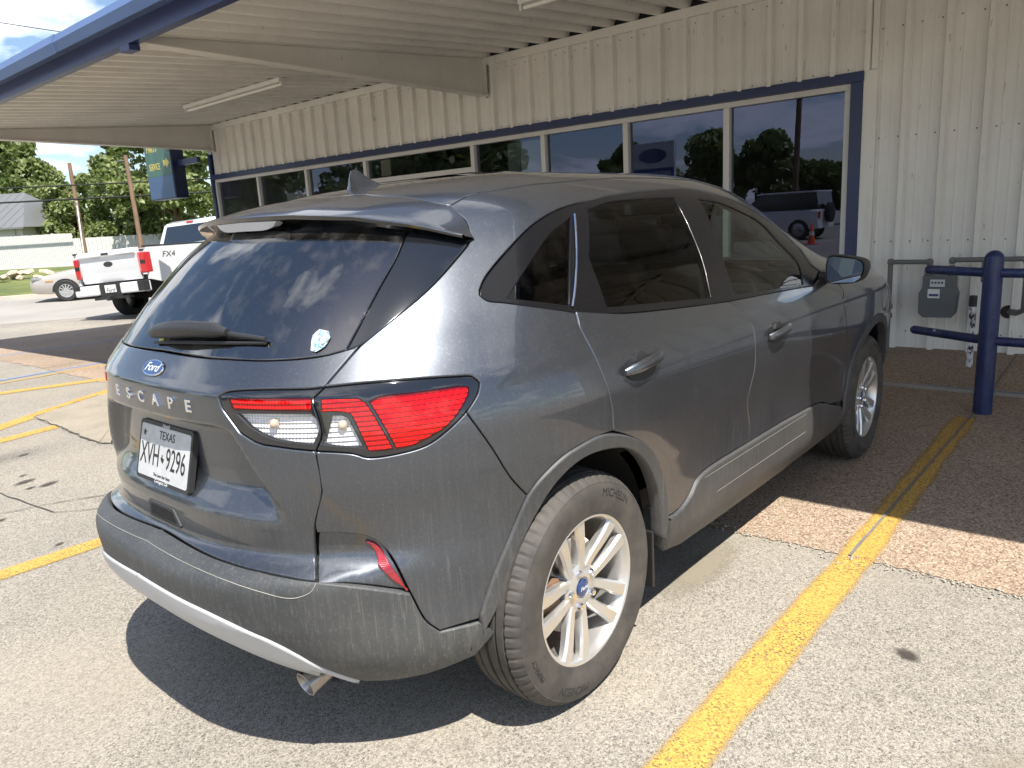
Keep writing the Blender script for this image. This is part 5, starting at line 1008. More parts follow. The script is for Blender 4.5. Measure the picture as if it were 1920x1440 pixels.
def inside(pts, poly):
    x, y = pts[:, 0], pts[:, 1]; r = np.zeros(len(pts), bool)
    j = len(poly)-1
    for i in range(len(poly)):
        xi, yi = poly[i]; xj, yj = poly[j]
        if yi != yj:
            c = ((yi > y) != (yj > y)) & (x < (xj-xi)*(y-yi)/(yj-yi)+xi)
            r ^= c
        j = i
    return r

def inset(uv, amt):
    p, n, da, dv = SN(uv[:, 0], uv[:, 1])
    t = np.roll(p, -1, 0)-np.roll(p, 1, 0); t /= np.maximum(np.linalg.norm(t, axis=1, keepdims=True), 1e-9)
    o = np.cross(t, n); o /= np.maximum(np.linalg.norm(o, axis=1, keepdims=True), 1e-9)
    res = uv.copy()
    for i in range(len(uv)):
        J = np.stack([da[i], dv[i]], 1)
        d = np.linalg.lstsq(J, -o[i]*amt, rcond=None)[0]
        d = np.clip(d, -.03, .03)
        if uv[i, 0] < 1e-6: d[0] = 0
        res[i] = uv[i]+d
    res[:, 0] = np.clip(res[:, 0], 0, AMAX); res[:, 1] = np.clip(res[:, 1], 0, 1.799)
    res[uv[:, 0] < 1e-6, 0] = 0
    tp = uv[:, 1] > 1.785
    res[tp] = uv[tp]
    return res

def panel_geo(key, off=0.0, depth=.014, gap=.0018, bev=.003, holes=(), step=.012, gA=.028, gv=.018, crown=0.0):
    poly = POLY[key] if isinstance(key, str) else key
    uv = resample(poly, step)
    area = .5*np.sum(uv[:, 0]*np.roll(uv[:, 1], -1)-np.roll(uv[:, 0], -1)*uv[:, 1])
    if area < 0: uv = uv[::-1].copy()
    inn = inset(uv, gap+bev)
    lo, hi = inn.min(0), inn.max(0)
    ga = np.arange(lo[0]+gA*.5, hi[0], gA); gvv = np.arange(lo[1]+gv*.5, hi[1], gv)
    loops = [inn]
    hl = []
    for h in holes:
        hp = resample(POLY[h] if isinstance(h, str) else h, step); hl.append(hp); loops.append(hp)
    allb = np.concatenate(loops)
    G = np.zeros((0, 2))
    if len(ga) and len(gvv):
        X, Y = np.meshgrid(ga, gvv, indexing='ij'); G = np.stack([X.ravel(), Y.ravel()], 1)
        k = inside(G, inn)
        for h in hl: k &= ~inside(G, h)
        G = G[k]
        if len(G):
            keep = np.ones(len(G), bool)
            for c in range(0, len(G), 2000):
                d = (np.abs(G[c:c+2000, None, 0]-allb[None, :, 0])/gA)**2+(np.abs(G[c:c+2000, None, 1]-allb[None, :, 1])/gv)**2
                keep[c:c+2000] = d.min(1) > .2
            G = G[keep]
    if abs(hi[0]-AMAX) < 1e-3 or True:
        pass
    pts = np.concatenate([allb, G])
    edges = []; b = 0
    for L in loops:
        m = len(L); edges += [(b+i, b+(i+1) % m) for i in range(m)]; b += m
    vo, eo, fo, ov, oe, of = delaunay_2d_cdt([Vector(p) for p in pts], edges, [], 1, 1e-6)
    vo = np.array([tuple(v) for v in vo])
    tri = np.array([f for f in fo if len(f) == 3])
    cen = vo[tri].mean(1); ok = inside(cen, inn)
    for h in hl: ok &= ~inside(cen, h)
    tri = tri[ok]
    in2out = {}
    for o_, lst in enumerate(ov):
        for i in lst: in2out[i] = o_
    P, n, _, _ = SN(vo[:, 0], np.clip(vo[:, 1], 0, 1.8))
    V = P+n*off
    if crown:
        # push the middle of small lamp pieces out a little
        dd = np.array([np.min(np.linalg.norm(V[:len(V)]-V[in2out[i]], axis=1)) for i in range(0)])
    N = n.copy(); F = [tuple(t) for t in tri]
    # rims
    bb = 0
    for li, L in enumerate(loops):
        m = len(L); idx = [in2out[bb+i] for i in range(m)]; bb += m
        p = V[idx]; nn = n[idx]
        t = np.roll(p, -1, 0)-np.roll(p, 1, 0); t /= np.maximum(np.linalg.norm(t, axis=1, keepdims=True), 1e-9)
        o = np.cross(t, nn); o /= np.maximum(np.linalg.norm(o, axis=1, keepdims=True), 1e-9)
        if li > 0:
            ar = .5*np.sum(L[:, 0]*np.roll(L[:, 1], -1)-np.roll(L[:, 0], -1)*L[:, 1])
            if ar > 0: o = -o
        onc = L[:, 0] < 1e-6
        o[onc, 1] = 0
        onc = onc | (L[:, 1] > 1.785)
        r2 = p+o*bev-nn*bev*.8; r3 = r2-nn*depth
        base = len(V)
        V = np.concatenate([V, r2, r3])
        N = np.concatenate([N, (o*.8+nn*.6), o*1.0+nn*.05])
        for i in range(m):
            j = (i+1) % m
            if onc[i] and onc[j]: continue
            a, b_ = idx[i], idx[j]
            q = [(a, base+i, base+j, b_), (base+i, base+m+i, base+m+j, base+j)]
            if li > 0: q = [x[::-1] for x in q] if True and ar > 0 else q
            F += q
    N /= np.maximum(np.linalg.norm(N, axis=1, keepdims=True), 1e-9)
    return V, F, N

def mir(V, F, N):
    k = np.array([1, -1, 1]); return V*k, [f[::-1] for f in F], N*k

def panel(name, key, mat, parent, sides='R', **kw):
    V, F, N = panel_geo(key, **kw)
    outs = []
    if sides in ('R', 'RL'): outs.append(mesh_obj(name, V, F, mat, parent, normals=N))
    if sides in ('L', 'RL'): outs.append(mesh_obj(name, *mir(V, F, N)[:2], mat, parent, normals=mir(V, F, N)[2]))
    if sides == 'B':
        V2, F2, N2 = mir(V, F, N); b = len(V)
        outs.append(mesh_obj(name, np.concatenate([V, V2]), F+[tuple(i+b for i in f) for f in F2], mat, parent, normals=np.concatenate([N, N2])))
    return outs

Z_OF_V = TAB[0]
def side_uv(x, z):
    v = float(np.interp(z, Z_OF_V, VV)); a = np.linspace(.9, AMAX-.3, 3000); s = S(a, v+0*a)[:, 0]
    return float(np.interp(x, s, a)), v
def rear_pt(y, z, off=0.0):
    """point, normal, right and up directions on the tailgate at lateral y"""
    v = float(np.interp(z, Z_OF_V, VV)); a = np.linspace(0, 1.2, 1500); yy = -S(a, v+0*a)[:, 1]
    A = float(np.interp(abs(y), yy, a)); p, n, da, dv = SN(np.array([A]), np.array([v]))
    p, n, da, dv = p[0], n[0], da[0], dv[0]
    if y > 0: p = p*[1, -1, 1]; n = n*[1, -1, 1]; da = da*[-1, 1, -1]; dv = dv*[1, -1, 1]
    xd = np.array([0, -1., 0]); xd = xd-n*(xd@n); xd /= np.linalg.norm(xd)
    ud = np.cross(n, xd); ud /= np.linalg.norm(ud)
    return p+n*off, n, xd, ud

car = empty('parked_car', (0, 0, 0), 0, 'dusty dark grey compact SUV parked nose-in under the canopy, rear to the camera', 'car')
PA, PL = M_['paint'], M_['plastic']

panel('tailgate', 'tailgate', PA, car, 'B', gv=.012, gA=.02)
tailgate = car.children[-1]
gl = panel('rear_window', 'rear_glass', M_['rear_glass'], car, 'B', depth=.006, off=-.002)[0]
for o in panel('pillar_panel', 'applique', M_['gloss_black'], car, 'RL', off=-.001): o['label'] = 'glossy black panel beside the rear window'
quarter = panel('quarter_panel', 'quarter', PA, car, 'RL')
panel('bumper_cover', 'bumper_cover', PA, car, 'RL', gv=.014)
panel('bumper_inset', 'bumper_inset', PA, car, 'RL', off=-.016, depth=.004)
for o in panel('reflector', 'reflector', M_['reflector'], car, 'RL', off=-.008, depth=.01): o['label'] = 'narrow red corner reflector'
bumper = panel('rear_bumper', 'bumper', PL, car, 'B', off=.004, depth=.03, gv=.010, bev=.004)[0]
bumper['label'] = 'dusty black plastic rear bumper with streaks'
val = panel('valance', 'valance', M_['silver'], car, 'B', off=.012, depth=.03, gv=.012, bev=.006, gap=0)[0]
val['label'] = 'silver lower lip of the rear bumper'
panel('arch_cladding', 'arch_rear', M_['cladding'], car, 'RL', off=.010, depth=.04, bev=.005, gap=0)
panel('arch_cladding', 'arch_front', M_['cladding'], car, 'RL', off=.010, depth=.04, bev=.005, gap=0)
rock = panel('rocker_cladding', 'rocker', M_['cladding'], car, 'RL', off=.012, depth=.05, bev=.007, gap=.004)
rdoor = panel('rear_door', 'rear_door', PA, car, 'RL')
fdoor = panel('front_door', 'front_door', PA, car, 'RL')
panel('fender', 'fender', PA, car, 'RL')
panel('front_bumper', 'front_bumper', PL, car, 'B', gA=.05, gv=.04)
panel('hood', 'hood', PA, car, 'B', gA=.04, gv=.012)
panel('windshield', 'windshield', M_['windshield'], car, 'B', gA=.05, gv=.03, depth=.006)
roof = panel('roof_panel', 'roof', PA, car, 'B', gA=.05, gv=.02)
trim = panel('window_trim', 'dlo', M_['trim'], car, 'RL', off=-.004, holes=('glass_q', 'glass_r', 'glass_f'), depth=.02, gA=.03, gv=.02)
panel('quarter_window', 'glass_q', M_['side_glass_dark'], car, 'RL', off=-.009, depth=.004, gap=0, bev=.0005)
panel('rear_side_window', 'glass_r', M_['side_glass_dark'], car, 'RL', off=-.009, depth=.004, gap=0, bev=.0005)
panel('front_side_window', 'glass_f', M_['side_glass'], car, 'RL', off=-.009, depth=.004, gap=0, bev=.0005)
# rear lamps: black housing with separate lens pieces
def lamp_set(sd):
    h1 = panel('tail_lamp', 'tl_in', M_['gloss_black'], car, sd, off=-.003, holes=('tl_in_red', 'tl_in_clear'))[0]
    h2 = panel('tail_lamp', 'tl_out', M_['gloss_black'], car, sd, off=-.003, holes=('tl_out_bar', 'tl_out_clear', 'tl_out_red'))[0]
    h1['label'] = 'inner rear lamp on the tailgate'; h2['label'] = 'large red rear lamp on the body corner'
    for k, m_, hp, dp in (('tl_in_red', 'red_bar', h1, -.006), ('tl_in_clear', 'clear_cover', h1, -.016), ('tl_out_bar', 'red_bar', h2, -.005),
                      ('tl_out_clear', 'clear_cover', h2, -.015), ('tl_out_red', 'red_lens', h2, -.009)):
        panel('reflector_bowl', k, M_['bowl'], hp, sd, off=dp, depth=.004, gap=-.004, bev=.0005, gA=.012, gv=.010)
        panel('lens', k, M_[m_], hp, sd, off=-.0005, depth=.003, gap=.0003, bev=.002, gA=.012, gv=.010)
    for A, v, hp in ((.50, .735, h1), (.675, .728, h2)):
        P, n, _, _ = SN(np.array([A]), np.array([v])); p = P[0]-n[0]*.012
        if sd == 'L': p = p*[1, -1, 1]
        b = MB(); b.lathe([(0, -.013), (.009, -.010), (.013, 0), (.009, .010), (0, .013)], 16, 'z', tuple(p)); b.obj('bulb', M_['bulb'], hp, smooth=60)
lamp_set('R'); lamp_set('L')

# bright window seals: thin vertical strips on the door frames
def strip(name, uvs, mat, parent, rad=.004, off=.002, sides='RL', n=6):
    uvs = np.array(uvs); P, nn, _, _ = SN(uvs[:, 0], uvs[:, 1]); P = P+nn*off
    for s in sides:
        q = P if s == 'R' else P*[1, -1, 1]
        MB().tube(q, rad, n).obj(name, mat, parent, smooth=60)
def dens(uvs, m=10):
    uvs = [np.array(u) for u in uvs]; o = []
    for a, b in zip(uvs[:-1], uvs[1:]):
        for k in range(m): o.append(a+(b-a)*k/m)
    return o+[uvs[-1]]

# spoiler over the rear window
def spoiler():
    ys = np.linspace(0, .64, 33)
    sy = [0, .214, .395, .467, .532, .591, .617, .64]; sx = [-.170, -.164, -.147, -.138, -.112, -.112, -.126, -.135]; sz = [1.5405, 1.535, 1.516, 1.500, 1.481, 1.442, 1.412, 1.392]
    ty = [0, .227, .423, .54, .58, .615, .64]; tz = [1.486, 1.483, 1.467, 1.441, 1.428, 1.413, 1.402]
    rows = []
    for y in ys:
        s = np.array([np.interp(y, sy, sx), y, np.interp(y, sy, sz)+.001])
        t = np.array([-.455+.3*y*y+.9*y**4, y, np.interp(y, ty, tz)])
        m1 = s+(t-s)*.33+np.array([0, 0, .010*(1-y/.66)]); m2 = s+(t-s)*.7+np.array([0, 0, .009*(1-y/.66)])
        lip = t+np.array([.004, 0, -.014*(1-.5*y/.64)])
        u1 = t+np.array([.05, 0, -.030*(1-.6*y/.64)]); u2 = t+np.array([.12*(1-y/.8), 0, -.045*(1-.6*y/.64)])
        rows.append([s+np.array([.004, 0, -.012]), s, m1, m2, t+np.array([.006, 0, .003]), t, lip, u1, u2])
    V = []; F = []; L = 9
    allr = [[p*[1, -1, 1] for p in r] for r in rows[::-1][:-1]]+rows       # right side first (y negative)
    for r in allr: V += r
    for i in range(len(allr)-1):
        for j in range(L-1):
            a = i*L+j; F.append((a, a+1, a+1+L, a+L))
    o = mesh_obj('spoiler', V, [f for f in F if f[0] % L < 5], PA, car); auto_smooth(o, 50)
    o2 = mesh_obj('spoiler_underside', V, [f for f in F if f[0] % L >= 5], M_['gloss_black'], o); auto_smooth(o2, 50)
    # high brake lamp
    b = MB()
    pts = []
    for y in np.linspace(-.17, .17, 15):
        t = np.array([-.455+.3*y*y+.9*y**4, y, np.interp(abs(y), ty, tz)])
        pts.append(t)
    Vb = []; Fb = []
    for k, t in enumerate(pts):
        e = 1-(abs(k-7)/7.0)**6
        Vb += [t+np.array([.001, 0, -.0145]), t+np.array([.006, 0, -.040*e-.0145*(1-e)]), t+np.array([.030, 0, -.036*e-.0145*(1-e)])]
    for k in range(len(pts)-1):
        for j in range(2):
            a = k*3+j; Fb.append((a, a+1, a+4, a+3))
    mesh_obj('brake_lamp', Vb, Fb, simple('brake_lamp_lens', (.42, .42, .43), .15, 0, 1.0), o)
    return o
spoiler()

# shark-fin aerial
Vf = []; Ff = []
prof = [(-.047, .0, .020), (-.030, .066, .004), (.005, .064, .005), (.05, .026, .013), (.112, .006, .016)]
b = MB()
sec = []
for (x, h, w) in [(-.05, .002, .018), (-.043, .040, .010), (-.034, .066, .005), (-.012, .070, .005), (.012, .055, .007), (.045, .032, .011), (.08, .016, .014), (.115, .003, .010)]:
    z0 = 1.556+(x+.05)*.09
    sec.append([(x-.004, -w*1.4, z0-.004), (x, -w*.75, z0+h*.55), (x, -w*.3, z0+h), (x, w*.3, z0+h), (x, w*.75, z0+h*.55), (x-.004, w*1.4, z0-.004)])
V = [p for s_ in sec for p in s_]; F = [(i*6+j, i*6+j+1, i*6+j+7, i*6+j+6) for i in range(len(sec)-1) for j in range(5)]
F += [(0, 1, 2, 3, 4, 5)]
auto_smooth(mesh_obj('roof_aerial', V, F, PA, car), 50)

# roof joint strips
strip('roof_joint', [(a, np.interp(a, [1.0, 1.4, 2.1, 3.2, 4.2, 4.6, 4.85], [1.49, 1.535, 1.56, 1.585, 1.585, 1.56, 1.50])) for a in np.linspace(1.0, 4.8, 60)], M_['satin_black'], car, .0035, -.001)
# window seals between the panes
strip('window_seal', dens([POLY['pillar_r'][-1], POLY['pillar_r'][0]]), M_['chrome'], car, .004, .001)
k = [p for p in POLY['glass_r']]
def near(key, px_i): return POLY[key][px_i]
gr = np.array(POLY['glass_r']); i0 = int(np.argmax(gr[:, 1]+gr[:, 0]*.05)); i1 = int(np.argmax(gr[:, 0]-gr[:, 1]*3))
a_ = np.array(POLY['glass_r']); top_front = a_[np.argmax(a_[:, 0]-np.abs(a_[:, 1]-a_[:, 1].max())*50)]
lowf = a_[np.argmax(-a_[:, 1]*6+a_[:, 0])]
up_pts = [p for p in POLY['glass_r'] if True]

# belt seal below the glass, bright shadow line
bel = [p for p in POLY['dlo']]
ib = [i for i, p in enumerate(bel)]

# door handles
def handle(A, v, length, par, sides='RL'):
    P, n, da, dv = SN(np.array([A]), np.array([v])); P, n, da = P[0], n[0], da[0]
    x = da/np.linalg.norm(da); u = np.cross(n, x)*-1
    u = np.cross(x, -n); u = u if u[2] > 0 else -u
    def at(a, b_, c): return P+x*a+u*b_+n*c
    # cup
    cup = MB(); m = 20; V = [at(0, 0, .0025)]
    for k in range(m):
        t = 2*math.pi*k/m; V.append(at(.088*math.cos(t)*(1 if math.cos(t) < 0 else .95)-.005, .040*math.sin(t)-.006, .0015))
    F = [(0, 1+k, 1+(k+1) % m) for k in range(m)]
    # bar
    bars = []
    path = []; rw = []
    S_ = 18
    for k in range(S_+1):
        t = -1+2*k/S_; a = t*length/2
        path.append((a, .004+.010*t, .012+.022*(1-abs(t)**3.0))); rw.append(1-abs(t)**4*.45)
    Vb = []; Fb = []; nn_ = 10
    for (a, b_, c), w in zip(path, rw):
        for q in range(nn_):
            t = 2*math.pi*q/nn_
            Vb.append(at(a, b_+.017*w*math.cos(t), c+.009*w*math.sin(t)))
    for k in range(S_):
        for q in range(nn_):
            a0 = k*nn_+q; a1 = k*nn_+(q+1) % nn_; Fb.append((a0, a1, a1+nn_, a0+nn_))
    Fb += [tuple(range(nn_))[::-1], tuple(range(S_*nn_, S_*nn_+nn_))]
    # upper lock piece
    for s, pr in zip('RL', par):
        f_ = (lambda q: q) if s == 'R' else (lambda q: q*np.array([1, -1, 1]))
        c = mesh_obj('handle_cup', [f_(q) for q in V], F, M_['satin_black'], pr)
        h = mesh_obj('handle', [f_(q) for q in Vb], Fb, PA, pr); auto_smooth(h, 50)
        lk = MB(); tmp = []
        for k in range(10):
            t = math.pi*k/9; tmp.append((.032*math.cos(t)-.005, .016+.026*math.sin(t)))
        Vl = [f_(at(a, b_, .012)) for a, b_ in tmp]+[f_(at(a*1.1, b_*1.05-.002, .0)) for a, b_ in tmp]
        Fl = [tuple(range(10))]+[(k, k+1, k+11, k+10) for k in range(9)]
        l_ = mesh_obj('handle_lock', Vl, Fl, M_['satin_black'], pr); auto_smooth(l_, 40)
handle(*POLY['handle_r'][0], .215, rdoor)
handle(*POLY['handle_f'][0], .215, fdoor)

# door mirrors
def mirror(s):
    f_ = (lambda q: (q[0], q[1], q[2])) if s == 'R' else (lambda q: (q[0], -q[1], q[2]))
    face = [(-.905, 1.075), (-.925, 1.055), (-1.05, 1.062), (-1.083, 1.085), (-1.098, 1.14), (-1.092, 1.172), (-1.06, 1.190), (-.93, 1.207), (-.908, 1.195), (-.900, 1.14)]
    rings = []
    cy, cz = -.992, 1.128
    face = [(cy+(y-cy)*.92, cz+(z-cz)*.90) for y, z in face]
    for x, sc in ((1.905, .93), (1.885, 1.0), (1.93, 1.03), (1.98, 1.0), (2.03, .86), (2.06, .55), (2.07, .1)):
        rings.append([(x+(.02 if sc > .9 else 0)*0+(y+.995)*.12, cy+(y-cy)*sc, cz+(z-cz)*sc) for y, z in face])
    V = [f_(p) for r in rings for p in r]; m = len(face)
    F = [(i*m+k, i*m+(k+1) % m, (i+1)*m+(k+1) % m, (i+1)*m+k) for i in range(len(rings)-1) for k in range(m)]
    o = mesh_obj('door_mirror', V, F, M_['satin_black'], car); auto_smooth(o, 50)
    sub = o.modifiers.new('s', 'SUBSURF'); sub.levels = 1; sub.render_levels = 2
    gp = [f_((1.893+(y+.995)*.12, cy+(y-cy)*.90, cz+(z-cz)*.88)) for y, z in face]
    gm = mesh_obj('mirror_glass', gp, [tuple(range(m))], M_['mirror'], o)
    b = MB(); b.tube([f_((1.99, -.86, 1.085)), f_((1.985, -.91, 1.088)), f_((1.975, -.95, 1.10))], [.03, .026, .03], 10)
    b.obj('mirror_arm', M_['satin_black'], o, smooth=50)
    return o
M_['mirror'] = simple('mirror_silver', (.9, .9, .9), .005, 1.0)
mirror('R'); mirror('L')

# wiper on the rear window
def wiper():
    def gp(y, z, off): return rear_pt(y, z, off)[0]
    path = [gp(.045, 1.166, .028), gp(0, 1.170, .034), gp(-.08, 1.176, .036), gp(-.16, 1.181, .034), gp(-.24, 1.183, .030), gp(-.285, 1.181, .024)]
    b = MB(); b.tube(path, [.016, .022, .024, .022, .020, .010], 12)
    o = b.obj('rear_wiper', M_['satin_black'], car, smooth=50)
    b = MB(); b.tube([gp(-.27, 1.181, .018), gp(-.33, 1.178, .014), gp(-.40, 1.172, .012)], [.007, .007, .006], 8)
    b.tube([gp(.06, 1.150, .006), gp(-.1, 1.158, .006), gp(-.27, 1.164, .006), gp(-.40, 1.166, .006)], .0045, 6)
    b.obj('wiper_blade', M_['satin_black'], o, smooth=50)
wiper()

# badge, letters, plate, stickers
def oval(name, c, xd, ud, n, a, b_, off, mat, par, m=28, th=.003):
    V = []; 
    for o_, s in ((off, 1.0), (off-th, 1.03)):
        for k in range(m):
            t = 2*math.pi*k/m; V.append(c+n*o_+xd*a*s*math.cos(t)+ud*b_*s*math.sin(t))
    F = [tuple(range(m))]+[(k, k+m, (k+1) % m+m, (k+1) % m) for k in range(m)]
    return auto_smooth(mesh_obj(name, V, F, mat, par), 40)
p, n, xd, ud = rear_pt(0, 1.091)
bd = oval('badge', p, xd, ud, n, .058, .0245, .005, M_['chrome'], car)
bd['label'] = 'blue oval badge with chrome rim'
oval('badge_face', p, xd, ud, n, .0535, .0205, .006, M_['badge_blue'], bd)
flat_text('badge_script', 'Ford', M_['badge_white'], bd, p+n*.0068, xd, ud, .036, .0004, 1.12, .35)
for ch, y in zip('ESCAPE', (.196, .114, .031, -.054, -.139, -.223)):
    p, n, xd, ud = rear_pt(y, 1.014)
    flat_text('badge_letter', ch, M_['chrome'], car, p+n*.003, xd, ud, .044, .003, 1.25, 0, .0012)

def make_plate_mat():
    m, nt, n, l, b = newmat('plate_white')
    k = ramp(n, l, noise(n, l, tex_coord(n, l), 30, 5), [(.35, (.50, .51, .52)), (.8, (.40, .40, .395))])
    l.new(k, b.inputs['Base Color']); b.inputs['Roughness'].default_value = .4
    return m
M_['plate'] = make_plate_mat()
M_['ink'] = simple('black_ink', (.012, .012, .012), .5)
pc = np.array([-.780, 0, .842]); nrm_ = np.array([-.968, 0, .25]); nrm_ /= np.linalg.norm(nrm_)
xd = np.array([0, -1., 0]); ud = np.cross(nrm_, xd); ud = ud if ud[2] > 0 else -ud
def pl_pt(a, b_, c): return pc+xd*a+ud*b_+nrm_*c
def rrect(w, h, r, m=5):
    o = []
    for cx, cy, a0 in ((w/2-r, h/2-r, 0), (-w/2+r, h/2-r, 90), (-w/2+r, -h/2+r, 180), (w/2-r, -h/2+r, 270)):
        for k in range(m): t = R(a0+90*k/(m-1)); o.append((cx+r*math.cos(t), cy+r*math.sin(t)))
    return o
fr = rrect(.316, .172, .010); m = len(fr)
V = [pl_pt(a, b_, .006) for a, b_ in fr]+[pl_pt(a*1.01, b_*1.01, -.010) for a, b_ in fr]
plate = mesh_obj('number_plate', V, [tuple(range(m))]+[(k, k+m, (k+1) % m+m, (k+1) % m) for k in range(m)], M_['satin_black'], car)
plate['label'] = 'white number plate in a black frame'
fr = rrect(.298, .150, .008)
mesh_obj('plate_face', [pl_pt(a, b_, .0066) for a, b_ in fr], [tuple(range(len(fr)))], M_['plate'], plate)
def ptext(body, a, b_, size, sx=1.0, mat='ink', shear=0, off=.0072):
    flat_text('plate_text', body, M_[mat], plate, pl_pt(a, b_, off), xd, ud, size, .0003, sx, shear)
ptext('TEXAS', .012, .051, .034, .95)
ptext('XVH', -.082, -.012, .088, .66); ptext('9296', .074, -.012, .088, .66)
ptext('The Lone Star State', 0, -.063, .0125, 1.0)
ptext('Covington, GA', 0, -.0805, .013, 1.0, 'badge_white', .2); ptext('Howell', .0, .0805, .014, 1.0, 'badge_white', .3)
star = [(.013*(1 if k % 2 == 0 else .4)*math.sin(k*math.pi/5)-.125, .013*(1 if k % 2 == 0 else .4)*math.cos(k*math.pi/5)+.049) for k in range(10)]
mesh_obj('plate_text', [pl_pt(a, b_, .0072) for a, b_ in star], [tuple(range(10))], M_['ink'], plate)
tex = [(-.010, .002), (-.004, .002), (-.004, .010), (.002, .010), (.002, .002), (.012, 0), (.010, -.008), (.004, -.014), (0, -.010), (-.004, -.008)]
mesh_obj('plate_text', [pl_pt(a*1.0-.006, b_-.012, .0072) for a, b_ in tex], [tuple(range(10))], M_['ink'], plate)
# black pad behind the plate top

M_['pale_line'] = simple('pale_edge', (.19, .18, .165), .8)  # even pale colour for the thin rocker lines
# moulded line along the bumper top
strip('bumper_seam', POLY['bump_seam'], simple('pale_line', (.26, .25, .225), .8), car, .0011, .0043)  # thin pale line following the bumper crease
for vv in (.262, .180): strip('rocker_line', [(a, vv) for a in np.linspace(2.25+(.262-vv)*2.2, 4.02, 60)], M_['pale_line'], car, .0010, .0121)
# tailgate grip
def zy(y, z, o): return rear_pt(y, z, o)[0]
gf = [(-.075, .706), (.072, .706), (.094, .660), (.090, .652), (-.092, .652), (-.096, .660)]
gi = [(-.062, .696), (.060, .696), (.076, .664), (-.078, .664)]
V = [zy(-y, z, .004) for y, z in gf]+[zy(-y, z, -.004) for y, z in [(a*1.04, b_) for a, b_ in gf]]
g_ = mesh_obj('tailgate_grip', V, [tuple(range(6))]+[(k, k+6, (k+1) % 6+6, (k+1) % 6) for k in range(6)], M_['plastic'], tailgate)
V = [zy(-y, z, .0055) for y, z in gi]
mesh_obj('grip_shade', V, [(0, 1, 2, 3)], M_['dark'], g_)  # flat dark sheet painted as the shade inside the grip hollow

# window stickers
def sticker(name, pts, mat, off=.0025): mesh_obj(name, [rear_pt(y, z, off)[0] for y, z in pts], [tuple(range(len(pts)))], mat, gl)
def make_sticker():
    m, nt, n, l, b = newmat('sticker_print')
    k = ramp(n, l, noise(n, l, tex_coord(n, l), 60, 2), [(.42, (.42, .43, .41)), (.5, (.03, .17, .25)), (.58, (.38, .40, .38)), (.64, (.05, .10, .13))])
    l.new(k, b.inputs['Base Color']); return m
M_['sticker'] = make_sticker(); M_['yellow_sticker'] = simple('yellow_sticker', (.62, .55, .06), .5); M_['white_sticker'] = simple('white_sticker', (.6, .68, .72), .4)
P0 = [S(*q) for q in POLY['sticker']]
sticker('window_sticker', [(q[1], q[2]) for q in P0], M_['sticker'])
sticker('window_sticker', [(.055, 1.148), (.030, 1.150), (.022, 1.168), (.050, 1.170)], M_['yellow_sticker'])
sticker('window_sticker', [(.45+.03*math.cos(t), 1.17+.018*math.sin(t)) for t in np.linspace(0, 6.28, 15)[:-1]], M_['white_sticker'])

# tail pipe
b = MB()
b.lathe([(.034, -.14), (.036, 0.0), (.033, .001), (.031, -.002), (.030, -.14)], 24, 'z')
Mx = Matrix.Translation((-.715, -.468, .262)) @ Matrix.Rotation(R(-90), 4, 'Y') @ Matrix.Rotation(R(-14), 4, 'Y')
o = b.obj('tail_pipe', M_['exhaust'], car, smooth=40); o.data.transform(Mx)
# mud flap behind rear wheel front side, silencer box and underbody
b = MB(); b.box((-.52, -.45, .30), (-.18, .45, .44), .03); b.box((-.30, -.60, .28), (3.1, .60, .36), 0); b.box((-.62, -.48, .42), (-.3, .48, .47), 0)
b.obj('underbody', M_['dark'], car)
b = MB(); b.box((.365, -.89, .20), (.377, -.70, .40), .004); b.obj('mud_flap', M_['satin_black'], car)

# inner linings so that the gaps read dark
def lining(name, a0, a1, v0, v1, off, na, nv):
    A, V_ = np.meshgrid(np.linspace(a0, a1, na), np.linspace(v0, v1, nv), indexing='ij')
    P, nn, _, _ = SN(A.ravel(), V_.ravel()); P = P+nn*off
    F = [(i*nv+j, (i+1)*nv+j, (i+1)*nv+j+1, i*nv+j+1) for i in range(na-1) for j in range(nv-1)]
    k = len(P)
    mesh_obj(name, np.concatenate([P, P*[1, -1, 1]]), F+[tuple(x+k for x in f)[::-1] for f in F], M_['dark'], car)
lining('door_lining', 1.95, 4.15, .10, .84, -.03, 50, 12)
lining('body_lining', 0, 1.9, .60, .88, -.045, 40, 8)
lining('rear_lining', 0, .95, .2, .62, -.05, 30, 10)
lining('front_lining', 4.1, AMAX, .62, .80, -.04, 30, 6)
def arch_tunnel(x, z, r):
    b = MB(); b.lathe([(r, -.80), (r, -.50), (.05, -.50)], 28, 'y', (x, 0, z), R(-2), R(182)); b.obj('wheel_well', M_['dark'], car, smooth=40)
    b = MB(); b.lathe([(r, .80), (r, .50), (.05, .50)], 28, 'y', (x, 0, z), R(-2), R(182)); b.obj('wheel_well', M_['dark'], car, smooth=40)
arch_tunnel(.025, .345, .44); arch_tunnel(2.735, .345, .44)

# cabin
def seat(x, y, wide):
    b = MB(); b.box((x-.05, y-wide/2, .55), (x+.48, y+wide/2, .72), .05)
    Mx = Matrix.Translation((x, y, .68)) @ Matrix.Rotation(R(-18), 4, 'Y')
    b.box((-.10, -wide/2, 0), (.05, wide/2, .55), .05, Mx)
    o = b.obj('seat', M_['seat'], car)
    k = 1 if wide < .7 else 3
    for i in range(k):
        yy = (i-(k-1)/2)*.42
        h = MB(); h.box((-.07, yy-.12, .58), (.02, yy+.12, .74), .035, Mx); h.obj('headrest', M_['seat'], o)
    return o
seat(1.45, -.38, .52); seat(1.45, .38, .52); seat(.52, 0, 1.25)
b = MB(); b.box((2.05, -.72, .70), (2.6, .72, 1.0), .08); b.obj('dashboard', M_['seat'], car)
b = MB(); b.box((-.5, -.66, .68), (2.6, .66, .70)); b.obj('cabin_floor', M_['dark'], car)
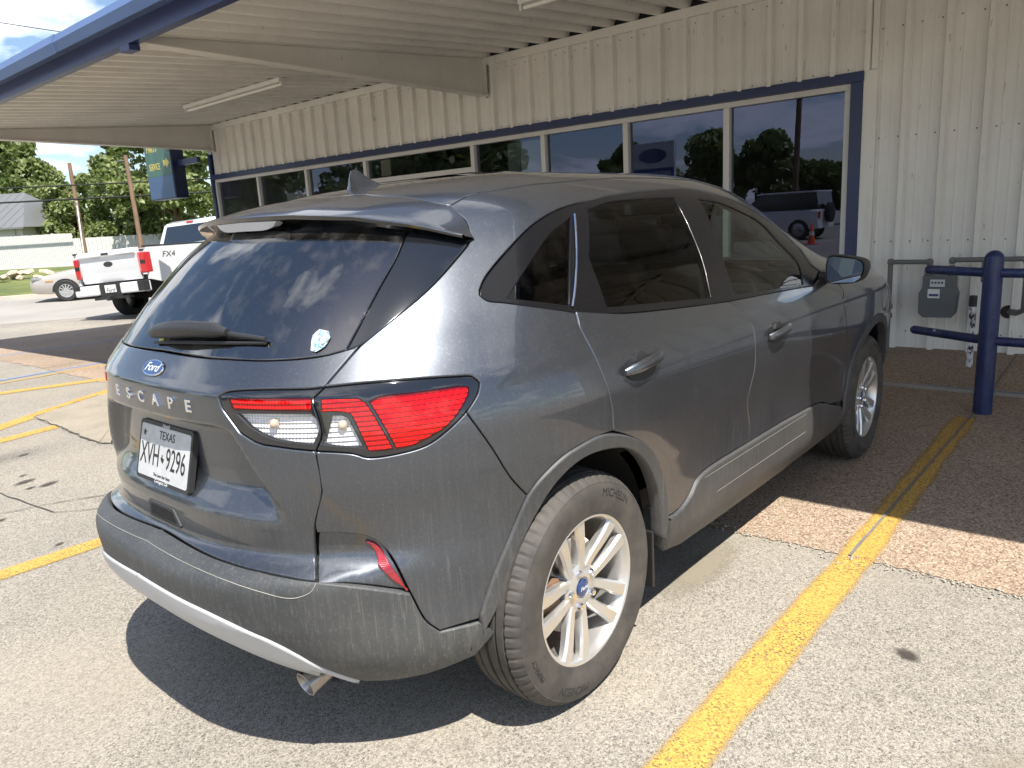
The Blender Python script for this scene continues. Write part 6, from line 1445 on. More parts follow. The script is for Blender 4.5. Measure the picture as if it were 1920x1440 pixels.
b = MB(); b.box((1.765, -.13, 1.36), (1.785, .13, 1.425), .02); o = b.obj('rear_view_mirror', M_['satin_black'], car)
mesh_obj('mirror_glass', [(1.762, -.12, 1.367), (1.762, .12, 1.367), (1.762, .12, 1.418), (1.762, -.12, 1.418)], [(0, 1, 2, 3)], M_['mirror'], o)
b = MB(); th = np.linspace(0, 2*math.pi, 25); b.tube([(1.98+.06*math.sin(t), .38+.18*math.cos(t), .96+.17*math.sin(t)) for t in th], .014, 8, False); b.obj('steering_wheel', M_['satin_black'], car, smooth=50)

# wheels
def wheel(x, y, steer, right):
    w = empty('wheel', (x, y, .352), (0 if right else math.pi)+steer); w.parent = car
    # tyre: lathe with tread grooves and notched shoulders
    half = [(.222, .092), (.228, .101), (.245, .106), (.268, .1105), (.290, .1125), (.310, .110), (.322, .105), (.3245, .1052), (.333, .098), (.3415, .087), (.3475, .074), (.3490, .0695), (.3420, .0685), (.3420, .063), (.3500, .062), (.3512, .041), (.3435, .040), (.3435, .0335), (.3515, .0325), (.352, .007), (.344, .006), (.344, .0)]
    prof = [(r, -yy) for r, yy in half]+[(r, yy) for r, yy in half[::-1][1:]]
    nseg = 264; V = []; F = []; L = len(prof)
    for k in range(nseg):
        a = 2*math.pi*k/nseg; notch = (k % 4 == 0)
        for j, (r, yy) in enumerate(prof):
            if notch and 8 <= min(j, L-1-j) <= 11: r -= .0035
            V.append((r*math.cos(a), yy, r*math.sin(a)))
    for k in range(nseg):
        k2 = (k+1) % nseg
        for j in range(L-1): F.append((k*L+j, k2*L+j, k2*L+j+1, k*L+j+1))
    t = mesh_obj('tyre', V, F, M_['rubber'], w); auto_smooth(t, 16)
    def ring_text(body, ang, rad, size):
        Vt, Ft = text_mesh(body, size, .0008)
        th = R(ang)-Vt[:, 0]/rad; rr = rad+Vt[:, 1]
        yv = -(np.interp(rr, [.245, .268, .290, .310, .322], [.106, .1105, .1125, .110, .105])+Vt[:, 2]+.0004)
        mesh_obj('tyre_lettering', np.stack([rr*np.cos(th), yv, rr*np.sin(th)], 1), Ft, M_['rubber_letter'], t)
    ring_text('MICHELIN', 62, .294, .034); ring_text('MICHELIN', 248, .294, .034)
    ring_text('PRIMACY', 205, .296, .022)
    # rim
    b = MB(); b.lathe([(.205, .09), (.200, .0), (.208, -.070), (.214, -.090), (.2195, -.0985), (.2255, -.1005), (.231, -.0985), (.232, -.090), (.222, -.078), (.212, .09)], 72, 'y')
    for k in range(5):
        for sg in (-1, 1):
            t0 = R(72*k+36)+sg*R(25); t1 = R(72*k+36)+sg*R(12.3)
            sec = []
            for q in range(7):
                f_ = q/6; r = .052+(.217-.052)*f_; th = t1+(t0-t1)*(1-f_)**1.9
                wd = .0145+.0095*f_**1.5; yf = -.070-.020*math.sin(f_*1.5)**1.2-.004*f_; dep = .034-.012*f_
                c = np.array([r*math.cos(th), 0, r*math.sin(th)]); tn = np.array([-math.sin(th), 0, math.cos(th)])
                def P_(a, yy): return c+tn*a+np.array([0, yy, 0])
                sec.append([P_(-wd*1.0, yf+dep), P_(-wd*1.05, yf+.008), P_(-wd*.72, yf), P_(wd*.72, yf), P_(wd*1.05, yf+.008), P_(wd*1.0, yf+dep)])
            b.add([p_ for s_ in sec for p_ in s_], [(i*6+j, i*6+j+1, i*6+j+7, i*6+j+6) for i in range(6) for j in range(5)])
    b.lathe([(.0, -.072), (.030, -.072), (.034, -.076), (.060, -.074), (.076, -.066), (.074, -.03)], 40, 'y')
    rim = b.obj('rim', M_['alloy'], w, smooth=38)
    c = MB(); c.lathe([(.0, -.081), (.022, -.0805), (.027, -.078), (.028, -.072)], 32, 'y'); cap = c.obj('hub_cap', M_['badge_blue'], w, smooth=40)
    flat_text('hub_script', 'Ford', M_['badge_white'], cap, (0, -.0815, 0), (1, 0, 0), (0, 0, 1), .017, .0003, 1.1, .3)
    for k in range(5):
        a = R(72*k+36); c = MB()
        c.lathe([(.0, -.087), (.0075, -.087), (.0095, -.083), (.0105, -.07)], 6, 'y', (.0555*math.cos(a), 0, .0555*math.sin(a))); c.obj('lug_nut', M_['chrome'], w, smooth=30)
    c = MB(); c.lathe([(.0, -.03), (.145, -.03), (.145, -.012), (.0, -.012)], 40, 'y'); c.obj('brake_disc', M_['steel'], w, smooth=40)
    c = MB(); c.lathe([(.0, -.045), (.07, -.045), (.075, -.01)], 30, 'y'); c.box((-.17, -.055, -.06), (-.08, .0, .06), .01); c.lathe([(.199, .085), (.0, .085)], 30, 'y'); c.obj('hub', M_['rust'], w, smooth=40)
    return w
wheel(0, -.790, 0, True); wheel(2.71, -.790, R(1.5), True); wheel(0, .790, 0, False); wheel(2.71, .790, R(1.5), False)

# ================================================================ background vehicles
M_['white_car'] = simple('white_car_paint', (.66, .67, .68), .35, 0, 1.0)
M_['beige_car'] = simple('beige_car_paint', (.40, .37, .33), .35, .3, .8)
M_['car_glass'] = simple('dark_car_glass', (.012, .016, .022), .04, 0, 1.0)
M_['red_lamp'] = simple('red_lamp', (.48, .008, .015), .15, 0, 1.0)
M_['tyre_black'] = simple('plain_tyre', (.02, .02, .02), .8)
def simple_wheel(par, x, y, r, w, out, hub, spokes=10):
    t = empty('wheel', (x, y, r)); t.parent = par
    s = out
    b = MB(); b.lathe([(r*.62, -w*.5), (r*.70, -w*.52), (r*.90, -w*.54), (r*.98, -w*.42), (r, -w*.25), (r*.975, -w*.24), (r*.975, -w*.20), (r, -w*.19), (r, w*.19), (r*.975, w*.20), (r*.975, w*.24), (r, w*.25), (r*.98, w*.42), (r*.9, w*.54), (r*.62, w*.5)], 48, 'y'); b.obj('tyre', M_['tyre_black'], t, smooth=30)
    b = MB(); b.lathe([(r*.62, s*w*.50), (r*.58, s*w*.49), (r*.56, s*w*.30), (0.0, s*w*.30)], 40, 'y')
    for k in range(spokes):
        a = 2*math.pi*k/spokes; c, sn = math.cos(a), math.sin(a)
        Mx = Matrix.Rotation(-a, 4, 'Y')
        b.box((.05*r, s*w*.36-.01, -r*.045), (r*.57, s*w*.44+.01, r*.045), 0, Mx)
    b.lathe([(0, s*w*.47), (r*.14, s*w*.47), (r*.16, s*w*.30)], 20, 'y'); b.obj('rim', hub, t, smooth=30)
    return t

def loft(secs, closed=False):
    V = [p for s in secs for p in s]; m = len(secs[0]); F = []
    for i in range(len(secs)-1):
        for j in range(m-1+(1 if closed else 0)):
            F.append((i*m+j, i*m+(j+1) % m, (i+1)*m+(j+1) % m, (i+1)*m+j))
    return V, F

def pickup(loc, rz, roll):
    t = empty('pickup_truck', loc, rz, 'tall white pickup truck with red tail lamps, seen from behind at the left', 'pickup truck')
    t.rotation_euler = (roll, 0, rz)
    WH = M_['white_car']; DK = M_['satin_black']
    # local frame: x forward, y left, tail at x=0
    hw = 1.01
    # bed sides with wheel arch cut
    for s in (1, -1):
        arch = [(1.15+.56*math.cos(a), .43+.56*math.sin(a)) for a in np.linspace(math.pi*.985, .05, 18)]
        prof = [(.02, .80)]+[(.58, .66)]+arch+[(1.75, .62), (2.35, .62), (2.35, 1.47), (.03, 1.45)]
        b = MB(); b.prism(prof, s*(hw-.06), s*hw, 'y'); o = b.obj('bed_side', WH, t)
        b = MB(); b.box((.0, min(s*(hw-.07), s*(hw+.005)), 1.45), (2.35, max(s*(hw-.07), s*(hw+.005)), 1.485), .01); b.obj('bed_rail', DK, t)
        # flared lower crease
        lamp = MB(); lamp.box((-.02, min(s*.80, s*(hw+.006)), .93), (.14, max(s*.80, s*(hw+.006)), 1.36), .03); lo = lamp.obj('tail_lamp', M_['red_lamp'], t)
        c = MB(); c.box((-.026, min(s*.86, s*.99), 1.12), (-.014, max(s*.86, s*.99), 1.20), .004); c.obj('reverse_lamp', simple('smoked_lens', (.02, .02, .02), .1), lo)
        c = MB(); c.box((-.027, min(s*.83, s*.85), .97), (-.018, max(s*.83, s*.85), 1.33), .003); c.obj('light_bar', simple('pink_lens', (.65, .2, .22), .2), lo)
    # tailgate with top lip and crease
    secs = []
    for y in (-.80, .80):
        secs.append([(-.02, y, .82), (-.045, y, .90), (-.035, y, 1.0), (-.045, y, 1.04), (-.04, y, 1.33), (-.085, y, 1.37), (-.085, y, 1.44), (-.05, y, 1.47), (.06, y, 1.47), (.06, y, .82)])
    V, F = loft(secs, True); F += [tuple(range(9, -1, -1)), tuple(range(10, 20))]
    tg = mesh_obj('tailgate', V, F, WH, t); auto_smooth(tg, 25)
    V = [(-.047, .13*math.cos(a), 1.19+.055*math.sin(a)) for a in np.linspace(0, 2*math.pi, 24, endpoint=False)]
    mesh_obj('badge', V, [tuple(range(24))], simple('dark_badge', (.03, .032, .035), .2), tg)
    b = MB(); b.box((-.092, -.10, 1.385), (-.083, .10, 1.425), .004); b.obj('tailgate_latch', DK, tg)
    flat_text('bed_decal', 'FX4', simple('decal_grey', (.05, .05, .05), .5), t, (.62, -hw-.003, 1.27), (1, 0, 0), (0, 0, 1), .17, .001, 1.3, .2)
    # bumper with plate and step corners
    for lo_, hi_ in (((-.16, .32, .56), (.05, .97, .78)), ((-.16, -.97, .56), (.05, -.32, .78))):
        b = MB(); b.box(lo_, hi_, .03); b.obj('bumper', WH, t)
    for lo_, hi_ in (((-.10, -.32, .52), (.04, .32, .80)), ((-.17, .80, .70), (-.02, 1.0, .79)), ((-.17, -1.0, .58), (-.02, -.82, .79))):
        b = MB(); b.box(lo_, hi_, .01); b.obj('bumper_step', DK, t)
    b = MB(); b.box((-.115, -.155, .60), (-.105, .155, .76), .004); pt = b.obj('number_plate', M_['white_paint'], t)
    flat_text('plate_print', 'Ford', M_['badge_blue'], pt, (-.117, 0, .65), (0, -1, 0), (0, 0, 1), .12, .001, 1.1, .3)
    b = MB(); b.box((-.22, -.05, .44), (.1, .05, .53), .01); b.box((-.12, -.5, .46), (.0, .5, .52), .01); b.obj('tow_hitch', DK, t)
    b = MB(); b.box((.0, -.9, .55), (5.4, .9, .70)); b.box((.06, -.94, .7), (2.35, .94, .9)); b.tube([(1.15, -.8, .44), (1.15, .8, .44)], .07, 8); b.lathe([(0, -.16), (.15, -.1), (.17, 0), (.15, .1), (0, .16)], 12, 'y', (1.15, 0, .44)); b.obj('chassis', M_['dark'], t)
    # cab
    secs = []
    for (x, z0, top, ww, wt) in ((2.40, .62, 1.48, 1.0, 1.0), (2.40, .62, 1.52, 1.0, .99), (2.52, .62, 2.02, 1.0, .80), (2.70, .62, 2.07, 1.0, .80), (4.15, .62, 2.07, 1.0, .80), (4.95, .62, 1.52, 1.0, .95), (4.96, .62, 1.46, 1.0, .98), (5.9, .62, 1.40, .99, .93), (6.15, .7, 1.2, .95, .9)):
        secs.append([(x, -ww, z0), (x, -ww, 1.0), (x, -min(ww, ww), min(top, 1.47)), (x, -wt, top-.04), (x, -wt+.08, top), (x, wt-.08, top), (x, wt, top-.04), (x, ww, min(top, 1.47)), (x, ww, 1.0), (x, ww, z0)])
    V, F = loft(secs); F.append(tuple(range(10))); F.append(tuple(range(80, 90))[::-1])
    cb = mesh_obj('cab', V, F, WH, t); auto_smooth(cb, 35)
    q = lambda x, y, z: (x, y, z)
    mesh_obj('rear_window', [(2.400, -.84, 1.53), (2.400, .84, 1.53), (2.490, .70, 1.95), (2.490, -.70, 1.95)], [(0, 1, 2, 3)], M_['car_glass'], t)
    b = MB(); b.box((2.50, -.10, 1.985), (2.56, .10, 2.03), .008); b.obj('brake_lamp', M_['red_lamp'], t)
    for s in (1, -1):
        mesh_obj('side_window', [(2.75, s*1.004, 1.50), (3.55, s*1.004, 1.50), (3.55, s*.83, 1.98), (2.85, s*.83, 1.98)], [(0, 1, 2, 3)], M_['car_glass'], t)
        mesh_obj('side_window', [(3.65, s*1.004, 1.50), (4.85, s*1.004, 1.50), (4.30, s*.83, 1.98), (3.65, s*.83, 1.98)], [(0, 1, 2, 3)], M_['car_glass'], t)
        b = MB(); b.box((4.45, min(s*1.02, s*1.28), 1.35), (4.6, max(s*1.02, s*1.28), 1.65), .04); b.obj('door_mirror', DK, t)
        for x in (1.15, 5.20):
            simple_wheel(t, x, s*.86, .42, .28, s, M_['steel'], 8)
    return t
pz = float(zg(5.1, 14.8))
pickup((5.02, 14.75, pz+.0), R(20.5), R(-3.2))

def sedan(loc, rz, label):
    t = empty('sedan', loc, rz, label, 'car')
    BG = M_['beige_car']
    # x forward from the front axle (x=0); body runs from x=+.98 to x=-3.9
    st = [(.99, .42, .56, .60), (.95, .32, .64, .78), (.80, .26, .70, .86), (.50, .24, .78, .90), (.0, .24, .87, .91), (-.35, .24, .92, .91), (-.52, .24, .94, .91), (-2.9, .24, .95, .91), (-3.55, .26, .92, .89), (-3.85, .36, .86, .80)]
    secs = [[(x, -w*.93, z0), (x, -w, z0+.16), (x, -w, z1-.10), (x, -w*.94, z1-.02), (x, 0, z1+.03), (x, w*.94, z1-.02), (x, w, z1-.10), (x, w, z0+.16), (x, w*.93, z0)] for x, z0, z1, w in st]
    V, F = loft(secs); F += [tuple(range(9)), tuple(range(len(V)-9, len(V)))[::-1]]
    bd_ = mesh_obj('body', V, F, BG, t); auto_smooth(bd_, 40)
    secs = [[(x, -w0, .92), (x, -w1, z), (x, w1, z), (x, w0, .92)] for x, z, w0, w1 in ((-.45, .93, .84, .84), (-.55, .98, .84, .82), (-1.25, 1.36, .84, .62), (-1.5, 1.40, .84, .62), (-2.4, 1.39, .84, .62), (-3.05, .98, .84, .8))]
    V, F = loft(secs); gh = mesh_obj('cabin', V, F, M_['car_glass'], t)
    b = MB()
    b.box((-2.4, -.61, 1.385), (-1.3, .61, 1.415), .01)
    for s in (1, -1):
        for p_ in (((-.48, s*.85, .94), (-1.30, s*.635, 1.385)), ((-1.55, s*.85, .94), (-1.62, s*.63, 1.39)), ((-3.05, s*.83, .97), (-2.4, s*.63, 1.38))): b.tube(p_, .03, 6)
    b.obj('roof', BG, t)
    for s in (1, -1):
        for x in (0, -2.75):
            arch = [( .37*math.cos(a)+x, .30+.37*math.sin(a)) for a in np.linspace(0, math.pi, 16)]
            b = MB(); b.prism(arch, min(s*.908, s*.914), max(s*.908, s*.914), 'y'); b.obj('wheel_arch', M_['dark'], t)
            simple_wheel(t, x, s*.835, .315, .19, s, simple('hubcap_silver', (.6, .6, .6), .3, .8), 12)
        b = MB(); b.box((.30, min(s*.905, s*.915), .60), (.52, max(s*.905, s*.915), .635), .003); b.obj('side_marker', simple('amber', (.6, .22, .04), .3), t)
        b = MB(); b.box((.62, min(s*.55, s*.868), .66), (.90, max(s*.55, s*.868), .74), .02); b.obj('headlamp', M_['clear_lens'], t)
        b = MB(); b.box((-.5, min(s*.905, s*.913), .46), (-3.2, max(s*.905, s*.913), .50)) if False else b.box((-3.2, min(s*.905, s*.913), .46), (-.5, max(s*.905, s*.913), .50), .003); b.obj('side_moulding', BG, t)
        b = MB(); b.box((-.95, min(s*.92, s*1.05), .93), (-.82, max(s*.92, s*1.05), 1.03), .02); b.obj('door_mirror', BG, t)
    b = MB(); b.box((.93, -.3, .38), (1.005, .3, .50), .01); b.obj('number_plate', M_['white_paint'], t)
    return t
sx, sy = 7.2, 23.3
sedan((sx, sy, float(zg(sx, sy))+.004), R(147), 'old beige sedan parked along the street behind the pickup truck')

def wagon(loc, rz):
    t = empty('boxy_suv', loc, rz, 'white boxy SUV seen only mirrored in the shop window', 'car')
    WH = M_['white_car']
    secs = [[(x, -w*.96, .42), (x, -w, .60), (x, -w, z1-.06), (x, -w*.95, z1), (x, w*.95, z1), (x, w, z1-.06), (x, w, .60), (x, w*.96, .42)] for x, z1, w in ((0, 1.10, .88), (.04, 1.14, .93), (2.9, 1.14, .95), (3.0, 1.12, .95), (4.2, 1.08, .93), (4.35, 1.0, .88))]
    V, F = loft(secs); F += [tuple(range(8)), tuple(range(len(V)-8, len(V)))[::-1]]
    mesh_obj('body', V, F, WH, t)
    b = MB(); b.prism([(.02, 1.14), (.12, 1.78), (2.3, 1.78), (2.9, 1.14)], -.82, .82, 'y'); b.obj('cabin', M_['car_glass'], t)
    b = MB(); b.box((.08, -.83, 1.78), (2.35, .83, 1.84), .02); b.obj('roof', WH, t)
    b = MB(); b.lathe([(.0, -.13), (.26, -.12), (.37, -.08), (.37, .08), (.26, .11), (0, .11)], 28, 'x', (-.13, 0, 1.0)); b.obj('spare_wheel', M_['tyre_black'], t, smooth=40)
    for s in (1, -1):
        for x in (.75, 3.45): simple_wheel(t, x, s*.82, .40, .25, s, M_['steel'], 8)
        b = MB(); b.box((-.01, min(s*.72, s*.90), .80), (.05, max(s*.72, s*.90), 1.05), .01); b.obj('tail_lamp', M_['red_lamp'], t)
    return t
wagon((-17.4, 8.1, 0), R(90))

# traffic cone
cn = empty('traffic_cone', (-13.4, 7.25, .004), 0, 'orange traffic cone seen only mirrored in the shop window', 'traffic cone')
OR = simple('cone_orange', (.72, .10, .03), .5)
b = MB(); b.box((-.18, -.18, 0), (.18, .18, .03), .006); b.obj('base', OR, cn)
b = MB(); b.lathe([(.13, .03), (.03, .70), (.02, .71), (0, .71)], 24, 'z'); b.obj('body', OR, cn, smooth=40)
b = MB(); b.lathe([(.094, .30), (.073, .44)], 24, 'z'); b.obj('band', M_['white_paint'], cn, smooth=40)

# ================================================================ things beyond the lot
def wood(name, col):
    m, nt, n, l, b = newmat(name)
    k = ramp(n, l, noise(n, l, tex_coord(n, l, (6, 6, .8)), 1, 6), [(.3, tuple(x*.6 for x in col)), (.8, col)])
    l.new(k, b.inputs['Base Color']); b.inputs['Roughness'].default_value = .9; return m
M_['pole'] = wood('pole_wood', (.20, .125, .08)); M_['bark'] = wood('bark', (.13, .10, .07))
M_['fence_white'] = make_metal('white_fence', (.58, .575, .56), .08, .6)

def fence(p, q, z0, z1, label, n):
    p = np.array(p, float); q = np.array(q, float); L = np.linalg.norm(q-p); a = math.atan2(q[1]-p[1], q[0]-p[0])
    t = empty('white_fence', (p[0], p[1], z0), a, label, 'fence')
    w = L/n
    me = None
    for k in range(n):
        if me is None:
            b = MB(); b.box((.004, -.012, .06), (w-.006, .012, z1-z0), .004); o = b.obj('board', M_['fence_white'], t); me = o.data
        else:
            o = bpy.data.objects.new('board', me); COL.objects.link(o); o.parent = t
        o.location = (k*w, 0, rng.normal(0, .006))
    for z in (.25, (z1-z0)-.2):
        b = MB(); b.box((0, .013, z), (L, .06, z+.10)); b.obj('rail', M_['fence_white'], t)
    b = MB(); b.box((0, -.03, -.25), (L, -.013, .14)); b.obj('base_board', M_['fence_white'], t)
    return t
fence((10.3, 44.45), (13.6, 40.7), .30, 1.98, 'tall white board fence above the parked beige sedan', 44)
fence((15.4, 48.3), (27.5, 40.5), .42, 1.75, 'long white fence behind the two wooden poles and pickup', 60)

# house with a grey seamed roof at the left edge
hs = empty('far_house', (12.2, 53.3, .35), R(-48), 'small white house with grey seamed metal roof at left edge', 'house')
b = MB(); b.box((-7, 0, 0), (3.4, 8, 2.35)); b.obj('wall', M_['fence_white'], hs)
SR = simple('grey_seam_roof', (.22, .225, .23), .4, .4)
b = MB(); b.add([(-7.2, -.5, 2.25), (3.8, -.5, 2.25), (1.6, 4, 4.5), (-7.2, 4, 4.5), (3.8, 8.5, 2.25), (-7.2, 8.5, 2.25), (-7.2, -.5, 2.15), (3.8, -.5, 2.15)], [(0, 1, 2, 3), (3, 2, 4, 5), (1, 4, 2), (6, 7, 1, 0)]); rf = b.obj('roof', SR, hs)
for k in range(20):
    x = -7.1+k*.53; x2 = min(x, 1.6)
    f_ = 1.0 if x < 1.6 else max(0, (3.8-x)/2.2)
    b = MB(); b.tube([(x, -.5, 2.275), (x, -.5+4.5*f_, 2.275+2.25*f_)], .025, 4); b.obj('roof_seam', SR, rf)
b = MB(); b.box((2.9, -.12, 1.2), (3.0, -.0, 2.2)); b.box((.6, -.03, .7), (1.9, .0, 2.0)); b.obj('downpipe', simple('pale_trim', (.5, .51, .5), .6), hs)

# sign on an arm at the building corner
def make_signgreen():
    m, nt, n, l, b = newmat('sign_green')
    k = ramp(n, l, noise(n, l, tex_coord(n, l), 3, 3), [(.3, (.035, .10, .085)), (.7, (.075, .18, .13))])
    l.new(k, b.inputs['Base Color']); b.inputs['Roughness'].default_value = .25; return m
sg = empty('direction_sign', (5.14, 11.75, 2.15), 0, 'green and blue box sign with yellow PARTS and SERVICE lettering and arrows', 'sign')
sg.rotation_euler = (0, 0, 0)
SW, SH = 1.02, 1.30
b = MB(); b.box((.002, -.02, 0), (.235, SW, SH), .008); b.obj('box', simple('sign_navy', (.012, .02, .065), .35), sg)
b = MB(); b.box((-.006, .01, .42), (.0015, SW-.03, SH-.01)); gp_ = b.obj('green_face', make_signgreen(), sg)
b = MB(); b.box((-.006, .01, .02), (.0015, SW-.03, .418)); b.obj('blue_face', simple('sign_blue', (.06, .115, .24), .3), sg)
YL = simple('sign_yellow', (.66, .55, .14), .5)
flat_text('sign_letters', 'SERVICE', YL, gp_, (-.008, .66, .59), (0, -1, 0), (0, 0, 1), .17, .001, .72)
flat_text('sign_letters', 'PARTS', YL, gp_, (-.008, .70, .92), (0, -1, 0), (0, 0, 1), .20, .001, .72)
for z in (.64, .98):
    mesh_obj('sign_arrow', [(-.0085, y, z+dz) for y, dz in ((.30, .05), (.19, .05), (.19, .10), (.07, 0), (.19, -.10), (.19, -.05), (.30, -.05))], [tuple(range(7))[::-1]], YL, gp_)
b = MB(); b.box((.10, -.75, .56), (.16, .03, .66), .005); b.obj('arm', M_['navy'], sg)

# wooden poles, white pole, wires
def pole(name, top, base, r, label, group=None, arm=False):
    top = np.array(top, float); base = np.array(base, float); g = float(zg(base[0], base[1])); d = (base-top)/(base[2]-top[2])
    foot = base+d*(g-base[2])
    t = empty(name, foot, 0, label, 'pole')
    b = MB(); b.tube([(0, 0, -.1), tuple(top-foot)], [r*1.15, r*.85], 10); b.obj('shaft', M_['pole'] if 'wood' in name else M_['white_paint'], t, smooth=50)
    if arm:
        h = top-foot
        b = MB(); b.tube([h*.96, h*.93+np.array([-.35, .35, .10])], .03, 6); b.tube([h*.985, h*.955+np.array([-.15, .2, .15])], .02, 6); b.obj('bracket', M_['pipe_grey'], t)
    return t
p1 = pole('wooden_pole', (13.95, 40.37, 5.4), (13.61, 39.41, 1.2), .105, 'leaning wooden pole with white conduit, left of the two wooden poles')
p2 = pole('wooden_pole', (14.94, 36.14, 5.4), (14.6, 35.2, 1.3), .105, 'leaning wooden pole beside the sign, right of the two wooden poles', None, True)
pole('white_pole', (17.6, 41.96, 3.85), (17.37, 41.5, 1.7), .06, 'thin white pole just right of the wooden poles')
b = MB(); b.tube([(-.12, -.1, .3), (.06, .13, 3.2)], .035, 6); b.obj('conduit', M_['white_paint'], p1, smooth=50)
WR = simple('wire_black', (.01, .01, .01), .7)
def wire(name, pts, r, label, sag=.0):
    a, b_ = np.array(pts[0], float), np.array(pts[1], float)
    P_ = [a+(b_-a)*t+np.array([0, 0, -sag*4*t*(1-t)]) for t in np.linspace(0, 1, 24)]
    mb = MB(); mb.tube([p-a for p in P_], r, 5); o = mb.obj(name, WR); o.location = a
    return setp(o, label, 'cable')
wire('overhead_cable', ((3.0, 51.0, 4.5), (27.5, 23.5, 4.2)), .035, 'upper black cable strung across in front of the trees', .12)
wire('overhead_cable', ((3.0, 51.0, 3.75), (27.5, 23.5, 3.6)), .045, 'lower black cable strung across in front of the trees', .10)
wire('overhead_cable', ((3, 42.9, 12.6), (20, 21.6, 7.0)), .018, 'thin cable high against the clouds at the top left', .1)

# rubble by the kerb
RB = make_concrete('rubble_stone', (.48, .40, .30), 3)
rb = empty('rubble_pile', (8.4, 34.0, float(zg(8.4, 34.0))), 0, 'heap of broken tan concrete on the grass at left edge', 'rubble')
for k in range(16):
    bm = bmesh.new(); bmesh.ops.create_icosphere(bm, subdivisions=1, radius=1)
    s = (rng.uniform(.10, .38), rng.uniform(.10, .28), rng.uniform(.06, .15))
    for v_ in bm.verts: v_.co = Vector((v_.co.x*s[0], v_.co.y*s[1], v_.co.z*s[2]))*(.75+.5*rng.random())
    me = bpy.data.meshes.new('rubble'); bm.to_mesh(me); bm.free(); me.materials.append(RB)
    o = bpy.data.objects.new('chunk', me); COL.objects.link(o); o.parent = rb
    o.location = (rng.normal(0, .8), rng.normal(0, .45), rng.uniform(.02, .30)); o.rotation_euler = (rng.uniform(-.4, .4), rng.uniform(-.4, .4), rng.uniform(0, 6))

# ---------------------------------------------------------------- trees
def make_leaf(name, c0, c1, c2):
    m, nt, n, l, b = newmat(name)
    k = ramp(n, l, noise(n, l, tex_coord(n, l), .9, 4, .6), [(.3, c0), (.52, c1), (.75, c2)])
    l.new(k, b.inputs['Base Color']); b.inputs['Roughness'].default_value = .5
    tr = n.new('ShaderNodeBsdfTranslucent'); l.new(mixc(n, l, .5, k, (.20, .30, .04)), tr.inputs[0])
    mx = n.new('ShaderNodeMixShader'); mx.inputs[0].default_value = .32
    l.new(b.outputs[0], mx.inputs[1]); l.new(tr.outputs[0], mx.inputs[2]); l.new(mx.outputs[0], n['Material Output'].inputs[0]); return m
LF_A = make_leaf('oak_leaves', (.05, .072, .022), (.115, .155, .046), (.22, .25, .09))
LF_B = make_leaf('shrub_leaves', (.085, .115, .036), (.175, .215, .072), (.31, .33, .14))
def tree(name, base, h, crown, nleaf, size, leaf, label, seed, trunk=True, group='trees behind the street'):
    r_ = np.random.default_rng(seed)
    t = empty(name, base, 0, label, 'tree', None)
    blobs = []
    for k in range(crown['n']):
        a = r_.uniform(0, 6.28); rr = crown['r']*math.sqrt(r_.random())*.75
        z = crown['z0']+(crown['z1']-crown['z0'])*r_.random()
        fz = (z-crown['z0'])/(crown['z1']-crown['z0']); shr = 1-.55*max(0, fz-.35)/.65
        blobs.append((rr*math.cos(a)*shr, rr*math.sin(a)*shr, z, crown['b']*r_.uniform(.6, 1.15)))
    per = nleaf//len(blobs)
    P_ = []
    for bx, by, bz, br in blobs:
        d = r_.normal(0, 1, (per, 3)); d /= np.linalg.norm(d, axis=1, keepdims=True)
        rad = br*(.55+.5*r_.random(per)**.6)
        q = d*rad[:, None]*np.array([1, 1, .75])+np.array([bx, by, bz])
        P_.append(q)
    P_ = np.concatenate(P_); P_ = P_[P_[:, 2] > .05]
    n = len(P_)
    u = r_.normal(0, 1, (n, 3)); u /= np.linalg.norm(u, axis=1, keepdims=True)
    w = np.cross(u, r_.normal(0, 1, (n, 3))); w /= np.linalg.norm(w, axis=1, keepdims=True)
    s = size*r_.uniform(.6, 1.3, n)[:, None]
    V = np.concatenate([P_-u*s*.6, P_+w*s*.35, P_+u*s*.6, P_-w*s*.35], 1).reshape(-1, 3)
    me = bpy.data.meshes.new('crown'); me.vertices.add(len(V)); me.vertices.foreach_set('co', V.ravel())
    me.loops.add(n*4); me.loops.foreach_set('vertex_index', np.arange(n*4)); me.polygons.add(n); me.polygons.foreach_set('loop_start', np.arange(n)*4)
    me.update(calc_edges=True); me.materials.append(leaf)
    o = bpy.data.objects.new('crown', me); COL.objects.link(o); o.parent = t
    b = MB(); th = max(.06, h*.028)
    b.tube([(0, 0, -.2), (.05, .02, crown['z0']*.5+.3), (0.1, -.05, crown['z0']+.4), (0, 0, (crown['z0']+crown['z1'])*.55)], [th*1.3, th, th*.75, th*.3], 8)
    for k, (bx, by, bz, br) in enumerate(blobs[:9]):
        z0 = crown['z0']*.7+.2+.05*k; b.tube([(0.05, 0, z0), (bx*.5, by*.5, (z0+bz)*.5+.1), (bx, by, bz)], [th*.45, th*.28, th*.08], 6)
    b.obj('trunk', M_['bark'], t, smooth=60)
    return t
def px3(px, D):
    d = fw+rt2*((px-960)/1412.79); return CAM_LOC+d*D
def put(px, D):
    p = px3(px, D); return (p[0], p[1], float(zg(p[0], p[1])))
tree('oak_tree', put(5, 58), 13, dict(n=24, r=7.0, z0=3.6, z1=12, b=1.5), 6500, .40, LF_A, 'tall dark oak behind the grey-roofed house', 1)
tree('oak_tree', put(92, 66), 13, dict(n=18, r=3.4, z0=4.2, z1=10.0, b=1.3), 7000, .40, LF_A, 'oak with a gap of sky at its right, behind the left wooden pole', 2)
tree('oak_tree', put(140, 58), 8.5, dict(n=14, r=2.1, z0=3.0, z1=7.2, b=1.0), 5500, .34, LF_B, 'pale round-topped tree standing behind the left wooden pole', 3)
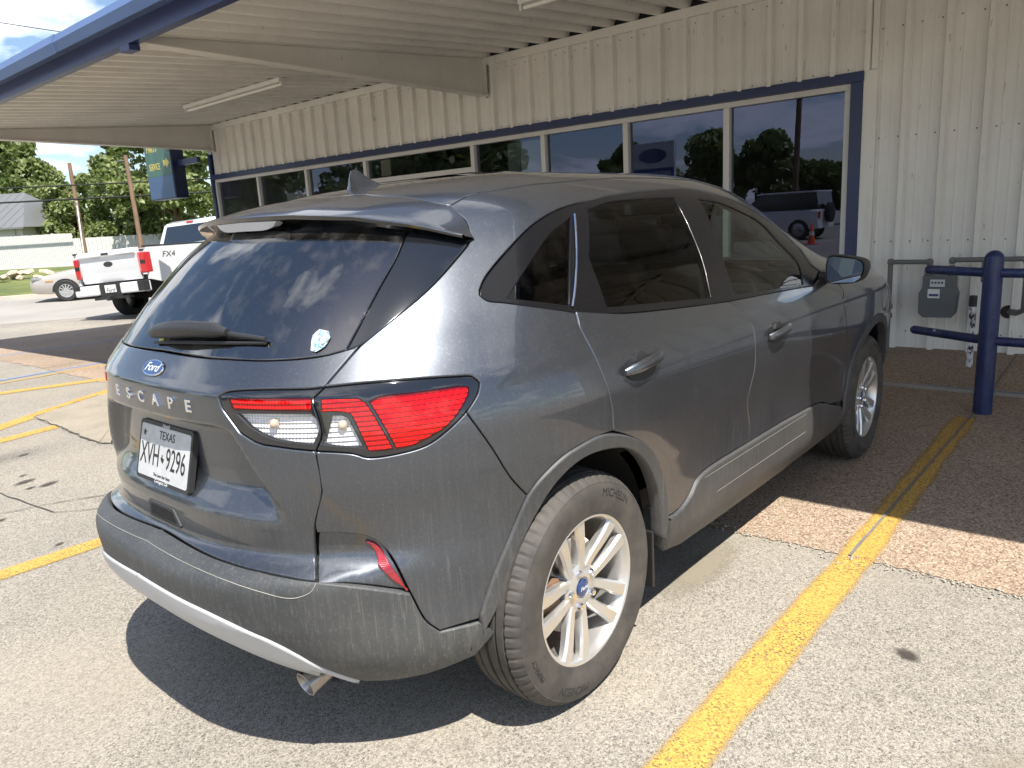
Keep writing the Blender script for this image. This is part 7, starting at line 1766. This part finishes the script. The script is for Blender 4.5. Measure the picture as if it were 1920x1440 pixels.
tree('oak_tree', put(288, 50), 8.5, dict(n=10, r=1.5, z0=3.2, z1=8.0, b=.9), 3600, .34, LF_A, 'tree with bare branches behind the box sign', 4)
tree('oak_tree', put(375, 46), 9, dict(n=18, r=3.4, z0=2.4, z1=8.5, b=1.3), 8000, .32, LF_B, 'green tree between the box sign and the building corner', 5)
tree('shrub', put(75, 53), 4.5, dict(n=16, r=2.6, z0=.8, z1=3.9, b=1.1), 7500, .28, LF_B, 'leafy shrub beside the house above the taller fence', 6)
tree('shrub', put(130, 54), 5, dict(n=16, r=2.8, z0=.8, z1=4.6, b=1.1), 7500, .28, LF_B, 'leafy shrub right behind the left wooden pole', 7)
tree('shrub', put(200, 52), 5.5, dict(n=20, r=3.0, z0=.8, z1=5.0, b=1.2), 9000, .28, LF_B, 'widest leafy shrub between the two wooden poles', 8)
tree('shrub', put(275, 51), 4.5, dict(n=16, r=2.8, z0=.8, z1=4.3, b=1.1), 7500, .28, LF_B, 'leafy shrub behind the white pole', 9)
tree('shrub', put(345, 50), 4.5, dict(n=16, r=2.8, z0=.8, z1=4.3, b=1.1), 7500, .28, LF_B, 'leafy shrub above the pickup cab', 10)
tree('shrub', put(15, 62), 5, dict(n=12, r=2.6, z0=.8, z1=4.5, b=1.1), 5000, .30, LF_B, 'shrub peeking over the house roof at left edge', 11)

# across the lot behind the photographer: what the windows and the paint mirror
names = ['tallest dark tree mirrored in the second shop window from the blue post', 'dark tree left of the pole, mirrored in the rightmost shop window', 'low tree right of the pole, mirrored in the rightmost shop window', 'broad tree mirrored in the third window from the blue post', 'small tree mirrored at the right end of the rightmost shop window', 'distant tree far right across the lot, mirrored in the car', 'large tree mirrored in the middle shop windows', 'shrub mirrored low behind the mirrored SUV', 'shrub mirrored low at the left of the mirrored SUV', 'tree across the lot mirrored in the car tailgate']
for k, (x, y, h, r, sd) in enumerate(((-33, 20.5, 6.6, 3.0, 21), (-34, 17.2, 6.2, 2.4, 22), (-37, 11.6, 5.6, 2.6, 23), (-36, 29, 7.2, 3.6, 24), (-39, 6.5, 4.6, 2.6, 25), (-44, -16, 7, 4, 26), (-30, 44, 9, 5, 27), (-35, 14.4, 3.8, 2.6, 28), (-35, 24.5, 4.2, 2.8, 29), (-46, -4, 6.0, 4.0, 30))):
    tree('oak_tree', (x, y, float(zg(x, y))), h, dict(n=30, r=r, z0=.6, z1=h*.88, b=.85), 6500, .34, LF_A if k % 2 else LF_B, names[k], sd)
for k, (x, y, h, r, sd) in enumerate(((-20, 30, 9, 4.5, 31), (-24, 38, 10, 5, 32), (-17, 47, 9, 4.5, 33), (-22, 57, 10, 5, 34), (-14, 66, 10, 5, 35), (-26, 48, 11, 5, 36))):
    tree('oak_tree', (x, y, float(zg(x, y))), h, dict(n=16, r=r, z0=1.2, z1=h*.85, b=1.7), 5000, .5, LF_A,
         ['first tree of the row mirrored in the left shop windows', 'second tree of the row mirrored in the left shop windows', 'third tree of the row mirrored in the left shop windows', 'fourth tree of the row mirrored in the left shop windows', 'last tree of the row mirrored in the left shop windows', 'tree set back behind the row mirrored in the left shop windows'][k], sd)
b = pole('wooden_pole', (-24.9, 12.0, 7.5), (-25, 12.2, 1.5), .14, 'tall dark pole mirrored in the rightmost shop window')
wire('overhead_cable', ((-25, 12.1, 7.2), (-22, 45, 7.8)), .03, 'cable sagging from the mirrored pole in the windows', .9)
wire('overhead_cable', ((-25, 12.1, 7.2), (-27, -30, 7.5)), .03, 'cable running off right from the mirrored pole', .6)
ps = empty('lot_sign', (-24, 19.5, 0), R(180), 'blue and white used-car sign mirrored in the shop window', 'sign')
b = MB(); b.tube([(0, 0, 0), (0, 0, 2.6)], .09, 10); b.obj('post', M_['pipe_grey'], ps)
b = MB(); b.box((-.12, -1.3, 2.2), (.12, 1.3, 5.0), .02); o = b.obj('panel', simple('sign_grey', (.45, .47, .5), .4), ps)
b = MB(); b.box((-.13, -1.28, 2.22), (.13, 1.28, 3.65), .005); b.obj('blue_panel', simple('sign_panel_blue', (.02, .05, .20), .4), o)
flat_text('sign_letters', 'PRE-OWNED', M_['white_paint'], o, (-.135, 0, 3.3), (0, -1, 0), (0, 0, 1), .42, .002, .9); flat_text('sign_letters', 'VEHICLES', M_['white_paint'], o, (-.135, 0, 2.7), (0, -1, 0), (0, 0, 1), .42, .002, .9)
V = [(-.125, .85*math.cos(a), 4.3+.38*math.sin(a)) for a in np.linspace(0, 2*math.pi, 28, endpoint=False)]
mesh_obj('sign_oval', V, [tuple(range(28))], M_['badge_blue'], o)
ps.rotation_euler = (0, 0, R(180))
